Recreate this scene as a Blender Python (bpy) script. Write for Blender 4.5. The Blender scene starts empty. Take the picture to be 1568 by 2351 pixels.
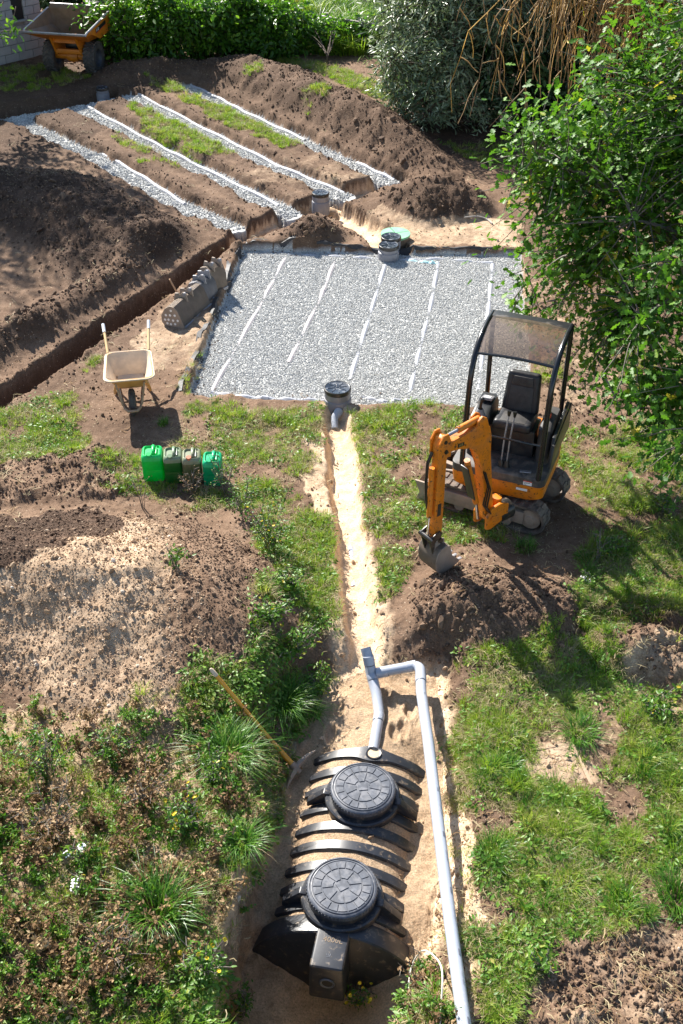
import bpy, bmesh, math, random
import numpy as np
from mathutils import Vector, Matrix, Euler

random.seed(7)
RNG = np.random.default_rng(7)
sc = bpy.context.scene
C = sc.collection
PI = math.pi

# ------------------------------------------------------------------ camera
CAM_H = 8.2          # the photographer stands at an upstairs window
PITCH = math.radians(37.0)
FPX = 2600.0         # focal length in pixels of a 1568 x 2351 view
cam = bpy.data.cameras.new("camera")
cam_o = bpy.data.objects.new("camera", cam)
C.objects.link(cam_o)
cam_o.location = (0, 0, CAM_H)
cam_o.rotation_euler = (PI / 2 - PITCH, 0, 0)
cam.sensor_fit = 'VERTICAL'
cam.sensor_height = 36.0
cam.lens = 36.0 * FPX / 2351.0
cam.clip_start = 0.1
cam.clip_end = 2000
sc.camera = cam_o

# ------------------------------------------------------------------ light
SUN_V = Vector((-0.65, 1.05, 1.0)).normalized()     # towards the sun
world = bpy.data.worlds.new("World")
sc.world = world
world.use_nodes = True
wn = world.node_tree
bg = wn.nodes["Background"]
sky = wn.nodes.new("ShaderNodeTexSky")
sky.sky_type = 'NISHITA'
sky.sun_disc = False
sky.sun_elevation = math.asin(SUN_V.z)
sky.sun_rotation = math.atan2(SUN_V.x, SUN_V.y)
sky.air_density = 1.0
sky.dust_density = 0.6
bg.inputs["Strength"].default_value = 0.082
wn.links.new(sky.outputs[0], bg.inputs[0])
sun = bpy.data.lights.new("sun", 'SUN')
sun.energy = 5.0
sun.angle = math.radians(0.53)
sun.color = (1.0, 0.95, 0.87)
sun_o = bpy.data.objects.new("sun", sun)
C.objects.link(sun_o)
sun_o.location = SUN_V * 60
sun_o.rotation_euler = SUN_V.to_track_quat('Z', 'Y').to_euler()
sc.view_settings.view_transform = 'Standard'
sc.view_settings.look = 'None'
sc.view_settings.exposure = 1.38
sc.view_settings.gamma = 1.0
sc.cycles.max_bounces = 8
sc.cycles.transparent_max_bounces = 12

# ------------------------------------------------------------------ view maths (used only to read positions off the site survey)
_c, _s = math.cos(PITCH), math.sin(PITCH)
def P(px, py, z=0.0):
    u = (px - 784) / FPX; v = (1175.5 - py) / FPX
    dy = _c + v * _s; dz = -_s + v * _c
    t = (z - CAM_H) / dz
    return (u * t, dy * t)
def P3(px, py, z=0.0):
    x, y = P(px, py, z); return Vector((x, y, z))
def proj(x, y, z=0.0):
    dz = z - CAM_H
    dep = y * _c - dz * _s
    v = (y * _s + dz * _c) / dep
    return 784 + FPX * x / dep, 1175.5 - FPX * v

# ------------------------------------------------------------------ noise
def _hash(ix, iy, seed):
    h = (ix.astype(np.int64) * 374761393 + iy.astype(np.int64) * 668265263 + seed * 2147483647 + 12345) & 0xFFFFFFFF
    h = ((h ^ (h >> 13)) * 1274126177) & 0xFFFFFFFF
    return (h ^ (h >> 16)) & 0xFFFF
_ANG = np.arange(65536) / 65536.0 * 2 * np.pi
_GX, _GY = np.cos(_ANG * 7.0), np.sin(_ANG * 7.0)
def noise(x, y, scale=1.0, seed=0):
    x = np.asarray(x, float) / scale; y = np.asarray(y, float) / scale
    ix = np.floor(x); iy = np.floor(y); fx = x - ix; fy = y - iy
    ux = fx * fx * fx * (fx * (fx * 6 - 15) + 10); uy = fy * fy * fy * (fy * (fy * 6 - 15) + 10)
    def g(ax, ay):
        h = _hash(ix + ax, iy + ay, seed)
        return _GX[h] * (fx - ax) + _GY[h] * (fy - ay)
    a = g(0, 0); b = g(1, 0); c = g(0, 1); d = g(1, 1)
    return ((a + (b - a) * ux) * (1 - uy) + (c + (d - c) * ux) * uy) * 1.5
def fbm(x, y, scale=1.0, octv=4, seed=0, gain=0.5):
    s = 0; a = 1.0; t = 0
    for i in range(octv):
        s = s + a * noise(x, y, scale, seed + i * 17); t += a
        a *= gain; scale *= 0.5
    return s / t
def clods(x, y, scale, seed=0):
    """rounded lumps of several sizes, like broken earth: cell noise"""
    xs = np.asarray(x) / scale; ys = np.asarray(y) / scale
    ix = np.floor(xs); iy = np.floor(ys)
    best = np.full(xs.shape, 9.0)
    for ax in (-1, 0, 1):
        for ay in (-1, 0, 1):
            h1 = _hash(ix + ax, iy + ay, seed) / 65536.0
            h2 = _hash(ix + ax, iy + ay, seed + 5) / 65536.0
            h3 = _hash(ix + ax, iy + ay, seed + 9) / 65536.0
            r = 0.35 + 0.6 * h3
            d = ((ix + ax + h1 - xs) ** 2 + (iy + ay + h2 - ys) ** 2) / (r * r)
            best = np.minimum(best, d)
    return np.sqrt(np.clip(1 - best, 0, 1))
def sstep(a, b, x):
    t = np.clip((x - a) / (b - a), 0, 1)
    return t * t * (3 - 2 * t)
def inpoly(px, py, poly):
    """signed-ish: True inside"""
    r = np.zeros(np.shape(px), bool)
    n = len(poly)
    for i in range(n):
        x1, y1 = poly[i]; x2, y2 = poly[(i + 1) % n]
        if y1 == y2: continue
        c = ((y1 > py) != (y2 > py)) & (px < (x2 - x1) * (py - y1) / (y2 - y1) + x1)
        r ^= c
    return r
def polydist(x, y, pts):
    """distance to a world polyline and position along it (0..1)"""
    best = np.full(np.shape(x), 1e9); tt = np.zeros(np.shape(x)); side = np.zeros(np.shape(x))
    L = [math.dist(pts[i], pts[i + 1]) for i in range(len(pts) - 1)]
    tot = sum(L); acc = 0
    for i in range(len(pts) - 1):
        ax, ay = pts[i]; bx, by = pts[i + 1]
        dx, dy = bx - ax, by - ay; l2 = dx * dx + dy * dy
        t = np.clip(((x - ax) * dx + (y - ay) * dy) / l2, 0, 1)
        d = np.hypot(x - ax - t * dx, y - ay - t * dy)
        m = d < best
        best = np.where(m, d, best); tt = np.where(m, (acc + t * L[i]) / tot, tt)
        side = np.where(m, np.sign(dx * (y - ay) - dy * (x - ax)), side)
        acc += L[i]
    return best, tt, side
def wpoly_sd(x, y, poly):
    """signed distance to a closed world polygon, negative inside"""
    d, _, _ = polydist(x, y, list(poly) + [poly[0]])
    return np.where(inpoly(x, y, poly), -d, d)

# ------------------------------------------------------------------ object helpers
def tag(o, label=None, cat=None, group=None, kind=None):
    if label: o["label"] = label
    if cat: o["category"] = cat
    if group: o["group"] = group
    if kind: o["kind"] = kind
    return o
def link(o, parent=None):
    C.objects.link(o)
    if parent is not None: o.parent = parent
    return o
def empty(name, loc=(0, 0, 0), rz=0.0, label=None, cat=None, group=None, rot=None):
    o = bpy.data.objects.new(name, None)
    o.empty_display_size = 0.1
    link(o)
    o.location = loc
    o.rotation_euler = rot if rot else (0, 0, rz)
    return tag(o, label, cat, group)
def mesh_from(name, v, f, mat=None, smooth=True, parent=None):
    me = bpy.data.meshes.new(name)
    v = np.asarray(v, float)
    if isinstance(f, np.ndarray):
        n, k = f.shape
        me.vertices.add(len(v)); me.vertices.foreach_set("co", v.ravel())
        me.loops.add(n * k); me.loops.foreach_set("vertex_index", f.astype(np.int32).ravel())
        me.polygons.add(n)
        me.polygons.foreach_set("loop_start", np.arange(n, dtype=np.int32) * k)
        me.polygons.foreach_set("loop_total", np.full(n, k, np.int32))
        if smooth: me.polygons.foreach_set("use_smooth", np.ones(n, bool))
        me.update(calc_edges=True)
    else:
        me.from_pydata([tuple(p) for p in v], [], f)
        if smooth: me.polygons.foreach_set("use_smooth", np.ones(len(me.polygons), bool))
        me.update()
    if mat: me.materials.append(mat)
    return me
def obj(name, me, parent=None, loc=None, rot=None):
    o = bpy.data.objects.new(name, me)
    link(o, parent)
    if loc is not None: o.location = loc
    if rot is not None: o.rotation_euler = rot
    return o

class MB:
    """collects shapes, then links them as one mesh object"""
    def __init__(s): s.bm = bmesh.new()
    def _new(s, fn):
        before = set(s.bm.verts)
        fn()
        return [v for v in s.bm.verts if v not in before]
    def box(s, c, size, rot=None, bevel=0.0, taper=None, seg=2):
        r = bmesh.ops.create_cube(s.bm, size=1.0)
        vs = r["verts"]
        for v in vs:
            v.co = Vector((v.co.x * size[0], v.co.y * size[1], v.co.z * size[2]))
            if taper and v.co.z > 0:
                v.co.x *= taper[0]; v.co.y *= taper[1]
        if bevel:
            es = list({e for v in vs for e in v.link_edges})
            rr = bmesh.ops.bevel(s.bm, geom=es, offset=bevel, segments=seg, affect='EDGES', profile=0.6)
            vs = list({v for f in rr["faces"] for v in f.verts} | {v for v in vs if v.is_valid})
        M = Matrix.Translation(c)
        if rot is not None:
            M = M @ (rot if isinstance(rot, Matrix) else Euler(rot).to_matrix().to_4x4())
        bmesh.ops.transform(s.bm, matrix=M, verts=vs)
        return s
    def tube(s, pts, r, n=10, cap=True, closed=False):
        pts = [Vector(p) for p in pts]
        rs = r if isinstance(r, (list, tuple)) else [r] * len(pts)
        rings = []
        up = None
        for i, p in enumerate(pts):
            if closed: t = pts[(i + 1) % len(pts)] - pts[i - 1]
            elif i == 0: t = pts[1] - p
            elif i == len(pts) - 1: t = p - pts[i - 1]
            else: t = (pts[i + 1] - p).normalized() + (p - pts[i - 1]).normalized()
            t.normalize()
            if up is None:
                up = Vector((0, 0, 1)) if abs(t.z) < 0.95 else Vector((1, 0, 0))
            a = t.cross(up).normalized(); b = a.cross(t).normalized(); up = b
            k = 1.0
            if 0 < i < len(pts) - 1:
                cs = (pts[i + 1] - p).normalized().dot((p - pts[i - 1]).normalized())
                k = 1.0 / max(0.7, math.sqrt(max(0.01, (1 + cs) / 2)))
            ring = [s.bm.verts.new(p + (a * math.cos(2 * PI * j / n) + b * math.sin(2 * PI * j / n)) * rs[i] * k) for j in range(n)]
            rings.append(ring)
        m = len(rings)
        for i in range(m if closed else m - 1):
            A, B = rings[i], rings[(i + 1) % m]
            for j in range(n):
                s.bm.faces.new((A[j], A[(j + 1) % n], B[(j + 1) % n], B[j]))
        if cap and not closed:
            s.bm.faces.new(rings[0][::-1]); s.bm.faces.new(rings[-1])
        return s
    def lathe(s, prof, n=32, axis=Matrix(), a0=0.0, a1=2 * PI, cap=False):
        full = abs(a1 - a0 - 2 * PI) < 1e-6
        cols = n if full else n + 1
        rows = []
        for (r, z) in prof:
            rows.append([s.bm.verts.new(axis @ Vector((r * math.cos(a0 + (a1 - a0) * j / n), r * math.sin(a0 + (a1 - a0) * j / n), z))) for j in range(cols)])
        for i in range(len(rows) - 1):
            for j in range(n):
                q = (j + 1) % cols
                s.bm.faces.new((rows[i][j], rows[i][q], rows[i + 1][q], rows[i + 1][j]))
        if cap:
            s.bm.faces.new(rows[0][::-1]); s.bm.faces.new(rows[-1])
        return s
    def prism(s, outline, y0, y1, M=None, bevel=0.0):
        """outline in (x, z), extruded along y"""
        a = [s.bm.verts.new((p[0], y0, p[1])) for p in outline]
        b = [s.bm.verts.new((p[0], y1, p[1])) for p in outline]
        n = len(outline)
        fs = [s.bm.faces.new(a), s.bm.faces.new(b[::-1])]
        for i in range(n):
            fs.append(s.bm.faces.new((a[i], b[i], b[(i + 1) % n], a[(i + 1) % n])))
        vs = a + b
        if bevel:
            es = list({e for v in vs for e in v.link_edges})
            rr = bmesh.ops.bevel(s.bm, geom=es, offset=bevel, segments=2, affect='EDGES', profile=0.6)
            vs = list({v for f in rr["faces"] for v in f.verts} | {v for v in vs if v.is_valid})
        if M is not None: bmesh.ops.transform(s.bm, matrix=M, verts=vs)
        return s
    def sheet(s, rows):
        g = [[s.bm.verts.new(p) for p in r] for r in rows]
        for i in range(len(g) - 1):
            for j in range(len(g[0]) - 1):
                s.bm.faces.new((g[i][j], g[i][j + 1], g[i + 1][j + 1], g[i + 1][j]))
        return s
    def ball(s, c, r, sub=2, squash=(1, 1, 1)):
        rr = bmesh.ops.create_icosphere(s.bm, subdivisions=sub, radius=r)
        for v in rr["verts"]:
            v.co = Vector((v.co.x * squash[0], v.co.y * squash[1], v.co.z * squash[2])) + Vector(c)
        return s
    def build(s, name, mat, parent=None, smooth=True, loc=None, rot=None, angle=35, label=None):
        bmesh.ops.recalc_face_normals(s.bm, faces=s.bm.faces[:])
        if smooth:
            ca = math.radians(angle)
            for f in s.bm.faces: f.smooth = True
            for e in s.bm.edges:
                if len(e.link_faces) == 2:
                    e.smooth = e.calc_face_angle(0) < ca
        me = bpy.data.meshes.new(name)
        s.bm.to_mesh(me); s.bm.free()
        if mat: me.materials.append(mat)
        o = obj(name, me, parent, loc, rot)
        if label: o["label"] = label
        return o

def copy_tree(o, parent=None):
    c = o.copy(); C.objects.link(c)
    if parent is not None: c.parent = parent
    for ch in list(o.children): copy_tree(ch, c)
    return c

# ------------------------------------------------------------------ materials
class NT:
    def __init__(s, name):
        s.m = bpy.data.materials.new(name); s.m.use_nodes = True
        s.t = s.m.node_tree; s.n = s.t.nodes; s.b = s.n["Principled BSDF"]
        s.out = s.n["Material Output"]
    def add(s, typ, **kw):
        n = s.n.new("ShaderNode" + typ)
        for k, v in kw.items():
            if k.startswith("i_"): n.inputs[k[2:].replace("_", " ")].default_value = v
            else: setattr(n, k, v)
        return n
    def l(s, a, b): s.t.links.new(a, b)
    def noise(s, scale, detail=4, rough=0.55, vec=None, dist=0.0):
        n = s.add("TexNoise"); n.inputs["Scale"].default_value = scale
        n.inputs["Detail"].default_value = detail; n.inputs["Roughness"].default_value = rough
        n.inputs["Distortion"].default_value = dist
        if vec is not None: s.l(vec, n.inputs["Vector"])
        return n
    def ramp(s, fac, stops):
        r = s.add("ValToRGB"); e = r.color_ramp.elements
        while len(e) < len(stops): e.new(0.5)
        for i, (p, c) in enumerate(stops):
            e[i].position = p; e[i].color = (*c, 1) if len(c) == 3 else c
        s.l(fac, r.inputs[0]); return r
    def mix(s, fac, a, b, mode='MIX'):
        m = s.add("Mix", data_type='RGBA', blend_type=mode)
        for k, v in ((0, fac), (6, a), (7, b)):
            if hasattr(v, "is_output"): s.l(v, m.inputs[k])
            elif k == 0: m.inputs[0].default_value = v
            else: m.inputs[k].default_value = (*v, 1)
        return m.outputs[2]
    def math(s, op, a, b=0.0, clamp=False):
        m = s.add("Math", operation=op); m.use_clamp = clamp
        for i, v in enumerate((a, b)):
            if hasattr(v, "is_output"): s.l(v, m.inputs[i])
            else: m.inputs[i].default_value = v
        return m.outputs[0]
    def bump(s, h, strength=0.3, dist=0.01, prev=None):
        b = s.add("Bump"); b.inputs["Strength"].default_value = strength; b.inputs["Distance"].default_value = dist
        s.l(h, b.inputs["Height"])
        if prev is not None: s.l(prev, b.inputs["Normal"])
        return b.outputs[0]
    def geo(s):
        return s.add("TexCoord").outputs["Object"]

def solid(name, col, rough=0.5, metal=0.0, var=0.15, scale=8.0, dirt=None, dirt_amt=0.4, dirt_scale=5.0, bump=0.0, bscale=60.0, spec=0.5, coat=0.0, rust=None):
    t = NT(name); v = t.geo()
    n = t.noise(scale, 5, 0.6, v)
    a = tuple(max(0, c * (1 - var)) for c in col); b = tuple(min(1, c * (1 + var)) for c in col)
    c = t.ramp(n.outputs[0], [(0.3, a), (0.7, b)]).outputs[0]
    rr = None
    if dirt:
        n2 = t.noise(dirt_scale, 8, 0.68, v, 0.3)
        k = t.ramp(n2.outputs[0], [(0.62 - dirt_amt * 0.3, (0, 0, 0)), (0.72, (1, 1, 1))]).outputs[0]
        geo_n = t.add("NewGeometry")
        sep = t.add("SeparateXYZ"); t.l(geo_n.outputs["Normal"], sep.inputs[0])
        up = t.math('MULTIPLY_ADD', sep.outputs[2], 0.35); 
        up.node.inputs[2].default_value = 0.55
        kk = t.math('MULTIPLY', k, up)
        kk = t.math('MULTIPLY', kk, min(1.0, dirt_amt * 2), True)
        c = t.mix(kk, c, dirt)
        rr = t.math('MULTIPLY_ADD', kk, 0.9 - rough); rr.node.inputs[2].default_value = rough
    if rust:
        n3 = t.noise(rust[1], 10, 0.72, v, 0.2)
        k3 = t.ramp(n3.outputs[0], [(rust[2], (0, 0, 0)), (rust[2] + 0.03, (1, 1, 1))]).outputs[0]
        c = t.mix(k3, c, rust[0])
    t.l(c, t.b.inputs["Base Color"])
    if rr is not None: t.l(rr, t.b.inputs["Roughness"])
    else: t.b.inputs["Roughness"].default_value = rough
    t.b.inputs["Metallic"].default_value = metal
    t.b.inputs["Specular IOR Level"].default_value = spec
    t.b.inputs["Coat Weight"].default_value = coat
    if bump:
        nb = t.noise(bscale, 5, 0.6, v)
        t.l(t.bump(nb.outputs[0], bump, 0.01), t.b.inputs["Normal"])
    return t.m
# ================================================================== TERRAIN
def W(pts, z=0.0): return [P(a, b, z) for a, b in pts]

# tank axis (septic tank in its pit)
LID1 = Vector((*P(833, 1806, -0.10), 0)); LID2 = Vector((*P(785, 2036, -0.10), 0))
TU = (LID2 - LID1).normalized(); TV = Vector((-TU.y, TU.x, 0))      # TU towards the house, TV to the right of it
if TV.x < 0: TV = -TV
T_R = 0.80; T_TOP = -0.24; T_T0, T_T1 = -0.66, 1.44

BED = [P(428, 903), P(556, 566), P(1197, 578), (2.62, 13.22)]
BED_Z = -0.09
TRENCH = [W([(25, 262), (200, 342), (420, 462), (535, 514)]),
          W([(185, 238), (350, 325), (560, 428), (672, 482)]),
          W([(300, 212), (480, 300), (640, 380), (790, 442)]),
          W([(425, 190), (570, 258), (720, 328), (905, 410)])]
HEADT = W([(25, 262), (100, 246), (188, 236), (240, 214)])
DARKT = W([(-150, 262), (0, 250), (130, 230), (245, 208)])
LONGT = W([(-250, 1075), (0, 915), (150, 815), (300, 712), (420, 630), (510, 568), (560, 545), (640, 505)])
CROSST = W([(560, 540), (655, 492), (735, 462), (800, 440), (905, 408)])
SANDT = W([(742, 468), (800, 492), (862, 528), (905, 575)])
MIDT = W([(768, 950), (788, 1080), (806, 1250), (826, 1400), (850, 1520), (850, 1600)])
# pit floor outline
PIT = [P(a, b, -0.45) for a, b in [(735, 1610), (850, 1580), (985, 1590), (1000, 1720), (1000, 1950), (965, 2150),
       (900, 2280), (850, 2420), (540, 2420), (545, 2250), (585, 2110), (632, 1950), (676, 1800), (702, 1700)]]
# heaps: name, ridge (px, py, z), half width, height, power, region
HEAPS = [
    ("A", [(-420, 1290), (-100, 1275), (180, 1290), (400, 1345)], 0.6, 1.85, 0.76, 1),
    ("B", [(985, 1400), (1080, 1370), (1190, 1385)], 0.3, 0.95, 0.46, 2),
    ("C", [(965, 430), (1030, 425)], 0.4, 0.98, 0.62, 3),
    ("D", [(680, 512), (740, 508)], 0.25, 0.60, 0.42, 4),
    ("E", [(560, 130), (660, 165), (770, 215), (865, 262), (915, 325)], 0.55, 1.3, 0.74, 5),
    ("F", [(290, 150), (420, 145), (540, 150)], 0.25, 0.9, 0.42, 6),
    ("G", [(-200, 430), (60, 420), (220, 490), (320, 540)], 0.35, 1.75, 0.62, 7),
    ("H", [(325, 600), (240, 650), (110, 720), (-80, 800), (-300, 880)], 0.25, 0.72, 0.42, 8),
]
HEAPW = [(n, [P(a, b, z) for a, b in r], w, hh, reg) for (n, r, z, w, hh, reg) in HEAPS]

def terrain(x, y):
    x = np.asarray(x, float); y = np.asarray(y, float)
    px, py = proj(x, y, 0.0)
    n1 = fbm(x, y, 2.6, 3, 1); n2 = fbm(x, y, 0.55, 4, 2); n3 = fbm(x, y, 0.13, 3, 3)
    jx = px + 260 / np.maximum(y, 3) * 2.2 * fbm(x, y, 0.6, 3, 21)
    jy = py + 260 / np.maximum(y, 3) * 1.4 * fbm(x, y, 0.6, 3, 22)
    h = 0.05 * n1 + 0.025 * n2
    sand = np.zeros_like(x); dark = np.clip(0.25 + 0.5 * n1, 0, 0.6); grav = np.zeros_like(x)
    lump = 0.35 + 0.2 * n2
    reg = np.zeros(x.shape, int)
    # gentle plateau on the left, beside the pit
    d, _, _ = polydist(x, y, W([(-400, 1850), (-100, 2000), (250, 2080), (330, 2300)], 0.4))
    h = h + 0.20 * sstep(0, 1, np.clip(1 - d / 2.3, 0, 1))
    keep = np.ones_like(x)
    for tr in TRENCH + [HEADT, LONGT, CROSST, SANDT, MIDT]:
        d, _, _ = polydist(x, y, tr); keep = np.minimum(keep, sstep(0.22, 1.05, d + 0.1 * n2))
    for (nm, rid, w, hh, rg) in HEAPW:
        d, t, sd = polydist(x, y, rid)
        d = d * (1 + 0.22 * fbm(x, y, 0.9, 3, 30 + rg)) + 0.05 * n2 + 0.03 * n3
        s = np.clip(1 - d / w, 0, 1)
        prof = np.where(s > 0, s ** 1.12 * (1.25 - 0.25 * s), 0)
        if nm in "AG": prof = sstep(0, 1, s) * 0.6 + 0.4 * s
        hz = keep * hh * (0.9 + 0.35 * fbm(x, y, 1.1, 3, 50 + rg)) * prof
        m = hz > 0.06
        reg = np.where((hz > 0.10) & (hz > h * 0.8), rg, reg)
        h = np.where(hz > 0, np.maximum(h, 0) * (1 - prof) + hz + np.minimum(h, 0), h)
        k = sstep(0.02, 0.2, hz)
        lump = lump * (1 - k) + k * (1.0 if nm != "A" else 0.50)
        dk = {"A": 0.05, "B": 0.42, "C": 0.62, "D": 0.75, "E": 0.62, "F": 0.85, "G": 0.9, "H": 0.55}[nm]
        dark = dark * (1 - k) + k * np.clip(dk + 0.25 * n1 + 0.2 * n2, 0, 1)
        if nm == "A":
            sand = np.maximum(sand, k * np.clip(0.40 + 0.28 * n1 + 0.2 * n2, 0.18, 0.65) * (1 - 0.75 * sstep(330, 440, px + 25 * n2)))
    # ruts on the left by the heap
    for rp in ([(-60, 1085), (90, 1078), (215, 1060)], [(-60, 1150), (60, 1130), (250, 1120)]):
        d, _, _ = polydist(x, y, W(rp)); k = sstep(0.45, 0.1, d)
        h = h + 0.12 * k * (0.6 + n2); lump = np.maximum(lump, k)
    # --- patches of pale subsoil
    def soft(poly, e=1.0):
        return inpoly(jx, jy, poly).astype(float)
    pale = [([(800, 500), (930, 470), (1110, 490), (1200, 520), (1195, 575), (960, 565), (860, 560)], 0.38),
            ([(380, 700), (560, 640), (540, 760), (470, 860), (340, 850), (300, 800)], 0.30),
            ([(560, 400), (760, 330), (900, 400), (770, 450), (660, 470)], 0.12),
            ([(690, 1010), (745, 1030), (765, 1150), (775, 1230), (720, 1200)], 0.55),
            ([(1000, 1700), (1055, 1690), (1120, 2200), (1100, 2400), (1000, 2350), (1010, 2000)], 0.62),
            ([(1210, 1690), (1330, 1680), (1370, 1800), (1230, 1830)], 0.35),
            ([(0, 1640), (420, 1620), (560, 1760), (420, 2050), (0, 2100)], 0.35),
            ([(330, 2080), (520, 2100), (420, 2400), (100, 2400)], 0.30),
            ([(1060, 2230), (1500, 2130), (1700, 2200), (1700, 2450), (1050, 2450)], 0.22),
            ([(1350, 1560), (1600, 1450), (1600, 1680), (1380, 1720)], 0.30),
            ([(1180, 590), (1400, 700), (1420, 960), (1290, 960), (1200, 760)], 0.18)]
    for poly, v in pale:
        sand = np.where((soft(poly) > 0) & (reg < 2), np.maximum(sand, np.clip(v + 0.35 * n1 + 0.3 * n2, 0, 1)), sand)
    # dark purple-grey topsoil lying on the sandy heap
    dd = soft([(-300, 1230), (60, 1190), (150, 1165), (260, 1200), (285, 1250), (230, 1310), (120, 1380), (0, 1440), (-300, 1500)])
    dark = np.where((dd > 0) & (reg == 1), 0.92, dark); sand = np.where((dd > 0) & (reg == 1), 0.0, sand)
    # broad dark zone top left
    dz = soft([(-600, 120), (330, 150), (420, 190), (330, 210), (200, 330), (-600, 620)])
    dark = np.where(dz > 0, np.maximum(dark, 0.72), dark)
    # litter under the bushes, their shade painted into its dark tone
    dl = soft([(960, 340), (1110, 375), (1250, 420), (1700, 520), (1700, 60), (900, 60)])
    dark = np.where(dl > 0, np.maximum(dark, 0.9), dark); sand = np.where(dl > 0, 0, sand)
    # bottom right diggings
    d, _, _ = polydist(x, y, W([(1330, 2260), (1450, 2200), (1600, 2260), (1500, 2400)]))
    k = sstep(0.7, 0.1, d); lump = np.maximum(lump, 0.6 * k); h = h + 0.10 * k * (0.5 + 1.2 * n2)
    # bank of soil on the right
    d, _, _ = polydist(x, y, W([(1440, 1480), (1520, 1510), (1660, 1540)]))
    k = sstep(0.55, 0.05, d); lump = np.maximum(lump, 0.9 * k); h = h + 0.20 * k * (0.7 + n2) - 0.15 * sstep(0.3, 0.0, np.abs(d - 0.45)) * (y < 9.3)
    # soil under the machine tracks
    d, _, _ = polydist(x, y, W([(1300, 600), (1330, 800), (1400, 960)])); k = sstep(1.2, 0.3, d)
    lump = np.maximum(lump, 0.7 * k)
    # --- gravel trenches
    wob = 0.22 * n2
    for i, tr in enumerate(TRENCH + [HEADT]):
        d, t, _ = polydist(x, y, tr)
        hw = 0.20 if i < 4 else 0.26
        d = d + wob * 0.55
        k = sstep(hw + 0.15, hw, d)
        h = np.where(d < hw + 0.15, h * (1 - k) + k * (-0.135 + 0.018 * n2), h)
        edge = sstep(hw + 0.5, hw + 0.12, d) * (1 - k)
        h = h + edge * 0.03 * (0.3 + n2)
        g = d < hw + 0.015
        grav = np.where(g, 1.0, grav); reg = np.where(g, 10 + min(i, 4), reg)
        lump = np.where(g, 0, np.maximum(lump, edge * 0.75)); dark = np.where(edge > 0.2, np.maximum(dark, 0.5), dark)
    # --- narrow open trenches
    for tr, hw, dep, sd, rg in ((DARKT, 0.22, 0.34, 0, 0), (LONGT, 0.15, 0.46, 0, 0), (CROSST, 0.26, 0.26, 0.55, 17), (SANDT, 0.25, 0.28, 0.85, 17), (MIDT, 0.135, 0.20, 0.97, 15)):
        d, t, _ = polydist(x, y, tr)
        d = d + wob * 0.38
        k = sstep(hw + 0.09, hw - 0.03, d)
        if rg in (17, 15): k = k * (grav < 0.5)
        base = np.where(rg == 17, np.minimum(h, 0.05), np.minimum(h, 0.12))
        h = np.where(k > 0, (1 - k) * h + k * (np.minimum(base, 0.1) - dep + 0.03 * n2 + 0.01 * n3), h)
        lip = sstep(0.40, 0.05, d - hw) * (1 - k)
        if rg != 15: lump = np.maximum(lump, lip * 0.8)
        lump = np.where(k > 0.3, 0.12 if sd else 0.4, lump)
        if sd:
            kk = k > 0.55
            sand = np.where(kk, np.maximum(sand, sd + 0.1 * n2), sand); dark = np.where(kk, 0.1, dark)
            reg = np.where(kk & (grav < 0.5), rg, reg)
            if rg == 15:
                sp = sstep(0.26, 0.04, d - hw + 0.25 * n1) * 0.75
                sand = np.maximum(sand, sp)
        else: dark = np.where(k > 0.2, 0.6, dark)
    # --- the filter bed
    sdv = wpoly_sd(x, y, BED) + wob * 0.30
    k = sstep(0.05, -0.03, sdv)
    h = np.where(sdv < 0.1, (1 - k) * h + k * (BED_Z + 0.012 * n2 + 0.02 * n1), h)
    g = sdv < 0.0
    grav = np.where(g, 1.0, grav); reg = np.where(g, 9, reg); lump = np.where(g, 0, lump)
    bank = sstep(0.55, 0.05, sdv) * (1 - k)
    left = sstep(-0.6, -1.4, x) 
    h = h + bank * (0.02 + 0.05 * left) * (0.8 + 0.8 * n2)
    # --- tank pit
    sdv = wpoly_sd(x, y, PIT)
    rel_x = x - LID1.x; rel_y = y - LID1.y
    tt = rel_x * TU.x + rel_y * TU.y; rr = rel_x * TV.x + rel_y * TV.y
    floor = -0.44 - 0.24 * sstep(0.9, 1.8, tt) - 0.10 * sstep(-0.2, -0.7, rr) + 0.16 * sstep(-0.5, -1.0, tt)
    floor = floor - 0.40 * np.exp(-(rr / 0.42) ** 2) * sstep(1.25, 1.52, tt) * (1 - sstep(1.9, 2.5, tt))
    wallw = np.where(rr < 0, 0.16 + 0.40 * sstep(0.9, -0.3, tt), 0.42) + 0.12 * n2
    wallw = np.where(tt < -0.75, 0.62 + 0.2 * n2, wallw)
    wallw = np.maximum(wallw, 0.07)
    k = sstep(1.0, 0.0, (sdv + 0.20 * n2 + 0.12 * n1 * (rr < 0) + 0.03 * n3) / wallw)
    h = (1 - k) * h + k * (floor + 0.035 * n2 + 0.012 * n3)
    # sand heaped over the tank between its ribs
    arch = T_TOP - 0.030 - 0.03 * sstep(0.35, 0.6, np.abs(rr)) - (T_R - np.sqrt(np.clip(T_R ** 2 - np.clip(np.abs(rr), 0, 0.7) ** 2, 0, None)))
    on = (np.abs(rr) < 0.7) & (tt > T_T0 - 0.35) & (tt < T_T1 - 0.07)
    h = np.where(on & (h < arch + 0.2), np.maximum(h, arch + 0.012 * n2), h)
    inside = (np.abs(rr) < 0.76) & (tt > T_T1 - 0.08) & (tt < T_T1 + 0.2)
    ps = sstep(0.30, 0.02, sdv + 0.15 * n2)
    sand = np.where(sdv < 0.4, np.maximum(sand, ps * (0.92 + 0.2 * n1)), sand)
    bank_shade = sstep(0.3, 1.3, tt) * sstep(-0.3, -0.6, rr) * (sdv < 0.1)  # sand weight lowered to paint in the left bank's shade
    sand = np.where(sdv < 0.1, sand - 0.25 * bank_shade, sand)
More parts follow.
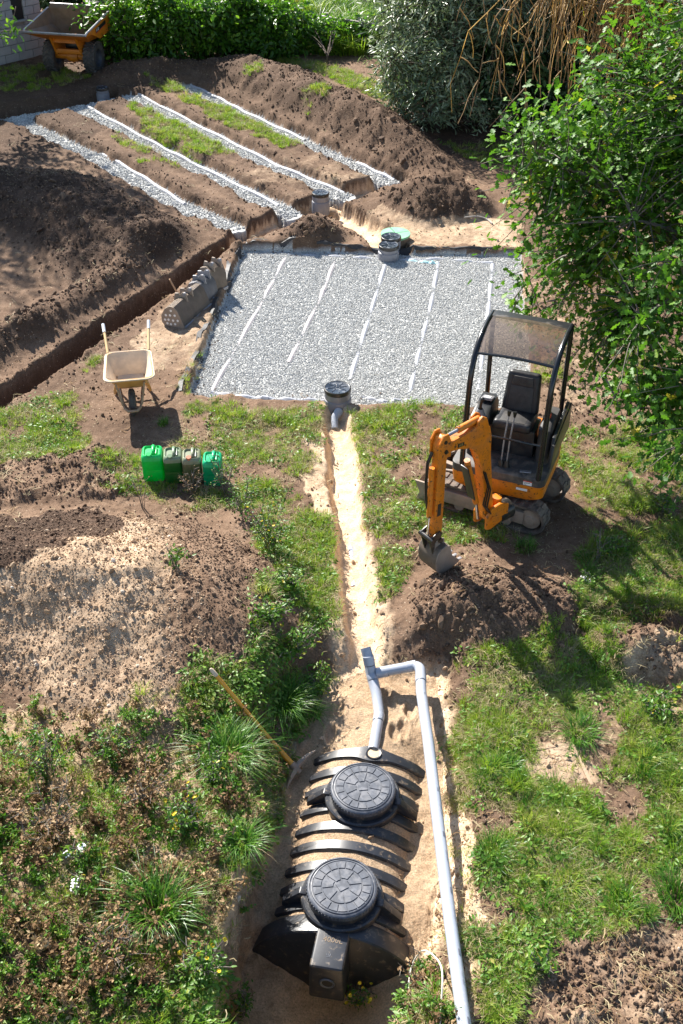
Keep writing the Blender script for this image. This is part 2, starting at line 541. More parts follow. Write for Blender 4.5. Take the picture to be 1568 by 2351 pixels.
    dark = np.where(sdv < 0.1, dark * (1 - ps) + 0.10 * ps, dark)
    lump = np.where(sdv < 0.35, lump * (1 - ps) + 0.10 * ps, lump)
    wall = (sdv > 0.0) & (sdv < 0.45) & (rr > 0.4)
    lump = np.where(wall, np.maximum(lump, 0.5), lump)
    reg = np.where((sdv < 0.08) & (k > 0.5), 14, reg)
    # footprints in the sand behind the tank
    for fx, fy in ((940, 1650), (905, 1700), (925, 1690), (780, 1640), (760, 1690), (890, 1620)):
        wx, wy = P(fx, fy, -0.4); d = np.hypot((x - wx) / 0.055, (y - wy) / 0.11)
        h = h - 0.035 * sstep(1.1, 0.6, d) + 0.015 * sstep(0.4, 0.1, np.abs(d - 1.3))
    # --- broken earth relief
    lump = np.clip(lump, 0, 1.2)
    c1 = clods(x, y, 0.27, 3); c2 = clods(x, y, 0.13, 4); c3 = clods(x, y, 0.065, 6)
    mask = 0.35 + 0.65 * sstep(-0.25, 0.25, fbm(x, y, 0.8, 2, 71))
    lm = lump * mask
    h = h + lm * (0.036 * (c1 - 0.45) * sstep(0.35, 0.9, lump) + 0.034 * (c2 - 0.45) + 0.026 * (c3 - 0.45) + 0.085 * (0.28 - np.abs(fbm(x, y, 0.13, 4, 91, 0.66)))) + 0.010 * n3 * (0.4 + lump)
    h = h + lump * 0.05 * fbm(x, y, 0.35, 4, 88)
    return dict(h=h, sand=np.clip(sand, 0, 1), dark=np.clip(dark, 0, 1), grav=grav, lump=lump, reg=reg)

def _cell(x, y):
    x = np.asarray(x, float); y = np.asarray(y, float)
    r = np.clip(np.interp(y, ys, np.arange(NY)), 0, NY - 1.001); c = np.clip((x / (2.4 + 0.42 * np.clip(y, 3, 50)) + 1) / 2 * (NX - 1), 0, NX - 1.001)
    return r, c
def tfast(x, y):
    """read the finished ground back from its own grid"""
    r, c = _cell(x, y); r0 = r.astype(int); c0 = c.astype(int); fr = r - r0; fc = c - c0; out = {}
    for k in ("h", "sand", "lump"):
        a = TER[k]; out[k] = (a[r0, c0] * (1 - fc) + a[r0, c0 + 1] * fc) * (1 - fr) + (a[r0 + 1, c0] * (1 - fc) + a[r0 + 1, c0 + 1] * fc) * fr
    rn = np.rint(r).astype(int); cn = np.rint(c).astype(int)
    for k in ("reg", "grav", "dark"): out[k] = TER[k][rn, cn]
    return out
def vfast(x, y):
    r, c = _cell(x, y); rn = np.rint(r).astype(int); cn = np.rint(c).astype(int)
    return {k: VD[k][rn, cn] for k in VD}
def hgt(x, y):
    return float(tfast(np.array([x]), np.array([y]))["h"][0])
def G(px, py, z=0.0, it=3):
    """surveyed point lying on the ground itself"""
    for _ in range(it):
        x, y = P(px, py, z); z = hgt(x, y)
    return Vector((x, y, z))

# ---- vegetation zones (survey sheet): polygon, {kind: density}
ZONES = [
    ([(1040, 1520), (1300, 1470), (1340, 1250), (1450, 1180), (1568, 1030), (1900, 1000), (1900, 2350), (1560, 2090), (1420, 2120), (1260, 2160), (1100, 2250), (1095, 2000), (1045, 1690)], dict(g=1.0, l=0.42, t=0.5)),
    ([(1070, 2120), (1270, 2110), (1230, 2360), (1110, 2360)], dict(g=0.7, l=0.5)),
    ([(1270, 980), (1568, 950), (1800, 940), (1700, 1300), (1450, 1300), (1300, 1120)], dict(g=0.8, l=0.5)),
    ([(785, 940), (1065, 925), (1090, 1130), (1260, 1215), (1060, 1250), (985, 1250), (930, 1340), (870, 1370), (850, 1250), (822, 1100)], dict(g=0.85, l=0.6)),
    ([(430, 930), (735, 940), (762, 1100), (772, 1250), (785, 1420), (700, 1420), (650, 1300), (595, 1150), (400, 1040)], dict(g=0.8, l=0.5)),
    ([(-200, 950), (40, 930), (150, 900), (235, 930), (195, 1040), (60, 1065), (-200, 1070)], dict(g=1.0, l=0.6)),
    ([(215, 1060), (330, 1050), (330, 1110), (500, 1120), (560, 1100), (570, 1170), (450, 1175), (230, 1110)], dict(g=0.9, l=0.6)),
    ([(180, 830), (235, 825), (225, 865), (185, 865)], dict(g=0.9)),
    ([(300, 240), (400, 255), (490, 310), (540, 350), (480, 372), (400, 345), (330, 300)], dict(g=1.4)),
    ([(330, 178), (425, 195), (560, 265), (690, 325), (650, 338), (540, 300), (420, 230)], dict(g=2.2)),
    ([(250, 295), (330, 330), (420, 390), (330, 372)], dict(g=0.6)),
    ([(600, 130), (720, 140), (860, 180), (900, 230), (800, 205), (700, 160)], dict(g=1.7)),
    ([(690, 260), (760, 262), (755, 285), (700, 288)], dict(g=0.9)), ([(560, 195), (600, 195), (600, 212), (565, 214)], dict(g=0.9)),
    ([(430, 890), (455, 820), (520, 740), (552, 640), (575, 640), (535, 770), (470, 880), (445, 905)], dict(g=0.7)),
    ([(390, 900), (440, 840), (430, 920)], dict(g=0.5)),
    ([(590, 1380), (660, 1350), (780, 1450), (792, 1530), (715, 1650), (660, 1720), (560, 1570)], dict(g=0.7, l=1.6)),
    ([(530, 1090), (620, 1090), (720, 1330), (700, 1420), (620, 1330), (590, 1200)], dict(g=0.6, l=0.9)),
    ([(-300, 1650), (300, 1650), (480, 1600), (560, 1590), (660, 1720), (655, 1800), (620, 1950), (530, 2100), (470, 2220), (380, 2420), (-300, 2420)], dict(g=0.12, l=0.12, d=0.95)),
    ([(430, 1560), (600, 1560), (680, 1750), (640, 1900), (560, 2000), (480, 1900)], dict(g=0.9, l=0.9)),
    ([(480, 2200), (560, 2250), (560, 2420), (430, 2420)], dict(g=0.4, l=0.9)),
    ([(860, 2200), (960, 2130), (1010, 2200), (1030, 2420), (820, 2420)], dict(g=0.35, l=0.5, d=0.8)),
    ([(560, 2290), (700, 2270), (900, 2330), (900, 2420), (540, 2420)], dict(g=0.3, l=0.45)),
    ([(-800, 150), (-40, 160), (130, 150), (215, 180), (120, 205), (-800, 250)], dict(g=0.8)),
    ([(1000, 330), (1250, 330), (1400, 400), (1110, 380)], dict(g=0.35, l=0.4)),
    ([(250, 120), (700, 120), (860, 60), (1700, 300), (1700, -250), (100, -250)], dict(g=1.3, t=0.5)),
    ([(1010, 1690), (1060, 1700), (1120, 2150), (1050, 2200)], dict(g=0.22)),
    ([(1180, 800), (1290, 790), (1290, 880), (1190, 880)], dict(g=0.5)),
    ([(1350, 760), (1600, 700), (1600, 900), (1400, 900)], dict(g=0.35)),
]
BARE = [[(1215, 1690), (1370, 1690), (1370, 1830), (1220, 1830)], [(1430, 1420), (1620, 1400), (1620, 1560), (1450, 1560)],
        [(1340, 1600), (1420, 1620), (1420, 1760), (1370, 1740)], [(1240, 2180), (1430, 2130), (1560, 2140), (1800, 2200), (1800, 2450), (1160, 2450), (1215, 2300)],
        [(985, 1560), (1045, 1560), (1040, 1700), (1000, 1690)], [(870, 1080), (985, 1050), (1000, 1110), (900, 1120)],
        [(690, 1010), (750, 1030), (765, 1180), (720, 1180)], [(270, 950), (420, 930), (420, 1010), (290, 1010)]]
def veg_density(x, y, T):
    px, py = proj(x, y, 0.0)
    sc_ = 260 / np.maximum(y, 3)
    jx = px + sc_ * 2.0 * fbm(x, y, 0.7, 3, 41); jy = py + sc_ * 1.2 * fbm(x, y, 0.7, 3, 42)
    out = {k: np.zeros_like(x) for k in "gltd"}
    for poly, dd in ZONES:
        m = inpoly(jx, jy, poly)
        for k, v in dd.items(): out[k] = np.where(m, np.maximum(out[k], v), out[k])
    bare = np.zeros(x.shape, bool)
    for b in BARE: bare |= inpoly(jx, jy, b)
    patch = sstep(-0.38, 0.16, fbm(x, y, 0.75, 4, 61))
    ok = (T["grav"] < 0.5) & ((T["reg"] < 9) | (T["reg"] > 17))
    sw, _, _ = polydist(x, y, MIDT); ok &= sw > 0.22
    for tr in (LONGT, CROSST, SANDT, DARKT):
        d, _, _ = polydist(x, y, tr); ok &= d > 0.24
    for k in out: out[k] = out[k] * ok * np.where(bare, 0.04, 1.0) * (patch if k != "d" else 0.35 + 0.65 * (1 - patch))
    return out

# ---- the ground mesh
NX = 760
ys = [3.0]
while ys[-1] < 50: ys.append(ys[-1] + 0.0105 + 0.0022 * ys[-1])
ys = np.array(ys); NY = len(ys)
sx = np.linspace(-1, 1, NX)
GX_ = sx[None, :] * (2.4 + 0.42 * ys[:, None]); GY_ = np.repeat(ys[:, None], NX, 1)
TER = terrain(GX_, GY_)
HZ = TER["h"].copy()
VD = veg_density(GX_, GY_, TER)
idx = np.arange(NX * NY).reshape(NY, NX)
quads = np.stack([idx[:-1, :-1], idx[:-1, 1:], idx[1:, 1:], idx[1:, :-1]], -1).reshape(-1, 4)
rg4 = TER["reg"].ravel()[quads]
face_reg = np.where(rg4[:, 0] == rg4[:, 2], rg4[:, 0], np.minimum(rg4[:, 1], rg4[:, 3]))
V_ALL = np.stack([GX_.ravel(), GY_.ravel(), HZ.ravel()], 1)
thatch = np.clip(VD["g"] * 0.9 + VD["l"] * 0.4 + VD["d"] * 0.3, 0, 1)
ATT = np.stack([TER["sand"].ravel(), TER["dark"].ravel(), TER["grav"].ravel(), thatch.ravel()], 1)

def soil_material():
    t = NT("soil"); v = t.add("TexCoord").outputs["Object"]
    at = t.add("Attribute"); at.attribute_name = "earth"; at.attribute_type = 'GEOMETRY'
    sep = t.add("SeparateColor"); t.l(at.outputs["Color"], sep.inputs[0])
    sand, dark, grav, th = sep.outputs[0], sep.outputs[1], sep.outputs[2], at.outputs["Alpha"]
    nA = t.noise(1.3, 6, 0.62, v); nB = t.noise(9, 8, 0.66, v); nC = t.noise(60, 6, 0.7, v)
    fac = t.math('ADD', t.math('MULTIPLY', nA.outputs[0], 0.45), t.math('MULTIPLY', nB.outputs[0], 0.55))
    brown = t.ramp(fac, [(0.34, (0.105, 0.064, 0.040)), (0.5, (0.175, 0.112, 0.073)), (0.66, (0.27, 0.182, 0.122))]).outputs[0]
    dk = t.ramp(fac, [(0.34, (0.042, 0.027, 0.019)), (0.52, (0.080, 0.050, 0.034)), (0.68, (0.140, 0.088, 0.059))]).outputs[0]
    sd = t.ramp(fac, [(0.32, (0.50, 0.345, 0.215)), (0.5, (0.68, 0.50, 0.33)), (0.68, (0.77, 0.60, 0.42))]).outputs[0]
    gr = t.ramp(nC.outputs[0], [(0.3, (0.26, 0.26, 0.25)), (0.6, (0.55, 0.55, 0.53))]).outputs[0]
    def soften(a, k, lo=0.3, hi=0.7):
        x_ = t.math('ADD', a, t.math('MULTIPLY', t.math('SUBTRACT', nB.outputs[0], 0.5), k), True)
        r = t.add("MapRange"); r.inputs[1].default_value = lo; r.inputs[2].default_value = hi; t.l(x_, r.inputs[0]); return r.outputs[0]
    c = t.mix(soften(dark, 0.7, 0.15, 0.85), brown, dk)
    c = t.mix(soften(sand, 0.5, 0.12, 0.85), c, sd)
    straw = t.ramp(nB.outputs[0], [(0.35, (0.11, 0.105, 0.042)), (0.65, (0.30, 0.25, 0.125))]).outputs[0]
    c = t.mix(t.math('MULTIPLY', soften(th, 1.2, 0.35, 1.0), 0.62), c, straw)
    # small pale stones scattered in the earth
    vo = t.add("TexVoronoi"); vo.inputs["Scale"].default_value = 26; t.l(v, vo.inputs["Vector"])
    k1 = t.math('LESS_THAN', vo.outputs["Distance"], 0.20)
    sc_ = t.add("SeparateColor"); t.l(vo.outputs["Color"], sc_.inputs[0])
    k2 = t.math('GREATER_THAN', sc_.outputs[0], 0.74)
    peb = t.math('MULTIPLY', t.math('MULTIPLY', k1, k2), 0.55)
    c = t.mix(peb, c, (0.46, 0.37, 0.27))
    grain = t.ramp(nC.outputs[0], [(0.25, (0.50, 0.49, 0.48)), (0.5, (1.0, 1.0, 1.0)), (0.75, (1.42, 1.42, 1.42))]).outputs[0]
    c = t.mix(1.0, c, grain, 'MULTIPLY')
    c = t.mix(grav, c, gr)
    t.l(c, t.b.inputs["Base Color"])
    t.b.inputs["Roughness"].default_value = 0.93
    t.b.inputs["Specular IOR Level"].default_value = 0.15
    hA = t.noise(24, 7, 0.7, v); hB = t.noise(90, 4, 0.6, v)
    b1 = t.bump(hA.outputs[0], 0.7, 0.026)
    t.l(t.bump(hB.outputs[0], 0.5, 0.005, b1), t.b.inputs["Normal"])
    return t.m
M_SOIL = soil_material()

def ground_piece(name, sel, **kw):
    f = quads[sel]
    if not len(f): return None
    used, inv = np.unique(f.ravel(), return_inverse=True)
    v = V_ALL[used]; a = ATT[used]
    if kw.pop("ring", False):
        # run the land on to the horizon
        ids = np.concatenate([idx[0, :], idx[1:, -1], idx[-1, :-1][::-1], idx[1:-1, 0][::-1]])
        remap = {int(u): i for i, u in enumerate(used)}
        cx, cy = 0.0, 20.0
        ring = V_ALL[ids]; out = ring.copy()
        out[:, 0] = cx + (ring[:, 0] - cx) * 24; out[:, 1] = cy + (ring[:, 1] - cy) * 16; out[:, 2] = 0.0
        n0 = len(v); v = np.vstack([v, out])
        aa = np.tile([0.0, 0.3, 0.0, 0.9], (len(out), 1)); a = np.vstack([a, aa])
        ri = [remap.get(int(i), None) for i in ids]
        extra = [(ri[i], ri[(i + 1) % len(ids)], n0 + (i + 1) % len(ids), n0 + i) for i in range(len(ids)) if ri[i] is not None and ri[(i + 1) % len(ids)] is not None]
        fl = inv.reshape(-1, 4)
        f2 = np.vstack([fl, np.array([(e[0], e[3], e[2], e[1]) for e in extra])])
    else: f2 = inv.reshape(-1, 4)
    me = mesh_from(name, v, f2, M_SOIL)
    at = me.attributes.new("earth", 'FLOAT_COLOR', 'POINT'); at.data.foreach_set("color", a.astype(np.float32).ravel())
    o = obj(name, me); tag(o, **kw); return o

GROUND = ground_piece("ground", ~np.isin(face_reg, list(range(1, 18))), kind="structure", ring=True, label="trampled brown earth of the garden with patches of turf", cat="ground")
HEAP_LABEL = {
    1: ("soil_heap", "broad pale sandy heap with a dark patch, behind the weeds beside the tank pit"),
    2: ("soil_heap", "fresh reddish brown soil mound under the digger bucket"),
    3: ("soil_heap", "rounded dark soil mound between the grey bush and the filter bed"),
    4: ("soil_heap", "low cloddy soil mound between the lone round chamber and the filter bed's rear edge"),
    5: ("soil_heap", "long ridge of dug soil running beside the outermost gravel trench, below bright grass"),
    6: ("soil_heap", "dark low bank of soil lying along the foot of the leafy hedge"),
    7: ("soil_heap", "big tree-shaded soil heap with dry clippings beside the gravel trenches"),
    8: ("soil_heap", "cloddy spoil ridge thrown up along the long narrow empty trench")}
HEAP_O = {}
for r, (n, lab) in HEAP_LABEL.items():
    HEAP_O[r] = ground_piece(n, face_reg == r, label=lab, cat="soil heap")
BED_O = ground_piece("gravel_bed", face_reg == 9, kind="structure", label="square sunken bed of pale grey gravel", cat="gravel bed")
for i in range(5):
    ground_piece("gravel_trench", face_reg == 10 + i, kind="structure", label=["gravel trench next to the tree-shaded heap", "second gravel trench from the tree-shaded heap", "gravel trench ending at the lone round chamber", "gravel trench along the long soil ridge", "short gravel trench joining the trench heads"][i], cat="trench")
PIT_O = ground_piece("sand_pit", face_reg == 14, kind="structure", label="pale sand backfill around the black tank", cat="sand")
ground_piece("sand_trench", face_reg == 15, kind="structure", label="narrow sandy trench leading from the tank to the gravel bed", cat="trench")
ground_piece("sand_trench", face_reg == 17, kind="structure", label="sandy trench linking the round chambers behind the gravel bed", cat="trench")
# ================================================================== OBJECT MATERIALS
EARTH = (0.30, 0.19, 0.11); SANDC = (0.60, 0.44, 0.28)
M_PAINT = solid("orange_paint", (0.66, 0.190, 0.006), 0.38, 0, 0.12, 6, (0.16, 0.08, 0.035), 0.55, 6, rust=((0.045, 0.027, 0.016), 20, 0.57))
M_PAINT_D = solid("dumper_paint", (0.58, 0.175, 0.008), 0.45, 0, 0.15, 3, (0.16, 0.09, 0.05), 0.45, 3, rust=((0.10, 0.055, 0.03), 9, 0.66))
M_BLACK = solid("black_metal", (0.018, 0.019, 0.021), 0.38, 0, 0.3, 9, (0.16, 0.12, 0.085), 0.32, 6)
M_BLACKG = solid("grease", (0.02, 0.018, 0.016), 0.3, 0, 0.4, 20, EARTH, 0.35, 12)
M_TUBE = solid("canopy_tube", (0.012, 0.013, 0.015), 0.22, 0, 0.3, 9)
M_VINYL = solid("seat_vinyl", (0.016, 0.016, 0.019), 0.42, 0, 0.3, 20, (0.10, 0.085, 0.07), 0.25, 8, bump=0.15, bscale=120)
M_VINYL2 = solid("seat_panel", (0.035, 0.032, 0.031), 0.55, 0, 0.3, 20, (0.12, 0.09, 0.07), 0.3, 8)
M_FLOORM = solid("dirty_floor", (0.045, 0.042, 0.04), 0.6, 0, 0.3, 9, (0.26, 0.20, 0.15), 0.5, 5)
M_TRACK = solid("track_rubber", (0.075, 0.060, 0.050), 0.75, 0, 0.3, 12, (0.27, 0.20, 0.145), 0.62, 6, bump=0.3)
M_TRACKF = solid("track_frame_dusty", (0.26, 0.195, 0.145), 0.8, 0, 0.25, 8, (0.33, 0.25, 0.18), 0.5, 5, bump=0.3)
M_STEEL = solid("dirty_steel", (0.27, 0.215, 0.17), 0.55, 0.1, 0.25, 7, (0.38, 0.29, 0.21), 0.6, 5, rust=((0.17, 0.075, 0.035), 7, 0.63))
M_STEEL2 = solid("worn_steel", (0.27, 0.27, 0.29), 0.4, 0.35, 0.2, 7, (0.28, 0.22, 0.16), 0.4, 5)
M_CHROME = solid("chrome_rod", (0.75, 0.76, 0.78), 0.12, 1.0, 0.05)
M_TANK = solid("tank_plastic", (0.022, 0.024, 0.030), 0.36, 0, 0.3, 12, SANDC, 0.22, 16, spec=0.6)
M_LIDP = solid("lid_plastic", (0.058, 0.066, 0.084), 0.42, 0, 0.35, 14, (0.20, 0.20, 0.215), 0.5, 9, spec=0.6)
M_PVC = solid("grey_pvc", (0.36, 0.385, 0.435), 0.22, 0, 0.06, 5, (0.62, 0.55, 0.46), 0.22, 9, spec=0.6)
M_PVCW = solid("dusty_white_pipe", (0.37, 0.38, 0.415), 0.45, 0, 0.08, 5, (0.5, 0.47, 0.43), 0.30, 9)
M_PVCP = solid("dusty_pinkish_pipe", (0.46, 0.42, 0.42), 0.5, 0, 0.1, 5, (0.45, 0.42, 0.39), 0.4, 9)
M_PVCT = solid("pale_turquoise_pipe", (0.42, 0.68, 0.70), 0.45, 0, 0.1, 5, (0.55, 0.55, 0.52), 0.35, 9)
M_SEAM = solid("seal_black", (0.02, 0.02, 0.022), 0.5)
M_CHAMB = solid("chamber_grey", (0.20, 0.20, 0.225), 0.40, 0, 0.12, 7, (0.34, 0.30, 0.27), 0.35, 6)
M_CLID = solid("chamber_lid", (0.016, 0.024, 0.036), 0.26, 0, 0.4, 14, (0.42, 0.44, 0.47), 0.30, 14, spec=0.6)
M_CLIDR = solid("chamber_lid_rim", (0.024, 0.022, 0.021), 0.35, 0, 0.3, 14, (0.20, 0.16, 0.12), 0.3, 9)
M_GLID = solid("green_lid", (0.19, 0.46, 0.27), 0.5, 0, 0.12, 7, (0.32, 0.42, 0.32), 0.35, 6)
M_GWELL = solid("brown_well", (0.14, 0.10, 0.07), 0.6, 0, 0.2, 7, EARTH, 0.6, 5)
M_BARROW = solid("barrow_paint", (0.62, 0.34, 0.095), 0.5, 0, 0.12, 9, (0.60, 0.47, 0.34), 0.50, 6, rust=((0.16, 0.085, 0.045), 12, 0.69))
M_BARROWI = solid("barrow_inside", (0.62, 0.49, 0.35), 0.7, 0, 0.12, 9, (0.42, 0.35, 0.29), 0.55, 5, rust=((0.12, 0.07, 0.04), 10, 0.70))
M_BTUBE = solid("barrow_tube", (0.36, 0.24, 0.15), 0.55, 0.1, 0.2, 9, (0.33, 0.24, 0.17), 0.5, 8)
M_BWOOD = solid("handle_tan", (0.60, 0.40, 0.18), 0.5, 0, 0.1, 9)
M_GRIP = solid("grip_white", (0.68, 0.70, 0.72), 0.45)
M_TYRE = solid("tyre", (0.055, 0.050, 0.046), 0.75, 0, 0.2, 12, (0.20, 0.16, 0.125), 0.5, 6, bump=0.3)
M_RIM = solid("wheel_rim", (0.05, 0.055, 0.07), 0.5, 0, 0.2, 12, (0.2, 0.16, 0.12), 0.4, 6)
M_HICK = solid("orange_handle", (0.66, 0.30, 0.025), 0.4, 0, 0.14, 9, (0.35, 0.22, 0.11), 0.3, 9)
M_WOODEND = solid("pale_wood", (0.60, 0.46, 0.32), 0.6)
M_WOODG = solid("weathered_wood", (0.30, 0.27, 0.24), 0.8, 0, 0.3, 14, bump=0.5, bscale=40)
M_WHITE = solid("white_label", (0.78, 0.76, 0.72), 0.5, 0, 0.1, 14, (0.4, 0.33, 0.25), 0.3, 9)
M_RED = solid("red_label", (0.55, 0.05, 0.03), 0.5)
M_RUBBER = solid("hose_rubber", (0.012, 0.012, 0.013), 0.3)
M_FABRIC = solid("geotextile", (0.022, 0.022, 0.025), 0.6, 0, 0.4, 12, (0.10, 0.07, 0.05), 0.35, 5, bump=0.4, bscale=30)
M_BLOCK = solid("concrete_block", (0.38, 0.35, 0.335), 0.9, 0, 0.15, 5, (0.27, 0.25, 0.24), 0.4, 3, bump=0.5, bscale=50)
M_MORTAR = solid("mortar", (0.34, 0.32, 0.30), 0.95, 0, 0.2, 8, bump=0.5)
M_DARK = solid("dark_opening", (0.012, 0.012, 0.013), 0.5)
M_COVER = solid("dusty_cover", (0.36, 0.25, 0.165), 0.85, 0, 0.15, 9, (0.47, 0.34, 0.22), 0.6, 6, bump=0.4, bscale=60)
M_WIRE = solid("pale_cable", (0.62, 0.58, 0.50), 0.5)
M_GLASS = NT("smoked_glass")
_g = M_GLASS
_tr = _g.add("BsdfTransparent"); _tr.inputs[0].default_value = (0.42, 0.32, 0.235, 1)
_gl = _g.add("BsdfGlossy"); _gl.inputs["Roughness"].default_value = 0.16; _gl.inputs["Color"].default_value = (0.9, 0.9, 0.95, 1)
_df = _g.add("BsdfDiffuse"); _df.inputs[0].default_value = (0.20, 0.155, 0.115, 1)
_n = _g.noise(9, 8, 0.7, _g.geo(), 1.0)
_m1 = _g.add("MixShader"); _r = _g.ramp(_n.outputs[0], [(0.34, (0.22, 0.22, 0.22)), (0.72, (0.62, 0.62, 0.62))])
_g.l(_r.outputs[0], _m1.inputs[0]); _g.l(_tr.outputs[0], _m1.inputs[1]); _g.l(_df.outputs[0], _m1.inputs[2])
_m2 = _g.add("MixShader"); _m2.inputs[0].default_value = 0.09
_g.l(_m1.outputs[0], _m2.inputs[1]); _g.l(_gl.outputs[0], _m2.inputs[2]); _g.l(_m2.outputs[0], _g.out.inputs[0])
M_GLASS = _g.m
def can_mat(name, col, dirt=None, amt=0.4, tr=0.35):
    t = NT(name); v = t.geo(); n = t.noise(7, 6, 0.6, v)
    c = t.ramp(n.outputs[0], [(0.3, tuple(x * 0.85 for x in col)), (0.7, tuple(min(1, x * 1.15) for x in col))]).outputs[0]
    if dirt:
        n2 = t.noise(6, 8, 0.7, v); k = t.ramp(n2.outputs[0], [(0.62 - amt * 0.4, (0, 0, 0)), (0.75, (1, 1, 1))]).outputs[0]
        c = t.mix(k, c, dirt)
    t.l(c, t.b.inputs["Base Color"]); t.b.inputs["Roughness"].default_value = 0.32
    tl = t.add("BsdfTranslucent"); t.l(c, tl.inputs[0])
    mx = t.add("MixShader"); mx.inputs[0].default_value = tr
    t.l(t.b.outputs[0], mx.inputs[1]); t.l(tl.outputs[0], mx.inputs[2]); t.l(mx.outputs[0], t.out.inputs[0])
    return t.m
M_CAN = [can_mat("can_green_bright", (0.0, 0.58, 0.10), None, 0, 0.45), can_mat("can_green_dark", (0.012, 0.13, 0.02), (0.12, 0.11, 0.06), 0.30, 0.12),
         can_mat("can_muddy", (0.05, 0.12, 0.04), (0.22, 0.155, 0.10), 0.85, 0.08), can_mat("can_teal", (0.0, 0.36, 0.14), (0.10, 0.22, 0.13), 0.15, 0.2)]
M_CAN_SHEEN = [can_mat("can_sheen_bright", (0.02, 0.62, 0.16), None, 0, 0.3), can_mat("can_sheen_grey", (0.17, 0.27, 0.15), (0.30, 0.28, 0.20), 0.5, 0.15),  # tops lighter than the bodies: reflected light put into their colour
          can_mat("can_sheen_muddy", (0.20, 0.26, 0.15), (0.33, 0.28, 0.20), 0.6, 0.12), can_mat("can_sheen_teal", (0.02, 0.56, 0.25), None, 0, 0.3)]
M_CAPR = solid("cap_red", (0.45, 0.14, 0.06), 0.5)

def text_part(body, size, mat, parent, M, name="lettering", ext=0.001):
    cu = bpy.data.curves.new(name, 'FONT'); cu.body = body; cu.size = size; cu.extrude = ext
    cu.align_x = 'CENTER'; cu.align_y = 'CENTER'; cu.resolution_u = 2
    to = bpy.data.objects.new("tmp_text", cu)
    me = bpy.data.meshes.new_from_object(to)
    bpy.data.objects.remove(to)
    me.materials.clear(); me.materials.append(mat)
    o = obj(name, me, parent); o.matrix_local = M
    return o
def place(px, py, z): return Vector((*P(px, py, z), z))
def basis(x, y, z, o=(0, 0, 0)):
    return Matrix(((x[0], y[0], z[0], o[0]), (x[1], y[1], z[1], o[1]), (x[2], y[2], z[2], o[2]), (0, 0, 0, 1)))

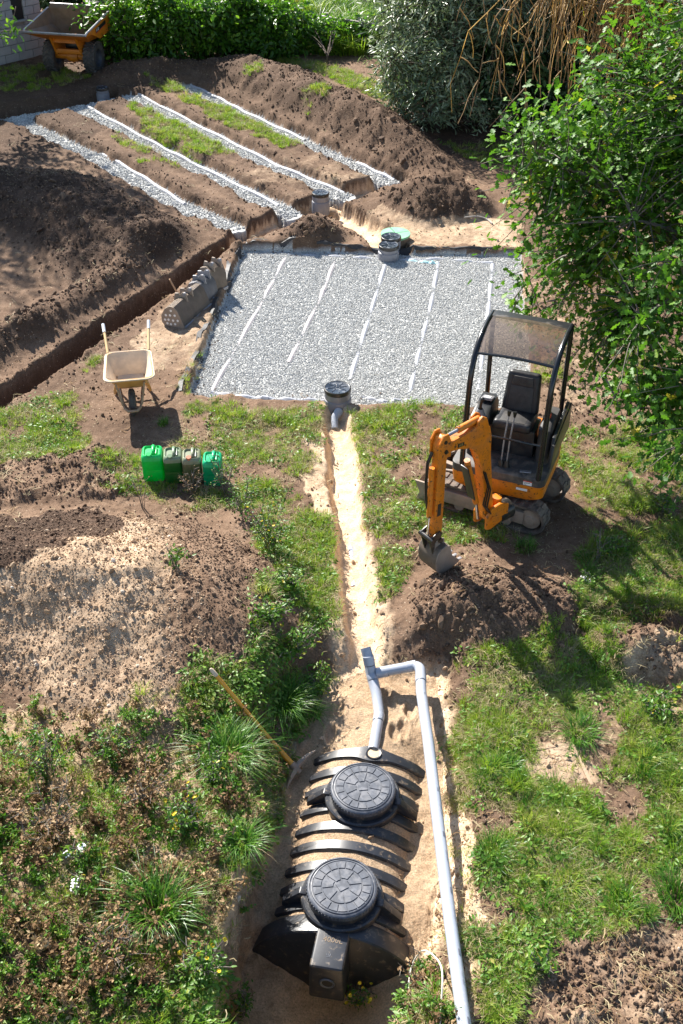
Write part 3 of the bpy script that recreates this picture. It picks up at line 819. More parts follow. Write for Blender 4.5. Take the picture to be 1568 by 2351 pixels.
# ================================================================== SEPTIC TANK
def build_tank():
    rz = math.atan2(TV.y, TV.x)
    root = empty("septic_tank", (LID1.x, LID1.y, 0), rz, "ribbed black plastic septic tank half buried in pale sand, two round lids on top", "septic tank")
    zc = T_TOP - T_R
    def Y(t): return -t
    # shell under the sand
    m = MB(); R0 = T_R - 0.075
    rows = []
    for t in np.linspace(T_T0, T_T1 - 0.02, 10):
        rows.append([(R0 * math.sin(a), Y(t), zc + R0 * math.cos(a)) for a in np.linspace(-1.35, 1.35, 40)])
    m.sheet(rows); m.build("shell", M_TANK, root)
    ribs = [-0.53, -0.31, -0.11, 0.12, 0.34, 0.55, 0.77, 0.97, 1.17]
    for i, t in enumerate(ribs):
        m = MB(); rows = []
        w = 0.067 if i else 0.072
        for a in np.linspace(-0.80, 0.80, 44):
            ww = w; rad = T_R
            if i == 0: ww = 0.070 + 0.045 * math.exp(-(a / 0.16) ** 2)
            prof = [(-ww, -0.075), (-ww + 0.012, -0.012), (-ww + 0.022, 0.0), (ww - 0.022, 0.0), (ww - 0.012, -0.012), (ww, -0.075)]
            k = 1.0 - 0.35 * max(0, (abs(a) - 0.6) / 0.2)
            rows.append([((rad + dz) * math.sin(a), Y(t) + dy * k, zc + (rad + dz) * math.cos(a)) for dy, dz in prof])
        m.sheet(rows)
        rb = m.build("rib", M_TANK, root)
        if i == 0:
            m = MB(); m.lathe([(0.058, -0.02), (0.058, 0.006), (0.072, 0.010), (0.078, 0.0)], 28, Matrix.Translation((0.02, Y(t), T_TOP)))
            m.build("vent_ring", M_TANK, rb)
            m = MB(); m.lathe([(0.0005, 0.003), (0.058, 0.003)], 28, Matrix.Translation((0.02, Y(t), T_TOP)))
            m.build("vent_hole", solid("sand_in_hole", (0.62, 0.45, 0.28), 0.9, bump=0.5), rb)
    # little gusset fins on the collars
    for t0 in (0.0, 1.077):
        for sx in (-1, 1):
            m = MB()
            m.prism([(0.30, -0.30), (0.30, -0.20), (0.36, -0.195), (0.52, -0.36), (0.52, -0.42)], -0.035, 0.035, Matrix.Translation((0, Y(t0 + 0.03), 0)) @ Matrix.Scale(sx, 4, (1, 0, 0)), 0.008)
            m.build("fin", M_TANK, root)
    # collars + lids
    for li, t0 in enumerate((0.0, 1.077)):
        lz = -0.10 if li == 0 else -0.095
        m = MB()
        m.lathe([(0.33, -0.36), (0.355, -0.25), (0.350, -0.222), (0.335, -0.212), (0.300, -0.214), (0.297, -0.13)], 56, Matrix.Translation((0, Y(t0), 0)))
        m.build("collar", M_TANK, root)
        lid = empty("lid", (0, Y(t0), lz)); lid.parent = root
        m = MB()
        m.lathe([(0.293, -0.070), (0.300, -0.062), (0.300, -0.018), (0.292, -0.008), (0.280, -0.004), (0.276, -0.012), (0.268, -0.012), (0.264, -0.002), (0.256, 0.0), (0.252, -0.005), (0.0005, -0.005)], 72)
        m.build("lid_disc", M_LIDP, lid)
        m = MB()
        for k in range(60):
            a = 2 * PI * k / 60
            m.box((0.300 * math.cos(a), 0.300 * math.sin(a), -0.040), (0.010, 0.008, 0.036), (0, 0, a))
        m.build("grip_ridges", M_LIDP, lid)["kind"] = "stuff"
        rot0 = 0.5 + li * 0.4
        def stone(name, poly):
            me_v = [(x, y, -0.0048) for x, y in poly]; c = np.mean(poly, 0)
            ins = [((x - c[0]) * 0.96 + c[0], (y - c[1]) * 0.96 + c[1], 0.0015) for x, y in poly]
            n = len(poly); f = [tuple(range(n, 2 * n))] + [(i, (i + 1) % n, n + (i + 1) % n, n + i) for i in range(n)]
            obj(name, mesh_from(name, me_v + ins, f, M_LIDP, False), lid)
        g = 0.0035
        nO, nM = 18, 8
        for k in range(nO):
            a0 = rot0 + 2 * PI * k / nO; a1 = rot0 + 2 * PI * (k + 1) / nO
            r0, r1 = 0.178, 0.247
            pl = [(r1 * math.cos(a), r1 * math.sin(a)) for a in np.linspace(a0 + g / r1, a1 - g / r1, 4)] + [(r0 * math.cos(a), r0 * math.sin(a)) for a in np.linspace(a1 - g / r0, a0 + g / r0, 4)]
            stone("panel", pl)
        for k in range(nM):
            a0 = rot0 + 0.2 + 2 * PI * k / nM; a1 = a0 + 2 * PI / nM
            r1 = 0.168; r0 = 0.062 if k % 2 else 0.076
            pl = [(r1 * math.cos(a), r1 * math.sin(a)) for a in np.linspace(a0 + g / r1, a1 - g / r1, 6)] + [(r0 * math.cos(a), r0 * math.sin(a)) for a in (a1 - g / r0, (a0 + a1) / 2, a0 + g / r0)]
            stone("panel", pl)
        stone("panel", [(0.058 * math.cos(rot0 + 0.6 + k * PI / 2) , 0.058 * math.sin(rot0 + 0.6 + k * PI / 2)) for k in range(4)])
    # house end: flange, dished face, inlet box
    m = MB()
    rows = []
    for a in np.linspace(-1.5, 1.5, 60):
        s_, c_ = math.sin(a), math.cos(a)
        pr = [(T_R - 0.075, T_T1 - 0.20), (T_R - 0.01, T_T1 - 0.18), (T_R, T_T1 - 0.165), (T_R, T_T1 - 0.012), (T_R - 0.012, T_T1), (T_R - 0.03, T_T1 + 0.003)]
        pr += [(r, T_T1 + 0.003 + 0.10 * (1 - (r / (T_R - 0.03)) ** 2)) for r in np.linspace(T_R - 0.10, 0.001, 8)]
        rows.append([(r * s_, Y(t), zc + r * c_) for r, t in pr])
    m.sheet(rows); m.build("end_wall", M_TANK, root)
    bx_ = MB()
    bx_.box((-0.01, Y(T_T1 + 0.105), T_TOP - 0.235), (0.300, 0.43, 0.46), None, 0.028, (0.93, 0.98), 3)
    box = bx_.build("inlet_box", M_TANK, root)
    m = MB(); m.lathe([(0.040, -0.03), (0.046, 0.006), (0.060, 0.010), (0.066, 0.0)], 28, Matrix.Translation((0.0, Y(T_T1 + 0.323), T_TOP - 0.21)) @ Matrix.Rotation(PI / 2, 4, 'X'))
    m.build("inlet_ring", M_LIDP, box)
    m = MB(); m.lathe([(0.0005, 0.004), (0.044, 0.004)], 24, Matrix.Translation((0.0, Y(T_T1 + 0.323), T_TOP - 0.21)) @ Matrix.Rotation(PI / 2, 4, 'X'))
    m.build("inlet_hole", M_DARK, box)
    tm = solid("sandy_lettering", (0.22, 0.165, 0.115), 0.9)
    text_part("4000L", 0.066, tm, box, Matrix.Translation((0.0, Y(T_T1 + 0.06), T_TOP - 0.0035)))
    text_part("IE", 0.05, M_LIDP, box, Matrix.Translation((-0.01, Y(T_T1 + 0.20), T_TOP - 0.0035)) @ Matrix.Rotation(PI / 2, 4, 'Z'))
    return root
TANK = build_tank()

# ================================================================== PIPES BY THE TANK
def pipe_thing(name, pts, r, mat, label, cat, joints=(), n=18, group=None):
    base = Vector(pts[0]); root = empty(name, base, 0, label, cat, group)
    m = MB(); m.tube([Vector(p) - base for p in pts], r, n); m.build("pipe_barrel", mat, root)
    for (p, d, ln, k) in joints:
        p = Vector(p) - base; d = Vector(d).normalized()
        m = MB(); m.tube([p - d * ln / 2, p - d * ln / 2 * 0.9, p + d * ln / 2 * 0.9, p + d * ln / 2], [r * 1.0, r * k, r * k, r * 1.0], n); o = m.build("coupling", mat, root)
        m = MB(); m.tube([p + d * ln / 2, p + d * (ln / 2 + 0.006)], r * 1.03, n); m.build("seal", M_SEAM, root)
    return root
zT = -0.13
tee = place(853, 1548, zT); up1 = place(846, 1512, 0.02); up0 = place(839, 1487, 0.10)
dn1 = place(864, 1592, -0.20); dn2 = place(871, 1640, -0.24); dn3 = place(857, 1722, -0.26)
elb = place(950, 1530, -0.03)
R_P = 0.054
du = (dn1 - tee).normalized()
pipe_thing("outlet_pipe", [up0, up1, tee, dn1, dn2 - (dn2 - dn1).normalized() * 0.04, dn2 + (dn3 - dn2).normalized() * 0.04, dn3], R_P, M_PVC,
           "grey plastic outlet pipe with open cut end and a side branch, running into the tank", "pipe",
           [(up1.lerp(tee, 0.1), tee - up1, 0.10, 1.08), (tee, du, 0.16, 1.09), (dn2 + (dn3 - dn2).normalized() * 0.05, dn3 - dn2, 0.09, 1.07)])
# elbow + long pipe
pv = [place(967, 1588, 0.02), place(983, 1700, 0.07), place(999, 1833, 0.09), place(1034, 2118, 0.10), place(1075, 2420, 0.11)]
def arcpts(a, b, c, n=7, k=0.16):
    d1 = (a - b).normalized(); d2 = (c - b).normalized(); p = b + d1 * k; q = b + d2 * k
    return [p.lerp(b, t).lerp(b.lerp(q, t), t) for t in np.linspace(0, 1, n)]
corner = place(965, 1526, -0.01)
side = [tee + Vector((0.05, 0.0, 0.02))] + arcpts(tee, corner, pv[0], 8, 0.11) + pv
vp = pipe_thing("vent_pipe", side, R_P, M_PVC, "long straight grey pipe lying beside the black tank with an elbow at one end", "pipe",
           [(tee.lerp(corner, 0.22), corner - tee, 0.12, 1.07), (tee.lerp(corner, 0.82), corner - tee, 0.10, 1.07), (pv[0].lerp(corner, 0.45), pv[0] - corner, 0.09, 1.07)])
# print on the long pipe
base = Vector(side[0])
for k in range(7):
    i = 1 + k // 2 if k < 6 else 3
    a, b = (pv[0], pv[2]) if k < 3 else (pv[2], pv[4])
    t = (0.06, 0.42, 0.95)[k] if k < 3 else (0.18, 0.42, 0.66, 0.9)[k - 3]
    p = a.lerp(b, t); d = (b - a).normalized(); s_ = d.cross(Vector((0, 0, 1))).normalized(); 
    if s_.x < 0: s_ = -s_
    nrm = (Vector((0, 0, 1)) * 0.86 + s_ * 0.5).normalized(); ax = d; ay = nrm.cross(ax).normalized()
    m = MB(); Mx = basis(ax, ay, nrm, p - base + nrm * (R_P + 0.0005))
    m.box((0, 0, 0), (0.05, 0.014, 0.0016)); m.bm.transform(Mx); m.build("print_mark", solid("print_grey", (0.12, 0.13, 0.16), 0.5), vp, smooth=False)
    Mt = basis(ax, ay, nrm, p - base + d * 0.22 + nrm * (R_P + 0.0008))
    text_part("Ø100 · 110x3.0", 0.016, solid("print_grey2", (0.2, 0.21, 0.25), 0.5), vp, Mt, "print_line", 0.0003)

# ================================================================== PICKAXE
def build_pick():
    hz_ = G(679, 1764, -0.25).z; head = place(679, 1764, hz_ + 0.10)
    top = G(483, 1535, 0.3); best = None
    for lift in np.linspace(0.04, 0.8, 39):
        tp = place(483, 1535, top.z + lift)
        if all(head.lerp(tp, t).z > hgt(*head.lerp(tp, t).xy) + 0.0 for t in np.linspace(0.12, 1, 14)): break
    top = place(483, 1535, tp.z + 0.14)
    root = empty("pickaxe", head, 0, "pickaxe with orange wooden handle leaning over long grass into the pit", "pickaxe")
    a = Vector((0, 0, 0)); b = top - head; L = b.length; d = b.normalized()
    side = d.cross(Vector((0, 0, 1))).normalized()
    m = MB(); rr = [0.030, 0.026, 0.020, 0.018, 0.018, 0.019, 0.021]
    m.tube([d * (L * t) + Vector((0, 0, -0.012 * math.sin(t * PI))) for t in np.linspace(-0.02, 0.93, 7)], rr, 12); m.build("handle", M_HICK, root)
    m = MB(); m.tube([d * (L * 0.93), d * (L * 0.985), d * L], [0.021, 0.021, 0.012], 12); m.build("handle_end", M_WOODEND, root)
    m = MB()
    m.tube([a - d * 0.05, a + d * 0.07], [0.036, 0.033], 12)
    up = side.cross(d).normalized()
    v1 = (Vector((0.5, 0.75, 0.45))).normalized(); v1 = (v1 - d * v1.dot(d) * 0.6).normalized()
    m.tube([a, a + v1 * 0.08 + d * 0.0, a + v1 * 0.17 - d * 0.015, a + v1 * 0.27 - d * 0.05], [0.036, 0.03, 0.022, 0.006], 8)
    v2 = -v1
    w = d.cross(v1).normalized()
    rows = []
    for t, hw, th in ((0.0, 0.03, 0.026), (0.07, 0.03, 0.02), (0.15, 0.042, 0.013), (0.23, 0.052, 0.004)):
        c = a + v2 * t - d * (0.9 * t * t)
        rows.append([c + w * hw + d * th, c - w * hw + d * th, c - w * hw - d * th, c + w * hw - d * th, c + w * hw + d * th])
    m.sheet(rows); m.build("head", M_STEEL, root)
build_pick()

# ================================================================== ROUND CHAMBERS
def build_chamber(px, py, zt, h, r, label, notch=False):
    c = place(px, py, zt); root = empty("inspection_chamber", (c.x, c.y, zt - h), random.uniform(0, 6), label, "inspection chamber", "round grey inspection chambers")
    m = MB(); m.lathe([(r, -0.06), (r * 1.02, 0), (r * 1.02, h * 0.48), (r * 0.985, h * 0.54), (r * 0.93, h * 0.56), (r * 0.93, h * 0.60), (r * 0.95, h * 0.63), (r * 0.95, h - 0.055)], 44); m.build("body", M_CHAMB, root)
    m = MB(); m.lathe([(r * 0.96, h - 0.062), (r * 0.985, h - 0.055), (r * 0.985, h - 0.018), (r * 0.965, h - 0.004), (r * 0.93, h), (r * 0.905, h - 0.006)], 44)
    ring = m.build("lid_ring", M_CLIDR, root)
    m = MB(); m.lathe([(r * 0.905, h - 0.006), (r * 0.89, h - 0.001), (r * 0.86, h - 0.003), (0.0005, h - 0.003)], 44)
    lid = m.build("lid", M_CLID, root)
    for k in range(8):
        a = k * PI / 4 + 0.2
        m = MB(); m.box((r * 0.45 * math.cos(a), r * 0.45 * math.sin(a), h - 0.001), (r * 0.55, 0.006, 0.006), (0, 0, a)); m.build("lid_ridge", M_CLID, lid)
    m = MB(); m.lathe([(0.018, h - 0.003), (0.014, h + 0.004), (0.0005, h + 0.004)], 12); m.build("lid_boss", M_CLID, lid)
    if notch:
        root.rotation_euler.z = 0
        m = MB(); m.lathe([(0.0005, 0), (0.062, 0.0)], 24, Matrix.Translation((-0.005, -r * 1.022, 0.05)) @ Matrix.Rotation(PI / 2, 4, 'X')); m.build("pipe_socket", M_DARK, root)
        m = MB(); m.lathe([(0.060, -0.02), (0.060, 0.008), (0.072, 0.008), (0.074, -0.02)], 24, Matrix.Translation((-0.005, -r * 1.02, 0.05)) @ Matrix.Rotation(PI / 2, 4, 'X')); m.build("socket_rim", M_CLIDR, root)
    return root
CH = build_chamber(775, 889, 0.22, 0.36, 0.190, "grey round chamber with shiny black lid where the sandy trench meets the gravel bed", True)
build_chamber(892.5, 561, 0.17, 0.27, 0.178, "round grey chamber standing on the gravel before the green-lidded well")
build_chamber(898, 542, 0.19, 0.52, 0.180, "grey round chamber with black lid squeezed between its twin and the green-lidded well")
build_chamber(736, 441, 0.16, 0.36, 0.168, "lone grey round chamber with black lid at the end of a gravel trench")
build_chamber(234, 200, 0.12, 0.30, 0.150, "dark blue-grey chamber in the shade at the heads of the gravel trenches")
def build_well():
    c = place(908, 535, 0.12); root = empty("pump_well", (c.x, c.y, -0.4), 0.35, "brown round well with a pale green split lid behind the twin chambers", "well")
    r = 0.262
    m = MB(); m.lathe([(r * 0.96, -0.05), (r * 0.96, 0.48)], 44); m.build("body", M_GWELL, root)
    for a0 in (0.0, PI * 0.5, PI):
        m = MB(); a1 = a0 + (PI / 2 if a0 < PI else PI)
        n = 22; ang = np.linspace(a0 + 0.03, a1 - 0.03, n)
        off = Vector((math.cos((a0 + a1) / 2), math.sin((a0 + a1) / 2), 0)) * 0.008
        top = [Vector((r * math.cos(a), r * math.sin(a), 0.52)) for a in ang] + [off + Vector((0, 0, 0.52))]
        bot = [Vector((p.x, p.y, 0.485)) for p in top]
        tv = [m.bm.verts.new(p) for p in top]; bv = [m.bm.verts.new(p) for p in bot]
        m.bm.faces.new(tv); m.bm.faces.new(bv[::-1])
        for i in range(len(tv)): m.bm.faces.new((tv[i], bv[i], bv[(i + 1) % len(tv)], tv[(i + 1) % len(tv)]))
        m.build("lid_sector", M_GLID, root, smooth=False)
    return root
build_well()
# pipe stub entering the near chamber
pa = place(777, 946, -0.05); pb = place(768, 960, -0.10); pb2 = place(769, 985, -0.18)
pipe_thing("inlet_pipe", [CH.location + Vector((-0.005, -0.15, 0.05)), pa, pb, pb2], 0.05, M_PVC, "sand-dusted grey pipe entering the chamber from the sandy trench", "pipe")
# a dipping stretch of pipe showing in the sandy trench
for (a, b) in (((806, 1255), (812, 1345)),):
    q0 = G(*a); q1 = G(*b); q0.z -= 0.034; q1.z -= 0.036
    pipe_thing("buried_pipe", [q0, q0.lerp(q1, 0.5), q1], 0.048, M_PVC, "short stretch of grey pipe just showing through the sand of the narrow trench", "pipe", n=12)

# ================================================================== DRAIN PIPES
def drain(pts, mat, r, z, label, group, n=10):
    ps = []
    for i in range(len(pts) - 1):
        for t in np.linspace(0, 1, 14)[:-1 if i < len(pts) - 2 else None]:
            x, y = P(pts[i][0] * (1 - t) + pts[i + 1][0] * t, pts[i][1] * (1 - t) + pts[i + 1][1] * t, z)
            ps.append(Vector((x, y, z + 0.013 * math.sin(len(ps) * 0.9 + r * 500 + pts[0][0]))))
    base = ps[0].copy(); root = empty("drain_pipe", base, 0, label, "pipe", group)
    m = MB(); m.tube([p - base for p in ps], r, n); m.build("pipe_barrel", mat, root)
    step = 10
    for i in range(step, len(ps) - 2, step):
        m = MB(); d = (ps[i + 1] - ps[i]).normalized(); p = ps[i] - base
        m.tube([p - d * 0.05, p + d * 0.05], r * 1.1, n); m.build("sleeve", mat, root)
    return root
BP = BED_Z - 0.025
for pts, mat, lab in [
    ([(657, 592), (600, 700), (487, 900)], M_PVCP, "half-buried drain pipe along the gravel bed's edge beside the loose buckets"),
    ([(769, 602), (735, 690), (663, 836)], M_PVCP, "half-buried drain pipe, second from the loose buckets"),
    ([(884, 612), (845, 740), (802, 880)], M_PVCW, "half-buried drain pipe joining the front chamber of the pair to the bed's near chamber"),
    ([(1006, 606), (990, 700), (960, 820), (936, 925)], M_PVCW, "half-buried drain pipe, second from the oak, ending in a bend near the digger"),
    ([(1131, 610), (1121, 715), (1097, 900)], M_PVCW, "half-buried drain pipe passing behind the digger cab"),
    ([(660, 588), (770, 592), (885, 598)], M_PVCW, "rear header pipe from the outer drain to the twin chambers"),
    ([(900, 600), (1010, 598), (1131, 607)], M_PVCW, "rear header pipe from the twin chambers towards the oak"),
    ([(925, 600), (980, 606), (1006, 608)], M_PVCT, "short turquoise-tinted header pipe beside the twin chambers"),
    ([(484, 904), (560, 914), (650, 920), (745, 922)], M_PVCW, "front header pipe lying along the turf between the barrow and the near chamber"),
    ([(830, 914), (880, 926), (936, 922)], M_PVCW, "front header pipe between the near chamber and the digger")]:
    drain(pts, mat, 0.042, BP, lab, "drain pipes in the gravel bed")
TP = -0.135 + 0.008
for pts, lab in [([(120, 300), (210, 338), (330, 408), (425, 470)], "white drain pipe in the gravel trench next to the tree-shaded heap"),
    ([(200, 246), (340, 322), (460, 384), (640, 472)], "white drain pipe in the second trench from the tree-shaded heap"),
    ([(300, 208), (480, 302), (640, 382), (790, 444)], "white drain pipe in the trench ending at the lone chamber"),
    ([(420, 188), (500, 225), (570, 262), (700, 322)], "white drain pipe in the trench along the soil ridge, far stretch"),
    ([(820, 374), (905, 414)], "white drain pipe end poking from the trench below the dark mound")]:
    drain(pts, M_PVCW, 0.042, TP, lab, "white pipes in the gravel trenches")
# ================================================================== MINI EXCAVATOR
def build_excavator():
    root = empty("mini_excavator", (2.0, 11.06, 0), 0, "orange mini digger with black canopy and rubber tracks, its bucket resting on fresh soil", "excavator")
    g0 = 0.01
    UR = Matrix.Translation((-0.12, 0.06, g0)) @ Matrix.Rotation(math.radians(61.9), 4, 'Z')
    HR = Matrix.Rotation(math.radians(158.3), 4, 'Z')
    def par(m, name, mat, M, p=root, **kw):
        m.bm.transform(M); return m.build(name, mat, p, **kw)
    # ---- tracks (local y = forward)
    L2, RT, TW = 0.58, 0.185, 0.225
    for sx in (-1, 1):
        X0 = sx * 0.36
        def loop(r):
            pts = [(L2 + r * math.cos(a), 0.19 + r * math.sin(a)) for a in np.linspace(-PI / 2, PI / 2, 13)]
            pts += [(y, 0.19 + r - 0.012 * math.sin((L2 - y) / (2 * L2) * PI)) for y in np.linspace(L2, -L2, 11)[1:-1]]
            pts += [(-L2 + r * math.cos(a), 0.19 + r * math.sin(a)) for a in np.linspace(PI / 2, 1.5 * PI, 13)]
            pts += [(y, 0.19 - r) for y in np.linspace(-L2, L2, 11)[1:-1]]
            return pts
        o_, i_ = loop(RT), loop(RT - 0.028)
        m = MB(); n = len(o_); rows = []
        for k in range(n + 1):
            (a, b), (c, d) = o_[k % n], i_[k % n]
            rows.append([(X0 - TW / 2, a, b), (X0 + TW / 2, a, b), (X0 + TW / 2, c, d), (X0 - TW / 2, c, d), (X0 - TW / 2, a, b)])
        m.sheet(rows); bmesh.ops.remove_doubles(m.bm, verts=m.bm.verts[:], dist=0.0005)
        belt = par(m, "track_belt", M_TRACK, UR)
        # lugs
        per = 0; P0 = o_ + [o_[0]]; seg = [math.dist(P0[k], P0[k + 1]) for k in range(n)]; tot = sum(seg); NL = 34
        for q in range(NL):
            s_ = tot * q / NL; k = 0
            while s_ > seg[k]: s_ -= seg[k]; k += 1
            t = s_ / seg[k]; a = Vector((0, *P0[k])); b = Vector((0, *P0[k + 1])); c = a.lerp(b, t); d = (b - a).normalized()
            nr = Vector((0, d.z, -d.y)); 
            if nr.dot(c - Vector((0, 0, 0.19))) < 0: nr = -nr
            for sd in (-1, 1):
                off = (0.012 if sd > 0 else -0.012)
                mm = MB(); mm.box((0, 0, 0), (TW * 0.47, 0.046, 0.014), None, 0.004, (0.95, 0.8), 1)
                mm.bm.transform(UR @ basis((1, 0, 0), d, nr, c + nr * 0.006 + Vector((X0 + sd * TW * 0.25, 0, 0)) + d * off))
                mm.build("tread_lug", M_TRACK, belt)
        # frame and wheels
        m = MB(); m.box((X0 + sx * 0.01, 0, 0.19), (TW * 0.78, 1.02, 0.17), None, 0.02); par(m, "track_frame", M_TRACKF, UR)
        m = MB(); m.box((X0 + sx * (TW * 0.40 + 0.020), 0.08, 0.20), (0.035, 0.92, 0.17), None, 0.012); par(m, "side_plate", M_TRACKF, UR)
        for (yy, rr, nm) in ((-L2, 0.125, "sprocket"), (L2, 0.135, "idler")):
            ax = Matrix.Translation((X0, yy, 0.19)) @ Matrix.Rotation(PI / 2, 4, 'Y')
            m = MB(); m.lathe([(0.0005, TW * 0.42), (0.055, TW * 0.42), (0.065, TW * 0.36), (0.10, TW * 0.34), (rr, TW * 0.30), (rr, -TW * 0.30), (0.10, -TW * 0.34), (0.065, -TW * 0.36), (0.055, -TW * 0.42), (0.0005, -TW * 0.42)], 24, ax)
            par(m, nm, M_TRACKF, UR)
        for yy in (-0.3, 0.0, 0.3):
            m = MB(); m.lathe([(0.0005, TW * .4), (0.06, TW * .4), (0.06, -TW * .4), (0.0005, -TW * .4)], 16, Matrix.Translation((X0, yy, 0.085)) @ Matrix.Rotation(PI / 2, 4, 'Y')); par(m, "roller", M_TRACKF, UR)
        m = MB(); m.tube([(X0 + sx * 0.125, -0.36, 0.15), (X0 + sx * 0.15, -0.36, 0.16), (X0 + sx * 0.15, -0.36, 0.26), (X0 + sx * 0.125, -0.36, 0.27)], 0.010, 8); par(m, "lashing_eye", M_TRACKF, UR)
    m = MB(); m.box((0, 0, 0.27), (0.56, 0.62, 0.18), None, 0.03); m.lathe([(0.30, 0.36), (0.30, 0.47), (0.0005, 0.47)], 36); par(m, "undercarriage", M_BLACKG, UR)
    # blade
    rows = []
    for z in np.linspace(0.0, 0.27, 8):
        bow = 0.05 * (2 * z / 0.27 - 1) ** 2
        rows.append([(-0.47, 0.78 + bow, z + 0.03), (0.47, 0.78 + bow, z + 0.03)])
    m = MB(); m.sheet(rows); bmesh.ops.solidify(m.bm, geom=m.bm.faces[:], thickness=0.022)
    blade = par(m, "dozer_blade", M_STEEL, UR)
    for sx in (-1, 1):
        m = MB(); m.prism([(0.70, 0.02), (0.86, 0.02), (0.80, 0.16), (0.87, 0.31), (0.74, 0.31), (0.72, 0.16)], sx * 0.465, sx * 0.49, Matrix.Rotation(PI / 2, 4, 'Z') @ Matrix.Scale(-1, 4, (0, 1, 0))); par(m, "blade_cheek", M_STEEL, UR, blade)
        m = MB(); m.box((sx * 0.17, 0.55, 0.16), (0.07, 0.5, 0.09), (0.1, 0, 0), 0.01); par(m, "blade_arm", M_STEEL, UR, blade)
    m = MB(); m.tube([(0, 0.3, 0.27), (0, 0.55, 0.24)], 0.035, 12); m.tube([(0, 0.5, 0.245), (0, 0.76, 0.20)], 0.02, 10); par(m, "blade_ram", M_STEEL, UR, blade)

    # ---- house (local y = forward, x = machine right = viewer's left)
    m = MB()
    out = []   # plan outline, rounded
    def rr_(x0, x1, y0, y1, rf, rb):
        o = []
        for cx, cy, a0, r in ((x1 - rf, y1 - rf, 0, rf), (x0 + rf, y1 - rf, PI / 2, rf), (x0 + rb, y0 + rb, PI, rb), (x1 - rb, y0 + rb, 1.5 * PI, rb)):
            for k in range(7): a = a0 + k * PI / 12; o.append((cx + r * math.cos(a), cy + r * math.sin(a)))
        return o
    def loft(m, levels, cap=True):
        rows = []
        for (o, z) in levels: rows.append([Vector((x, y, z)) for x, y in o] + [Vector((o[0][0], o[0][1], z))])
        m.sheet(rows)
        if cap:
            m.bm.verts.ensure_lookup_table()
        bmesh.ops.remove_doubles(m.bm, verts=m.bm.verts[:], dist=0.0004)
        bmesh.ops.holes_fill(m.bm, edges=[e for e in m.bm.edges if e.is_boundary], sides=0)
    loft(m, [(rr_(-0.42, 0.50, -0.5, 0.40, 0.10, 0.2), 0.41), (rr_(-0.50, 0.58, -0.62, 0.47, 0.10, 0.25), 0.49), (rr_(-0.505, 0.59, -0.64, 0.485, 0.10, 0.26), 0.60), (rr_(-0.505, 0.59, -0.64, 0.485, 0.09, 0.26), 0.665)])
    par(m, "chassis_skirt", M_PAINT, HR)
    m = MB(); loft(m, [(rr_(-0.508, 0.593, -0.30, 0.490, 0.09, 0.02), 0.668), (rr_(-0.508, 0.593, -0.30, 0.490, 0.09, 0.02), 0.765), (rr_(-0.495, 0.58, -0.30, 0.478, 0.08, 0.02), 0.772)])
    fl = par(m, "floor_pan", M_FLOORM, HR)
    m = MB(); loft(m, [(rr_(-0.505, 0.505, -0.66, -0.20, 0.05, 0.26), 0.668), (rr_(-0.505, 0.505, -0.66, -0.20, 0.05, 0.26), 0.84), (rr_(-0.47, 0.47, -0.62, -0.23, 0.05, 0.22), 0.90)])
    par(m, "engine_hood", M_PAINT, HR)
    HR0 = HR; m = MB(); m.box((0.05, -0.10, 0.93), (0.62, 0.34, 0.38), None, 0.025); par(m, "seat_base", M_BLACK, HR)
    HR = HR0 @ Matrix.Translation((0, -0.03, 0.15))
    m = MB(); m.prism([(-0.48, 0.75), (0.30, 0.75), (0.20, 1.02), (-0.48, 1.12)], 0.462, 0.50, HR @ Matrix.Translation((-0.98, 0, 0)) @ Matrix.Rotation(PI / 2, 4, 'Z') @ Matrix.Scale(-1, 4, (0, 1, 0)), 0.006); m.build("side_panel", M_BLACK, root)
    m = MB(); m.prism([(-0.60, 0.70), (0.36, 0.70), (0.28, 0.95), (-0.60, 1.04)], 0, 0.03, HR @ Matrix.Translation((-0.50, 0, 0)) @ Matrix.Rotation(PI / 2, 4, 'Z'), 0.006); m.build("side_panel", M_BLACK, root)
    # right-hand console with joystick (viewer's left)
    m = MB(); loft(m, [(rr_(0.27, 0.49, -0.28, 0.30, 0.06, 0.04), 0.60), (rr_(0.27, 0.49, -0.28, 0.28, 0.06, 0.04), 1.08), (rr_(0.29, 0.47, -0.26, 0.05, 0.05, 0.04), 1.16)])
    con = par(m, "console", M_BLACK, HR)
    m = MB(); m.box((0.37, -0.10, 1.185), (0.13, 0.16, 0.03), (0.3, 0, 0), 0.01); dp = par(m, "display_pod", M_STEEL2, HR, con)
    m = MB(); m.box((0.37, -0.085, 1.206), (0.075, 0.085, 0.008), (0.3, 0, 0), 0.003); par(m, "display", M_WHITE, HR, con)
    m = MB(); m.lathe([(0.075, 1.085), (0.07, 1.12), (0.055, 1.125), (0.038, 1.18), (0.03, 1.19)], 20, Matrix.Translation((0.385, 0.17, 0))); par(m, "lever_gaiter", solid("gaiter_grey", (0.20, 0.20, 0.205), 0.6), HR, con)
    m = MB(); m.tube([(0.385, 0.17, 1.17), (0.385, 0.165, 1.25), (0.375, 0.15, 1.30)], [0.018, 0.016, 0.024], 10); m.ball((0.375, 0.148, 1.305), 0.026); par(m, "joystick", M_RUBBER, HR, con)
    # left-hand console (viewer's right)
    m = MB(); loft(m, [(rr_(-0.46, -0.30, -0.30, 0.18, 0.05, 0.04), 0.60), (rr_(-0.46, -0.30, -0.30, 0.16, 0.05, 0.04), 1.06), (rr_(-0.45, -0.31, -0.28, 0.05, 0.05, 0.04), 1.13)])
    con2 = par(m, "console", M_VINYL2, HR)
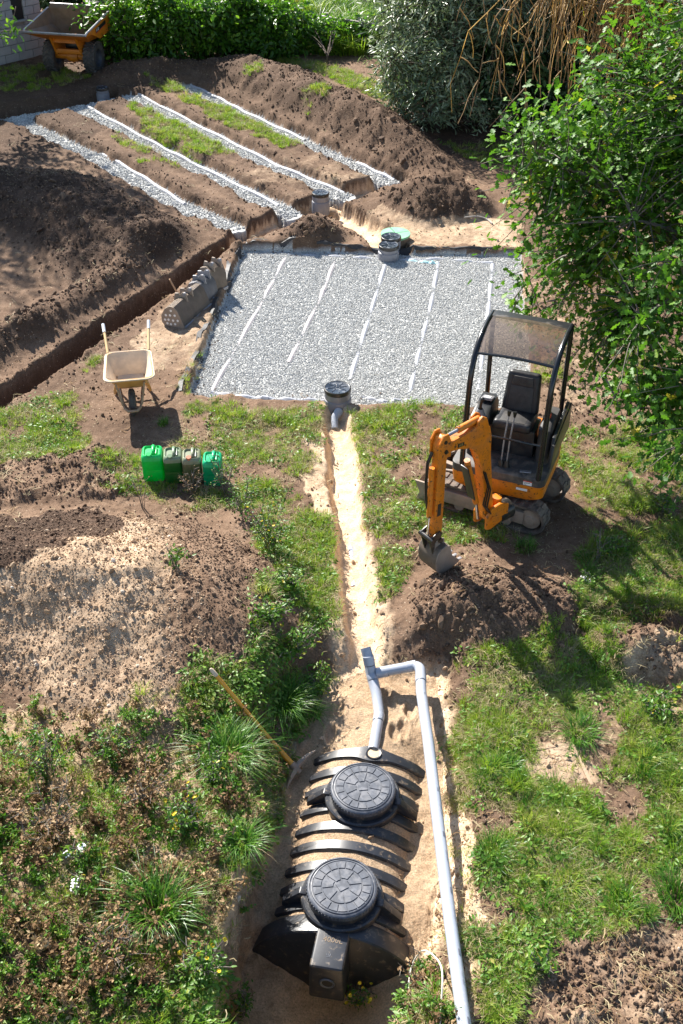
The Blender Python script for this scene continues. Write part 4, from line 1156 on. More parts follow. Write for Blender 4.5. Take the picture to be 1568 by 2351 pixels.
    m = MB(); m.tube([(-0.375, -0.02, 1.11), (-0.375, -0.03, 1.24), (-0.370, -0.05, 1.38)], [0.026, 0.015, 0.028], 10); par(m, "joystick", M_RUBBER, HR, con2)
    m = MB(); m.box((-0.375, -0.015, 1.17), (0.05, 0.05, 0.05), None, 0.01); par(m, "red_catch", M_RED, HR, con2)
    # seat
    m = MB(); m.box((0.0, 0.0, 1.03), (0.44, 0.44, 0.12), (0.10, 0, 0), 0.05, None, 4); cush = par(m, "seat_cushion", M_VINYL, HR)
    m = MB(); m.box((0.0, 0.06, 1.088), (0.30, 0.26, 0.02), (0.10, 0, 0), 0.009, None, 2); par(m, "cushion_panel", M_VINYL2, HR, cush)
    m = MB(); m.box((0.0, -0.235, 1.27), (0.44, 0.12, 0.50), (0.22, 0, 0), 0.055, (0.86, 0.9), 4); bk = par(m, "backrest", M_VINYL, HR)
    m = MB(); m.box((0.0, -0.168, 1.22), (0.29, 0.02, 0.30), (0.22, 0, 0), 0.009, (0.92, 1), 2); par(m, "back_panel", M_VINYL2, HR, bk)
    m = MB(); m.box((0.0, -0.208, 1.43), (0.26, 0.02, 0.10), (0.22, 0, 0), 0.009, (0.85, 1), 2); par(m, "head_panel", M_VINYL2, HR, bk)
    text_part("JCB", 0.07, M_VINYL, bk, HR @ basis((-1, 0, 0), (0, -0.218, 0.976), (0, 0.976, 0.218), (0.0, -0.1965, 1.43)))
    # travel levers
    for k, xx in enumerate((0.02, -0.045)):
        m = MB(); m.lathe([(0.045, 0.0), (0.035, 0.05), (0.018, 0.10)], 14, Matrix.Translation((xx + 0.02, 0.375, 0.605))); par(m, "lever_boot", M_RUBBER, HR)
        m = MB(); m.tube([(xx + 0.02, 0.375, 0.65), (xx + 0.01, 0.36, 1.0), (xx, 0.30, 1.26)], 0.009, 8); lv = par(m, "travel_lever", M_STEEL2, HR)
        m = MB(); m.tube([(xx, 0.30, 1.25), (xx, 0.295, 1.29), (xx, 0.29, 1.315)], [0.014, 0.022, 0.024], 10); par(m, "lever_knob", M_RUBBER, HR, lv)
    m = MB(); m.lathe([(0.10, 0), (0.09, 0.008), (0.0005, 0.008)], 24, Matrix.Translation((0.0, 0.375, 0.602))); par(m, "boot_plate", M_STEEL2, HR)
    m = MB(); m.box((-0.26, 0.40, 0.625), (0.13, 0.07, 0.012), (0.3, 0, 0.2), 0.004); par(m, "foot_pedal", M_STEEL2, HR)
    m = MB(); m.tube([(0.47, 0.465, 1.05), (-0.42, 0.465, 1.05)], 0.013, 8); par(m, "guard_rail", M_TUBE, HR)
    HR = HR0
    # front decals
    m = MB(); m.box((-0.32, 0.4915, 0.708), (0.10, 0.002, 0.058)); dc = par(m, "warning_decal", M_WHITE, HR, smooth=False)
    m = MB(); m.box((-0.32, 0.4922, 0.731), (0.10, 0.002, 0.012)); par(m, "decal_band", M_RED, HR, dc, smooth=False)
    m = MB(); m.lathe([(0.010, 0), (0.013, 0.0), (0.013, 0.002), (0.010, 0.002)], 16, Matrix.Translation((-0.294, 0.4926, 0.702)) @ Matrix.Rotation(-PI / 2, 4, 'X')); par(m, "decal_emblem", M_DARK, HR, dc)
    m = MB(); m.box((-0.325, 0.4928, 0.712), (0.05, 0.0015, 0.006)); par(m, "decal_emblem", M_DARK, HR, dc)
    m = MB(); m.box((-0.26, 0.4875, 0.605), (0.13, 0.003, 0.03)); par(m, "serial_plate", M_WHITE, HR, smooth=False)
    # ---- canopy
    XL, XR = -0.43, 0.47
    side = [(-0.46, 2.26), (-0.25, 2.265), (-0.02, 2.235), (0.14, 2.17), (0.27, 2.06), (0.35, 1.92), (0.39, 1.75), (0.43, 1.30), (0.46, 0.76)]
    can = empty("canopy"); can.parent = root
    for xx in (XL, XR):
        m = MB(); m.tube([(xx, y, z) for y, z in side], 0.032, 12); par(m, "front_post", M_TUBE, HR, can)
        m = MB(); m.tube([(xx, -0.46, 2.27), (xx, -0.48, 1.5), (xx, -0.50, 0.95)], 0.028, 10); par(m, "rear_post", M_TUBE, HR, can)
    m = MB(); m.box(((XL + XR) / 2, -0.40, 2.277), (XR - XL + 0.02, 0.15, 0.025), (0.0, 0, 0), 0.008); par(m, "rear_strip", M_BLACK, HR, can)
    m = MB(); gp = [(-0.325, 2.282), (-0.20, 2.276), (-0.08, 2.255), (0.04, 2.22), (0.15, 2.165), (0.225, 2.10)]
    rows = []
    for y, z in gp:
        rows.append([(x, y + 0.05 * math.sin((x - XL) / (XR - XL) * PI) * max(0, y + 0.1), z + 0.03 * math.sin((x - XL) / (XR - XL) * PI)) for x in np.linspace(XL + 0.03, XR - 0.03, 9)])
    m.sheet(rows); gl = par(m, "roof_pane", M_GLASS, HR, can)
    m = MB(); m.tube([(p[0], p[1] + 0.006, p[2] - 0.006) for p in [(XL + 0.01, 0.225, 2.10)] + rows[-1] + [(XR - 0.01, 0.225, 2.10)]], 0.017, 8); par(m, "front_rim", M_TUBE, HR, can)
    for xx in (XL, XR):
        m = MB(); m.box((xx, -0.47, 0.95), (0.08, 0.08, 0.04), None, 0.008); par(m, "post_foot", M_TUBE, HR, can)

    # ---- boom
    foot = Vector((1.59, 10.08, 0)) - Vector((2.0, 11.06, 0)); bd = Vector((-0.795, -0.606, 0)).normalized(); bn = Vector((bd.y, -bd.x, 0))
    BM = basis(bd * 0.90, -bn, (0, 0, 1), foot)          # local x = along boom, y = sideways, z up
    sw = MB()
    sw.prism([(-0.30, 0.50), (-0.02, 0.42), (0.06, 0.44), (0.07, 0.60), (0.0, 0.70), (-0.16, 0.72), (-0.30, 0.66)], -0.11, -0.075, None, 0.008)
    sw.prism([(-0.30, 0.50), (-0.02, 0.42), (0.06, 0.44), (0.07, 0.60), (0.0, 0.70), (-0.16, 0.72), (-0.30, 0.66)], 0.075, 0.11, None, 0.008)
    sw.tube([(-0.02, -0.13, 0.58), (-0.02, 0.13, 0.58)], 0.028, 12); sw.tube([(-0.2, 0, 0.40), (-0.2, 0, 0.74)], 0.06, 14)
    post = par(sw, "swing_post", M_PAINT, BM)
    m = MB(); m.tube([(-0.42, 0.0, 0.50), (-0.20, 0, 0.5)], 0.12, 12); par(m, "swing_bracket", M_BLACKG, BM)
    m = MB()
    prof = [(-0.09, 0.56), (0.03, 0.53), (0.05, 0.60), (0.10, 0.95), (0.175, 1.30), (0.25, 1.50), (0.36, 1.63), (0.58, 1.69), (0.83, 1.715), (0.86, 1.76), (0.83, 1.83), (0.66, 1.815), (0.48, 1.83), (0.32, 1.87), (0.20, 1.87), (0.10, 1.80), (0.06, 1.66), (0.05, 1.42), (-0.03, 0.95), (-0.09, 0.62)]
    m.prism(prof, -0.062, 0.062, None, 0.012)
    boom = par(m, "boom", M_PAINT, BM)
    for sy in (-1, 1):
        m = MB(); m.prism([(0.12, 1.80), (0.34, 1.82), (0.30, 1.93), (0.24, 1.97), (0.17, 1.93)], sy * 0.066, sy * 0.042, None, 0.005); par(m, "ram_lug", M_PAINT, BM, boom)
        m = MB(); m.box((0.555, sy * 0.0625, 1.735), (0.10, 0.003, 0.045), (0, -0.05, 0)); bp = par(m, "badge", M_BLACKG, BM, boom, smooth=False)
        Mt = BM @ Matrix.Translation((0.555, sy * 0.0645, 1.735)) @ basis((-sy, 0, 0), (0, 0, 1), (0, sy, 0))
        text_part("JCB", 0.036, solid("badge_letters", (0.45, 0.33, 0.10), 0.5), bp, Mt)
    # boom ram with dark guard under the arch
    m = MB(); m.tube([(0.10, 0, 0.56), (0.17, 0, 0.86)], 0.022, 10); m.bm.transform(BM); m.build("ram_rod", M_CHROME, boom)
    m = MB(); m.tube([(0.16, 0, 0.80), (0.37, 0, 1.44)], 0.036, 14); par(m, "boom_ram", M_PAINT, BM, boom)
    m = MB(); m.box((0.245, 0, 1.16), (0.015, 0.115, 0.50), (0, 0.33, 0), 0.004); m.bm.transform(Matrix.Translation((0.075, 0, -0.03))); par(m, "ram_guard", M_BLACK, BM, boom)
    # dipper ram on top
    m = MB(); m.tube([(0.24, 0, 1.915), (0.56, 0, 1.885)], 0.036, 14); m.tube([(0.24, -0.05, 1.915), (0.24, 0.05, 1.915)], 0.03, 12); par(m, "dipper_ram", M_PAINT, BM, boom)
    m = MB(); m.tube([(0.55, 0, 1.886), (0.80, 0, 1.865)], 0.019, 12); par(m, "ram_rod", M_STEEL2, BM, boom)
    # dipper
    m = MB()
    m.prism([(0.755, 1.90), (0.80, 1.92), (0.85, 1.90), (0.88, 1.80), (0.88, 0.98), (0.865, 0.72), (0.85, 0.60), (0.80, 0.56), (0.76, 0.60), (0.755, 0.76), (0.755, 1.60), (0.74, 1.72), (0.745, 1.84)], -0.052, 0.052, None, 0.010)
    dip = par(m, "dipper", M_PAINT, BM)
    for sy in (-1, 1):
        m = MB(); m.prism([(0.72, 1.66), (0.90, 1.68), (0.90, 1.86), (0.84, 1.95), (0.77, 1.95), (0.72, 1.84)], sy * 0.078, sy * 0.055, None, 0.006); ck = par(m, "dipper_cheek", M_PAINT, BM, dip)
        m = MB(); m.tube([(0.815, sy * 0.074, 1.865), (0.815, sy * 0.088, 1.865)], 0.022, 12); m.tube([(0.80, sy * 0.074, 1.745), (0.80, sy * 0.088, 1.745)], 0.026, 12); par(m, "pin", M_BLACKG, BM, ck)
        m = MB(); m.box((0.82, sy * 0.053, 1.0), (0.055, 0.003, 0.16)); par(m, "stripe_decal", M_BLACK, BM, dip, smooth=False)
    m = MB(); m.tube([(0.92, 0, 1.55), (0.92, 0, 0.92)], 0.032, 14); par(m, "bucket_ram", M_PAINT, BM, dip)
    m = MB(); m.tube([(0.92, 0, 0.93), (0.93, 0, 0.66)], 0.017, 12); par(m, "ram_rod", M_CHROME, BM, dip)
    for k, oy in enumerate((0.030, 0.048)):
        m = MB(); m.tube([(0.90, oy - 0.07, 1.72), (0.955, oy - 0.075, 1.60), (0.965, oy - 0.075, 1.35), (0.955, oy - 0.07, 1.15), (0.935, oy - 0.06, 1.02)], 0.011, 8); par(m, "hose", M_RUBBER, BM, dip)
    for k, oy in enumerate((-0.03, 0.0, 0.03)):
        m = MB(); m.tube([(0.02, oy + 0.09, 0.66), (0.10, oy + 0.09, 0.78), (0.06, oy + 0.085, 1.0), (0.15, oy + 0.06, 1.25)], 0.010, 8); par(m, "hose", M_RUBBER, BM, boom)
    # linkage
    for sy in (-1, 1):
        m = MB(); m.prism([(0.92, 0.69), (0.965, 0.64), (0.90, 0.44), (0.86, 0.42), (0.855, 0.46)], sy * 0.075, sy * 0.055, None, 0.006); par(m, "link", M_BLACKG, BM, dip)
        m = MB(); m.prism([(0.78, 0.70), (0.82, 0.74), (0.95, 0.69), (0.96, 0.64), (0.90, 0.62), (0.80, 0.64)], sy * 0.092, sy * 0.075, None, 0.006); par(m, "link", M_BLACKG, BM, dip)
    m = MB(); m.tube([(0.94, -0.11, 0.655), (0.94, 0.11, 0.655)], 0.03, 12); m.tube([(0.80, -0.10, 0.60), (0.80, 0.10, 0.60)], 0.032, 12); par(m, "pivot_pins", M_BLACKG, BM, dip)["kind"] = "stuff"
    # bucket
    BZ = 0.10; BM0 = BM; BM = BM @ Matrix.Translation((0.80, 0, 0.56)) @ Matrix.Scale(0.80, 4) @ Matrix.Translation((-0.80 - 0.04, 0, -0.575))
    shell = [(0.60, 0.30), (0.72, 0.43), (0.80, 0.455), (0.90, 0.43), (0.96, 0.36), (0.985, 0.24), (0.97, 0.11), (0.91, 0.02), (0.83, -0.01), (0.66, 0.02), (0.52, 0.06)]
    HW = 0.175
    m = MB()
    m.sheet([[(x, -HW, z + BZ), (x, HW, z + BZ)] for x, z in shell]); bmesh.ops.solidify(m.bm, geom=m.bm.faces[:], thickness=0.012)
    bk = par(m, "bucket", M_STEEL, BM, label="dusty steel digging bucket")
    for sy in (-1, 1):
        m = MB(); m.prism([(x, z + BZ) for x, z in shell[1:]] + [(0.50, 0.09 + BZ), (0.66, 0.24 + BZ)], sy * (HW - 0.002), sy * (HW + 0.012), None); par(m, "bucket_cheek", M_STEEL, BM, bk)
        m = MB(); m.prism([(0.74, 0.42 + BZ), (0.95, 0.37 + BZ), (0.93, 0.47 + BZ), (0.88, 0.53 + BZ), (0.83, 0.50 + BZ), (0.80, 0.54 + BZ), (0.75, 0.52 + BZ)], sy * 0.075, sy * 0.095, None, 0.005); par(m, "bucket_ear", M_STEEL, BM, bk)
    for k in range(4):
        yy = -HW + 0.03 + k * (2 * HW - 0.06) / 3
        m = MB(); m.prism([(0.54, 0.035 + BZ), (0.54, 0.075 + BZ), (0.42, 0.075 + BZ)], yy - 0.022, yy + 0.022, None, 0.003); par(m, "tooth", M_STEEL2, BM, bk)
    return root
build_excavator()

# ================================================================== WHEELBARROW
def build_barrow():
    yaw = math.radians(190)
    w = G(304, 948); root = empty("wheelbarrow", (w.x, w.y + 0.12, w.z), yaw, "yellow-brown wheelbarrow with a cement-stained tray parked on trampled earth", "wheelbarrow")
    def ring(y0, y1, wf, wb, z0, z1, r, n=6):
        """rounded rectangle, y0 back, y1 front, tilted from z0 to z1"""
        o = []
        for cx, cy, a0 in ((wf / 2 - r, y1 - r, 0), (-wf / 2 + r, y1 - r, PI / 2), (-wb / 2 + r, y0 + r, PI), (wb / 2 - r, y0 + r, 1.5 * PI)):
            for k in range(n + 1):
                a = a0 + k * PI / 2 / n; x = cx + r * math.cos(a); y = cy + r * math.sin(a)
                o.append(Vector((x, y, z0 + (z1 - z0) * (y - y0) / (y1 - y0))))
        return o + [o[0].copy()]
    rim = ring(-0.58, 0.26, 0.62, 0.58, 0.56, 0.605, 0.10)
    bot = ring(-0.42, -0.02, 0.36, 0.40, 0.29, 0.31, 0.08)
    mid = [a.lerp(b, 0.88) for a, b in zip(rim, bot)]
    rim2 = ring(-0.60, 0.28, 0.66, 0.62, 0.552, 0.597, 0.115)
    m = MB(); m.sheet([rim2, rim, mid, bot]); bmesh.ops.remove_doubles(m.bm, verts=m.bm.verts[:], dist=0.0004)
    bmesh.ops.contextual_create(m.bm, geom=[e for e in m.bm.edges if e.is_boundary and all(v.co.z < 0.35 for v in e.verts)])
    bmesh.ops.solidify(m.bm, geom=m.bm.faces[:], thickness=-0.006)
    tray = m.build("tray", M_BARROW, root, angle=50)
    tray.data.materials.append(M_BARROWI)
    for pl in tray.data.polygons:
        if pl.normal.dot(Vector((0, -0.17, 0.62)) - pl.center) > 0: pl.material_index = 1
    m = MB(); m.tube([p + Vector((0, 0, 0.002)) for p in rim2[:-1]], 0.011, 8, closed=True); m.build("tray_rim", M_BARROWI, tray)
    # frame loop
    pts = []
    for s in (1, -1):
        side = [(s * 0.30, -1.08, 0.64), (s * 0.28, -0.72, 0.50), (s * 0.20, -0.45, 0.30), (s * 0.15, -0.10, 0.26), (s * 0.125, 0.15, 0.22), (s * 0.105, 0.30, 0.19), (s * 0.06, 0.37, 0.18)]
        pts = pts + side if s == 1 else pts + side[::-1]
    m = MB(); m.tube(pts[1:-1], 0.017, 10); m.build("frame", M_BTUBE, root)
    for s in (1, -1):
        m = MB(); m.tube([(s * 0.31, -1.12, 0.655), (s * 0.28, -0.70, 0.495)], 0.019, 10); h_ = m.build("handle", M_BWOOD, root)
        m = MB(); m.tube([(s * 0.318, -1.20, 0.688), (s * 0.308, -1.06, 0.634)], 0.023, 10); m.build("grip", M_GRIP, h_)
        m = MB(); m.tube([(s * 0.19, 0.20, 0.52), (s * 0.125, 0.26, 0.21)], 0.014, 8); m.build("brace", M_BTUBE, root)
        m = MB(); m.tube([(s * 0.19, -0.30, 0.30), (s * 0.24, -0.42, 0.06), (s * 0.245, -0.44, 0.0)], 0.020, 8); m.tube([(s * 0.245, -0.44, 0.012), (s * 0.20, -0.56, 0.012), (s * 0.20, -0.56, 0.30)], 0.016, 8); m.build("leg", M_BARROW, root)
    m = MB(); m.tube([(0.22, -0.40, 0.14), (-0.22, -0.40, 0.14)], 0.012, 8); m.build("leg_brace", M_BARROW, root)
    ax = Matrix.Translation((0, 0.12, 0.175)) @ Matrix.Rotation(PI / 2, 4, 'Y')
    m = MB(); m.lathe([(0.105, -0.040), (0.135, -0.046), (0.165, -0.036), (0.178, -0.015), (0.180, 0.0), (0.178, 0.015), (0.165, 0.036), (0.135, 0.046), (0.105, 0.040)], 36, ax)
    wh = m.build("wheel", M_TYRE, root)
    for k in range(24):
        a = 2 * PI * k / 24
        m = MB(); m.box((0, 0, 0), (0.052, 0.020, 0.008), (0, 0, 0.35 if k % 2 else -0.35)); m.bm.transform(ax @ Matrix.Rotation(a, 4, 'Z') @ Matrix.Translation((0.178, 0, 0)) @ Matrix.Rotation(PI / 2, 4, 'Y')); m.build("tread_block", M_TYRE, wh)
    m = MB(); m.lathe([(0.0005, -0.05), (0.02, -0.05), (0.02, -0.03), (0.10, -0.025), (0.107, -0.04), (0.107, 0.04), (0.10, 0.025), (0.02, 0.03), (0.02, 0.05), (0.0005, 0.05)], 24, ax); m.build("rim", M_BTUBE, wh)
    m = MB(); m.tube([(0.125, 0.12, 0.175), (-0.125, 0.12, 0.175)], 0.010, 8); m.build("axle", M_BTUBE, root)
build_barrow()

# ================================================================== JERRY CANS
def build_cans():
    lab = ["bright green jerry can, its plastic glowing in the sun, next to dry stems", "dark green jerry can standing between the bright green can and the muddy one",
           "mud-covered brownish jerry can with a reddish cap", "teal-green jerry can with pale sheen coloured into its top beside the leafy weeds"]
    spots = [(352, 1106, 0.0), (399, 1110, 0.03), (442, 1113, 0.02), (489, 1117, -0.05)]
    for i, (px, py, dr) in enumerate(spots):
        b = G(px, py); w, d, h = 0.235, 0.27, 0.40
        if i == 3: h = 0.38
        root = empty("jerry_can", (b.x, b.y + 0.13, b.z - 0.01), dr + 0.08, lab[i], "jerry can", "green jerry cans in a row")
        if i == 0: w = 0.26
        def rring(w, d, z, r, dy=0.0, n=5):
            o = []
            for cx, cy, a0 in ((w / 2 - r, d / 2 - r, 0), (-w / 2 + r, d / 2 - r, PI / 2), (-w / 2 + r, -d / 2 + r, PI), (w / 2 - r, -d / 2 + r, 1.5 * PI)):
                for k in range(n + 1):
                    a = a0 + k * PI / 2 / n; o.append(Vector((cx + r * math.cos(a), cy + r * math.sin(a) + dy, z)))
            return o + [o[0].copy()]
        m = MB(); lv = [rring(w * .9, d * .9, 0.0, .035), rring(w, d, 0.02, .04), rring(w, d, h * .42, .04), rring(w * 0.985, d * 0.985, h * .44, .04), rring(w * 0.985, d * 0.985, h * .47, .04), rring(w, d, h * .49, .04), rring(w, d, h * .80, .045)]
        m.sheet(lv); bmesh.ops.remove_doubles(m.bm, verts=m.bm.verts[:], dist=0.0004); bmesh.ops.holes_fill(m.bm, edges=[e for e in m.bm.edges if e.is_boundary], sides=0)
        m.build("body", M_CAN[i], root, angle=60)
        m = MB(); lv = [rring(w * 1.005, d * 1.005, h * .795, .045), rring(w * 0.99, d * 0.99, h * .90, .05), rring(w * 0.90, d * 0.90, h * .965, .05), rring(w * .74, d * .80, h * .985, .04), rring(w * .66, d * .72, h * .93, .03)]
        m.sheet(lv); bmesh.ops.remove_doubles(m.bm, verts=m.bm.verts[:], dist=0.0004); bmesh.ops.holes_fill(m.bm, edges=[e for e in m.bm.edges if e.is_boundary], sides=0)
        top = m.build("top", M_CAN_SHEEN[i], root, angle=60)
        m = MB(); m.tube([(0.015, 0.115, h * .93), (0.015, 0.085, h * 1.0), (0.015, 0.02, h * 1.02), (0.015, -0.03, h * 0.99), (0.015, -0.045, h * .93)], [0.024, 0.022, 0.018, 0.020, 0.024], 10); m.build("handle", M_CAN_SHEEN[i], top)
        m = MB(); m.lathe([(0.034, -0.01), (0.034, 0.03), (0.030, 0.036), (0.0005, 0.036)], 18, Matrix.Translation((-0.03, -0.095, h * .945)) @ Matrix.Rotation(0.25, 4, 'X')); m.build("cap", M_CAPR if i == 2 else M_CAN_SHEEN[i], top)
        m = MB(); m.box((0.055, 0.0, h * .965), (0.014, 0.15, 0.03), None, 0.006); m.build("rib", M_CAN_SHEEN[i], top)
build_cans()

# ================================================================== LOOSE BUCKETS
def bucket(name, loc, rz, width, prof, label, holes=False, ears=1, tilt=0.0, mat=M_STEEL):
    root = empty(name, loc, rz, label, "excavator bucket", "loose excavator buckets lying in a row")
    root.rotation_euler.x = tilt
    hw = width / 2
    # local x = width; profile in (y, z)
    m = MB(); m.sheet([[(-hw, y, z), (hw, y, z)] for y, z in prof]); bmesh.ops.solidify(m.bm, geom=m.bm.faces[:], thickness=0.012); m.build("shell", mat, root)
    for s in (-1, 1):
        m = MB(); m.prism([(y, z) for y, z in prof], 0, 0.012, Matrix.Translation((s * hw, 0, 0)) @ Matrix.Rotation(PI / 2, 4, 'Z')); ch = m.build("cheek", mat, root)
        if holes and s < 0:
            dots = [(-0.02, 0.27), (-0.08, 0.20), (0.0, 0.19), (0.075, 0.18), (-0.125, 0.12), (-0.045, 0.11), (0.035, 0.11), (0.095, 0.10), (-0.075, 0.055), (0.0, 0.04), (0.06, 0.045)]
            for (a, b) in dots:
                m = MB(); m.lathe([(0.0005, 0.0), (0.020, 0.0), (0.020, -0.004)], 12, Matrix.Translation((-hw - 0.0165, a, b)) @ Matrix.Rotation(-PI / 2, 4, 'Y')); m.build("hole_light", M_WHITE, ch)  # white discs stand in for light shining through the end plate
    m = MB(); a, b = prof[0]; m.box((0, a, b + 0.01), (width, 0.03, 0.05), None, 0.006); m.build("cutting_edge", M_STEEL2, root)
    pk = max(prof, key=lambda p: p[1])
    for e in np.linspace(-0.09, 0.09, 2) if ears == 1 else np.linspace(-0.08, 0.08, 2):
        m = MB(); m.prism([(pk[0] - 0.13, pk[1] - 0.06), (pk[0] + 0.12, pk[1] - 0.08), (pk[0] + 0.09, pk[1] + 0.05), (pk[0] + 0.03, pk[1] + 0.06), (pk[0], pk[1] + 0.03), (pk[0] - 0.05, pk[1] + 0.09), (pk[0] - 0.11, pk[1] + 0.07)], -0.011, 0.011, Matrix.Translation((e, 0, 0)) @ Matrix.Rotation(PI / 2, 4, 'Z') @ Matrix.Scale(-1, 4, (0, 1, 0)), 0.004); er = m.build("ear", mat, root)
        m = MB(); m.tube([(e - 0.02, pk[0] - 0.075, pk[1] + 0.055), (e + 0.02, pk[0] - 0.075, pk[1] + 0.055)], 0.03, 12); m.build("boss", M_STEEL2, er)
    return root
PR1 = [(-0.24, 0.0), (-0.13, 0.27), (-0.07, 0.335), (0.0, 0.34), (0.09, 0.28), (0.155, 0.17), (0.16, 0.06), (0.12, 0.0)]
PR2 = [(-0.20, 0.0), (-0.16, 0.22), (-0.09, 0.33), (0.0, 0.36), (0.12, 0.31), (0.19, 0.19), (0.19, 0.07), (0.14, 0.0)]
bA = G(392, 752); bB = G(500, 650)
dirr = (bB - bA); dirr.z = 0; rzb = math.atan2(dirr.y, dirr.x); dn = dirr.normalized(); sd_ = Vector((-dn.y, dn.x, 0))
def bpos(t, off=0): 
    p = bA + dn * t + sd_ * off; p.z = hgt(p.x, p.y) - 0.015; return p
bucket("digging_bucket", bpos(0.46), rzb, 0.86, PR1, "wide dusty ditching bucket with white drain holes in its end plate", True)
bucket("digging_bucket", bpos(1.10, 0.03), rzb + 0.05, 0.38, PR2, "narrow bluish worn bucket lying between the ditching bucket and the tipped one", mat=M_STEEL2)
bucket("digging_bucket", bpos(1.48, 0.05), rzb - 0.25, 0.30, [(y * 1.0, z * 1.15) for y, z in PR2], "small steep bucket at the end of the row by the gravel bed's corner", tilt=0.10)
st = bpos(0.85, 0.30); 
m = MB(); m.tube([(0, 0, -0.03), (-0.06, 0.05, 0.17), (-0.15, 0.08, 0.36)], [0.016, 0.015, 0.014], 8); o = m.build("wooden_stake", solid("stake_wood", (0.55, 0.33, 0.18), 0.7), loc=st); tag(o, "thin leaning wooden stake stuck behind the ditching bucket", "stake")

# ================================================================== SITE DUMPER
def build_dumper():
    x, y = P(166, 176); z0 = hgt(x, y + 0.35)
    root = empty("site_dumper", (x, y + 0.45, z0 - 0.02), math.radians(167), "orange site dumper with wide empty skip parked in shade beside the block wall", "dumper")
    # local y = forward (towards the camera)
    def wheel(xx, yy, r, w):
        s = 1 if xx > 0 else -1
        ax = Matrix.Translation((xx, yy, r)) @ Matrix.Rotation(PI / 2, 4, 'Y')
        m = MB(); m.lathe([(r * .56, -w * .42), (r * .72, -w * .5), (r * .90, -w * .46), (r * .985, -w * .30), (r, 0), (r * .985, w * .30), (r * .90, w * .46), (r * .72, w * .5), (r * .56, w * .42)], 40, ax)
        wh = m.build("wheel", M_TYRE, root)
        for k in range(22):
            for sd in (-1, 1):
                a = 2 * PI * (k + (0.5 if sd > 0 else 0)) / 22
                m = MB(); m.box((0, 0, 0), (w * 0.50, 0.045, 0.045), (0, 0, sd * 0.6), 0.006, None, 1)
                m.bm.transform(ax @ Matrix.Rotation(a, 4, 'Z') @ Matrix.Translation((r * 0.985, 0, sd * w * .22)) @ Matrix.Rotation(PI / 2, 4, 'Y')); m.build("tread_bar", M_TYRE, wh)
        m = MB(); m.lathe([(0.0005, -w * .1), (r * .25, -w * .1), (r * .5, -w * .12), (r * .57, -w * .42), (r * .57, w * .42), (r * .5, w * .12), (r * .25, w * .2), (r * .2, w * .25), (0.0005, w * .25)], 28, ax); rm = m.build("rim", M_RIM, wh)
    for s in (-1, 1):
        wheel(s * 0.53, 0.0, 0.37, 0.30); wheel(s * 0.53, -1.55, 0.37, 0.30)
    m = MB(); m.tube([(-0.45, 0, 0.385), (0.45, 0, 0.385)], 0.085, 14); m.lathe([(0.0005, -0.16), (0.12, -0.14), (0.16, 0), (0.12, 0.14), (0.0005, 0.16)], 18, Matrix.Translation((0, 0, 0.385)) @ Matrix.Rotation(PI / 2, 4, 'Y')); m.build("front_axle", M_PAINT_D, root)
    m = MB(); m.tube([(-0.45, -1.75, 0.385), (0.45, -1.75, 0.385)], 0.08, 12); m.build("rear_axle", M_BLACKG, root)
    # front frame under the skip
    for s in (-1, 1):
        m = MB(); m.prism([(-0.30, 0.45), (0.22, 0.45), (0.28, 0.60), (0.55, 1.02), (0.42, 1.02), (0.12, 0.80), (-0.30, 0.80)], s * 0.30, s * 0.36, Matrix.Rotation(PI / 2, 4, 'Z') @ Matrix.Scale(-1, 4, (0, 1, 0)), 0.008); m.build("skip_bracket", M_PAINT_D, root)
    m = MB(); m.box((0, 0.20, 0.55), (0.66, 0.12, 0.10), None, 0.012); m.build("cross_beam", M_PAINT_D, root)
    m = MB(); m.box((0, 0.33, 0.83), (0.66, 0.06, 0.14), (0.5, 0, 0), 0.012); m.build("cross_beam", M_PAINT_D, root)
    m = MB(); m.box((0, -0.9, 0.55), (0.42, 1.7, 0.22), None, 0.02); m.build("chassis", M_BLACKG, root)
    # skip: shell from outline sections
    W2 = 0.80
    outer = {
        "lip": [(-W2, 0.86, 1.10), (W2, 0.86, 1.10)], "fb": [(-0.52, 0.18, 0.80), (0.52, 0.18, 0.80)], "bb": [(-0.52, -0.55, 0.76), (0.52, -0.55, 0.76)], "bt": [(-0.76, -0.66, 1.40), (0.76, -0.66, 1.40)],
        "sf": [(-W2, 0.80, 1.14), (W2, 0.80, 1.14)], "sb": [(-W2, -0.60, 1.31), (W2, -0.60, 1.31)], "sl": [(-0.72, -0.58, 0.95), (0.72, -0.58, 0.95)]}
    m = MB(); V = {k: [m.bm.verts.new(p) for p in v] for k, v in outer.items()}
    F = m.bm.faces.new
    F((V["lip"][0], V["lip"][1], V["fb"][1], V["fb"][0])); F((V["fb"][0], V["fb"][1], V["bb"][1], V["bb"][0]))
    F((V["bb"][0], V["bb"][1], V["sl"][1], V["sl"][0])); F((V["sl"][0], V["sl"][1], V["sb"][1], V["sb"][0])); F((V["sb"][0], V["sb"][1], V["bt"][1], V["bt"][0]))
    for i in (0, 1):
        F((V["lip"][i], V["sf"][i], V["sl"][i], V["fb"][i])); F((V["sf"][i], V["sb"][i], V["sl"][i])); F((V["fb"][i], V["sl"][i], V["bb"][i]))
    bmesh.ops.recalc_face_normals(m.bm, faces=m.bm.faces[:])
    me2 = m.bm.copy()
    bmesh.ops.solidify(m.bm, geom=m.bm.faces[:], thickness=0.02); sk = m.build("skip", M_PAINT_D, root, smooth=False)
    m = MB(); m.bm.free(); m.bm = me2
    c0 = Vector((0, 0, 1.35))
    for v in m.bm.verts: v.co = v.co + Vector((-v.co.x * 0.03, -(v.co.y) * 0.02, 0.018))
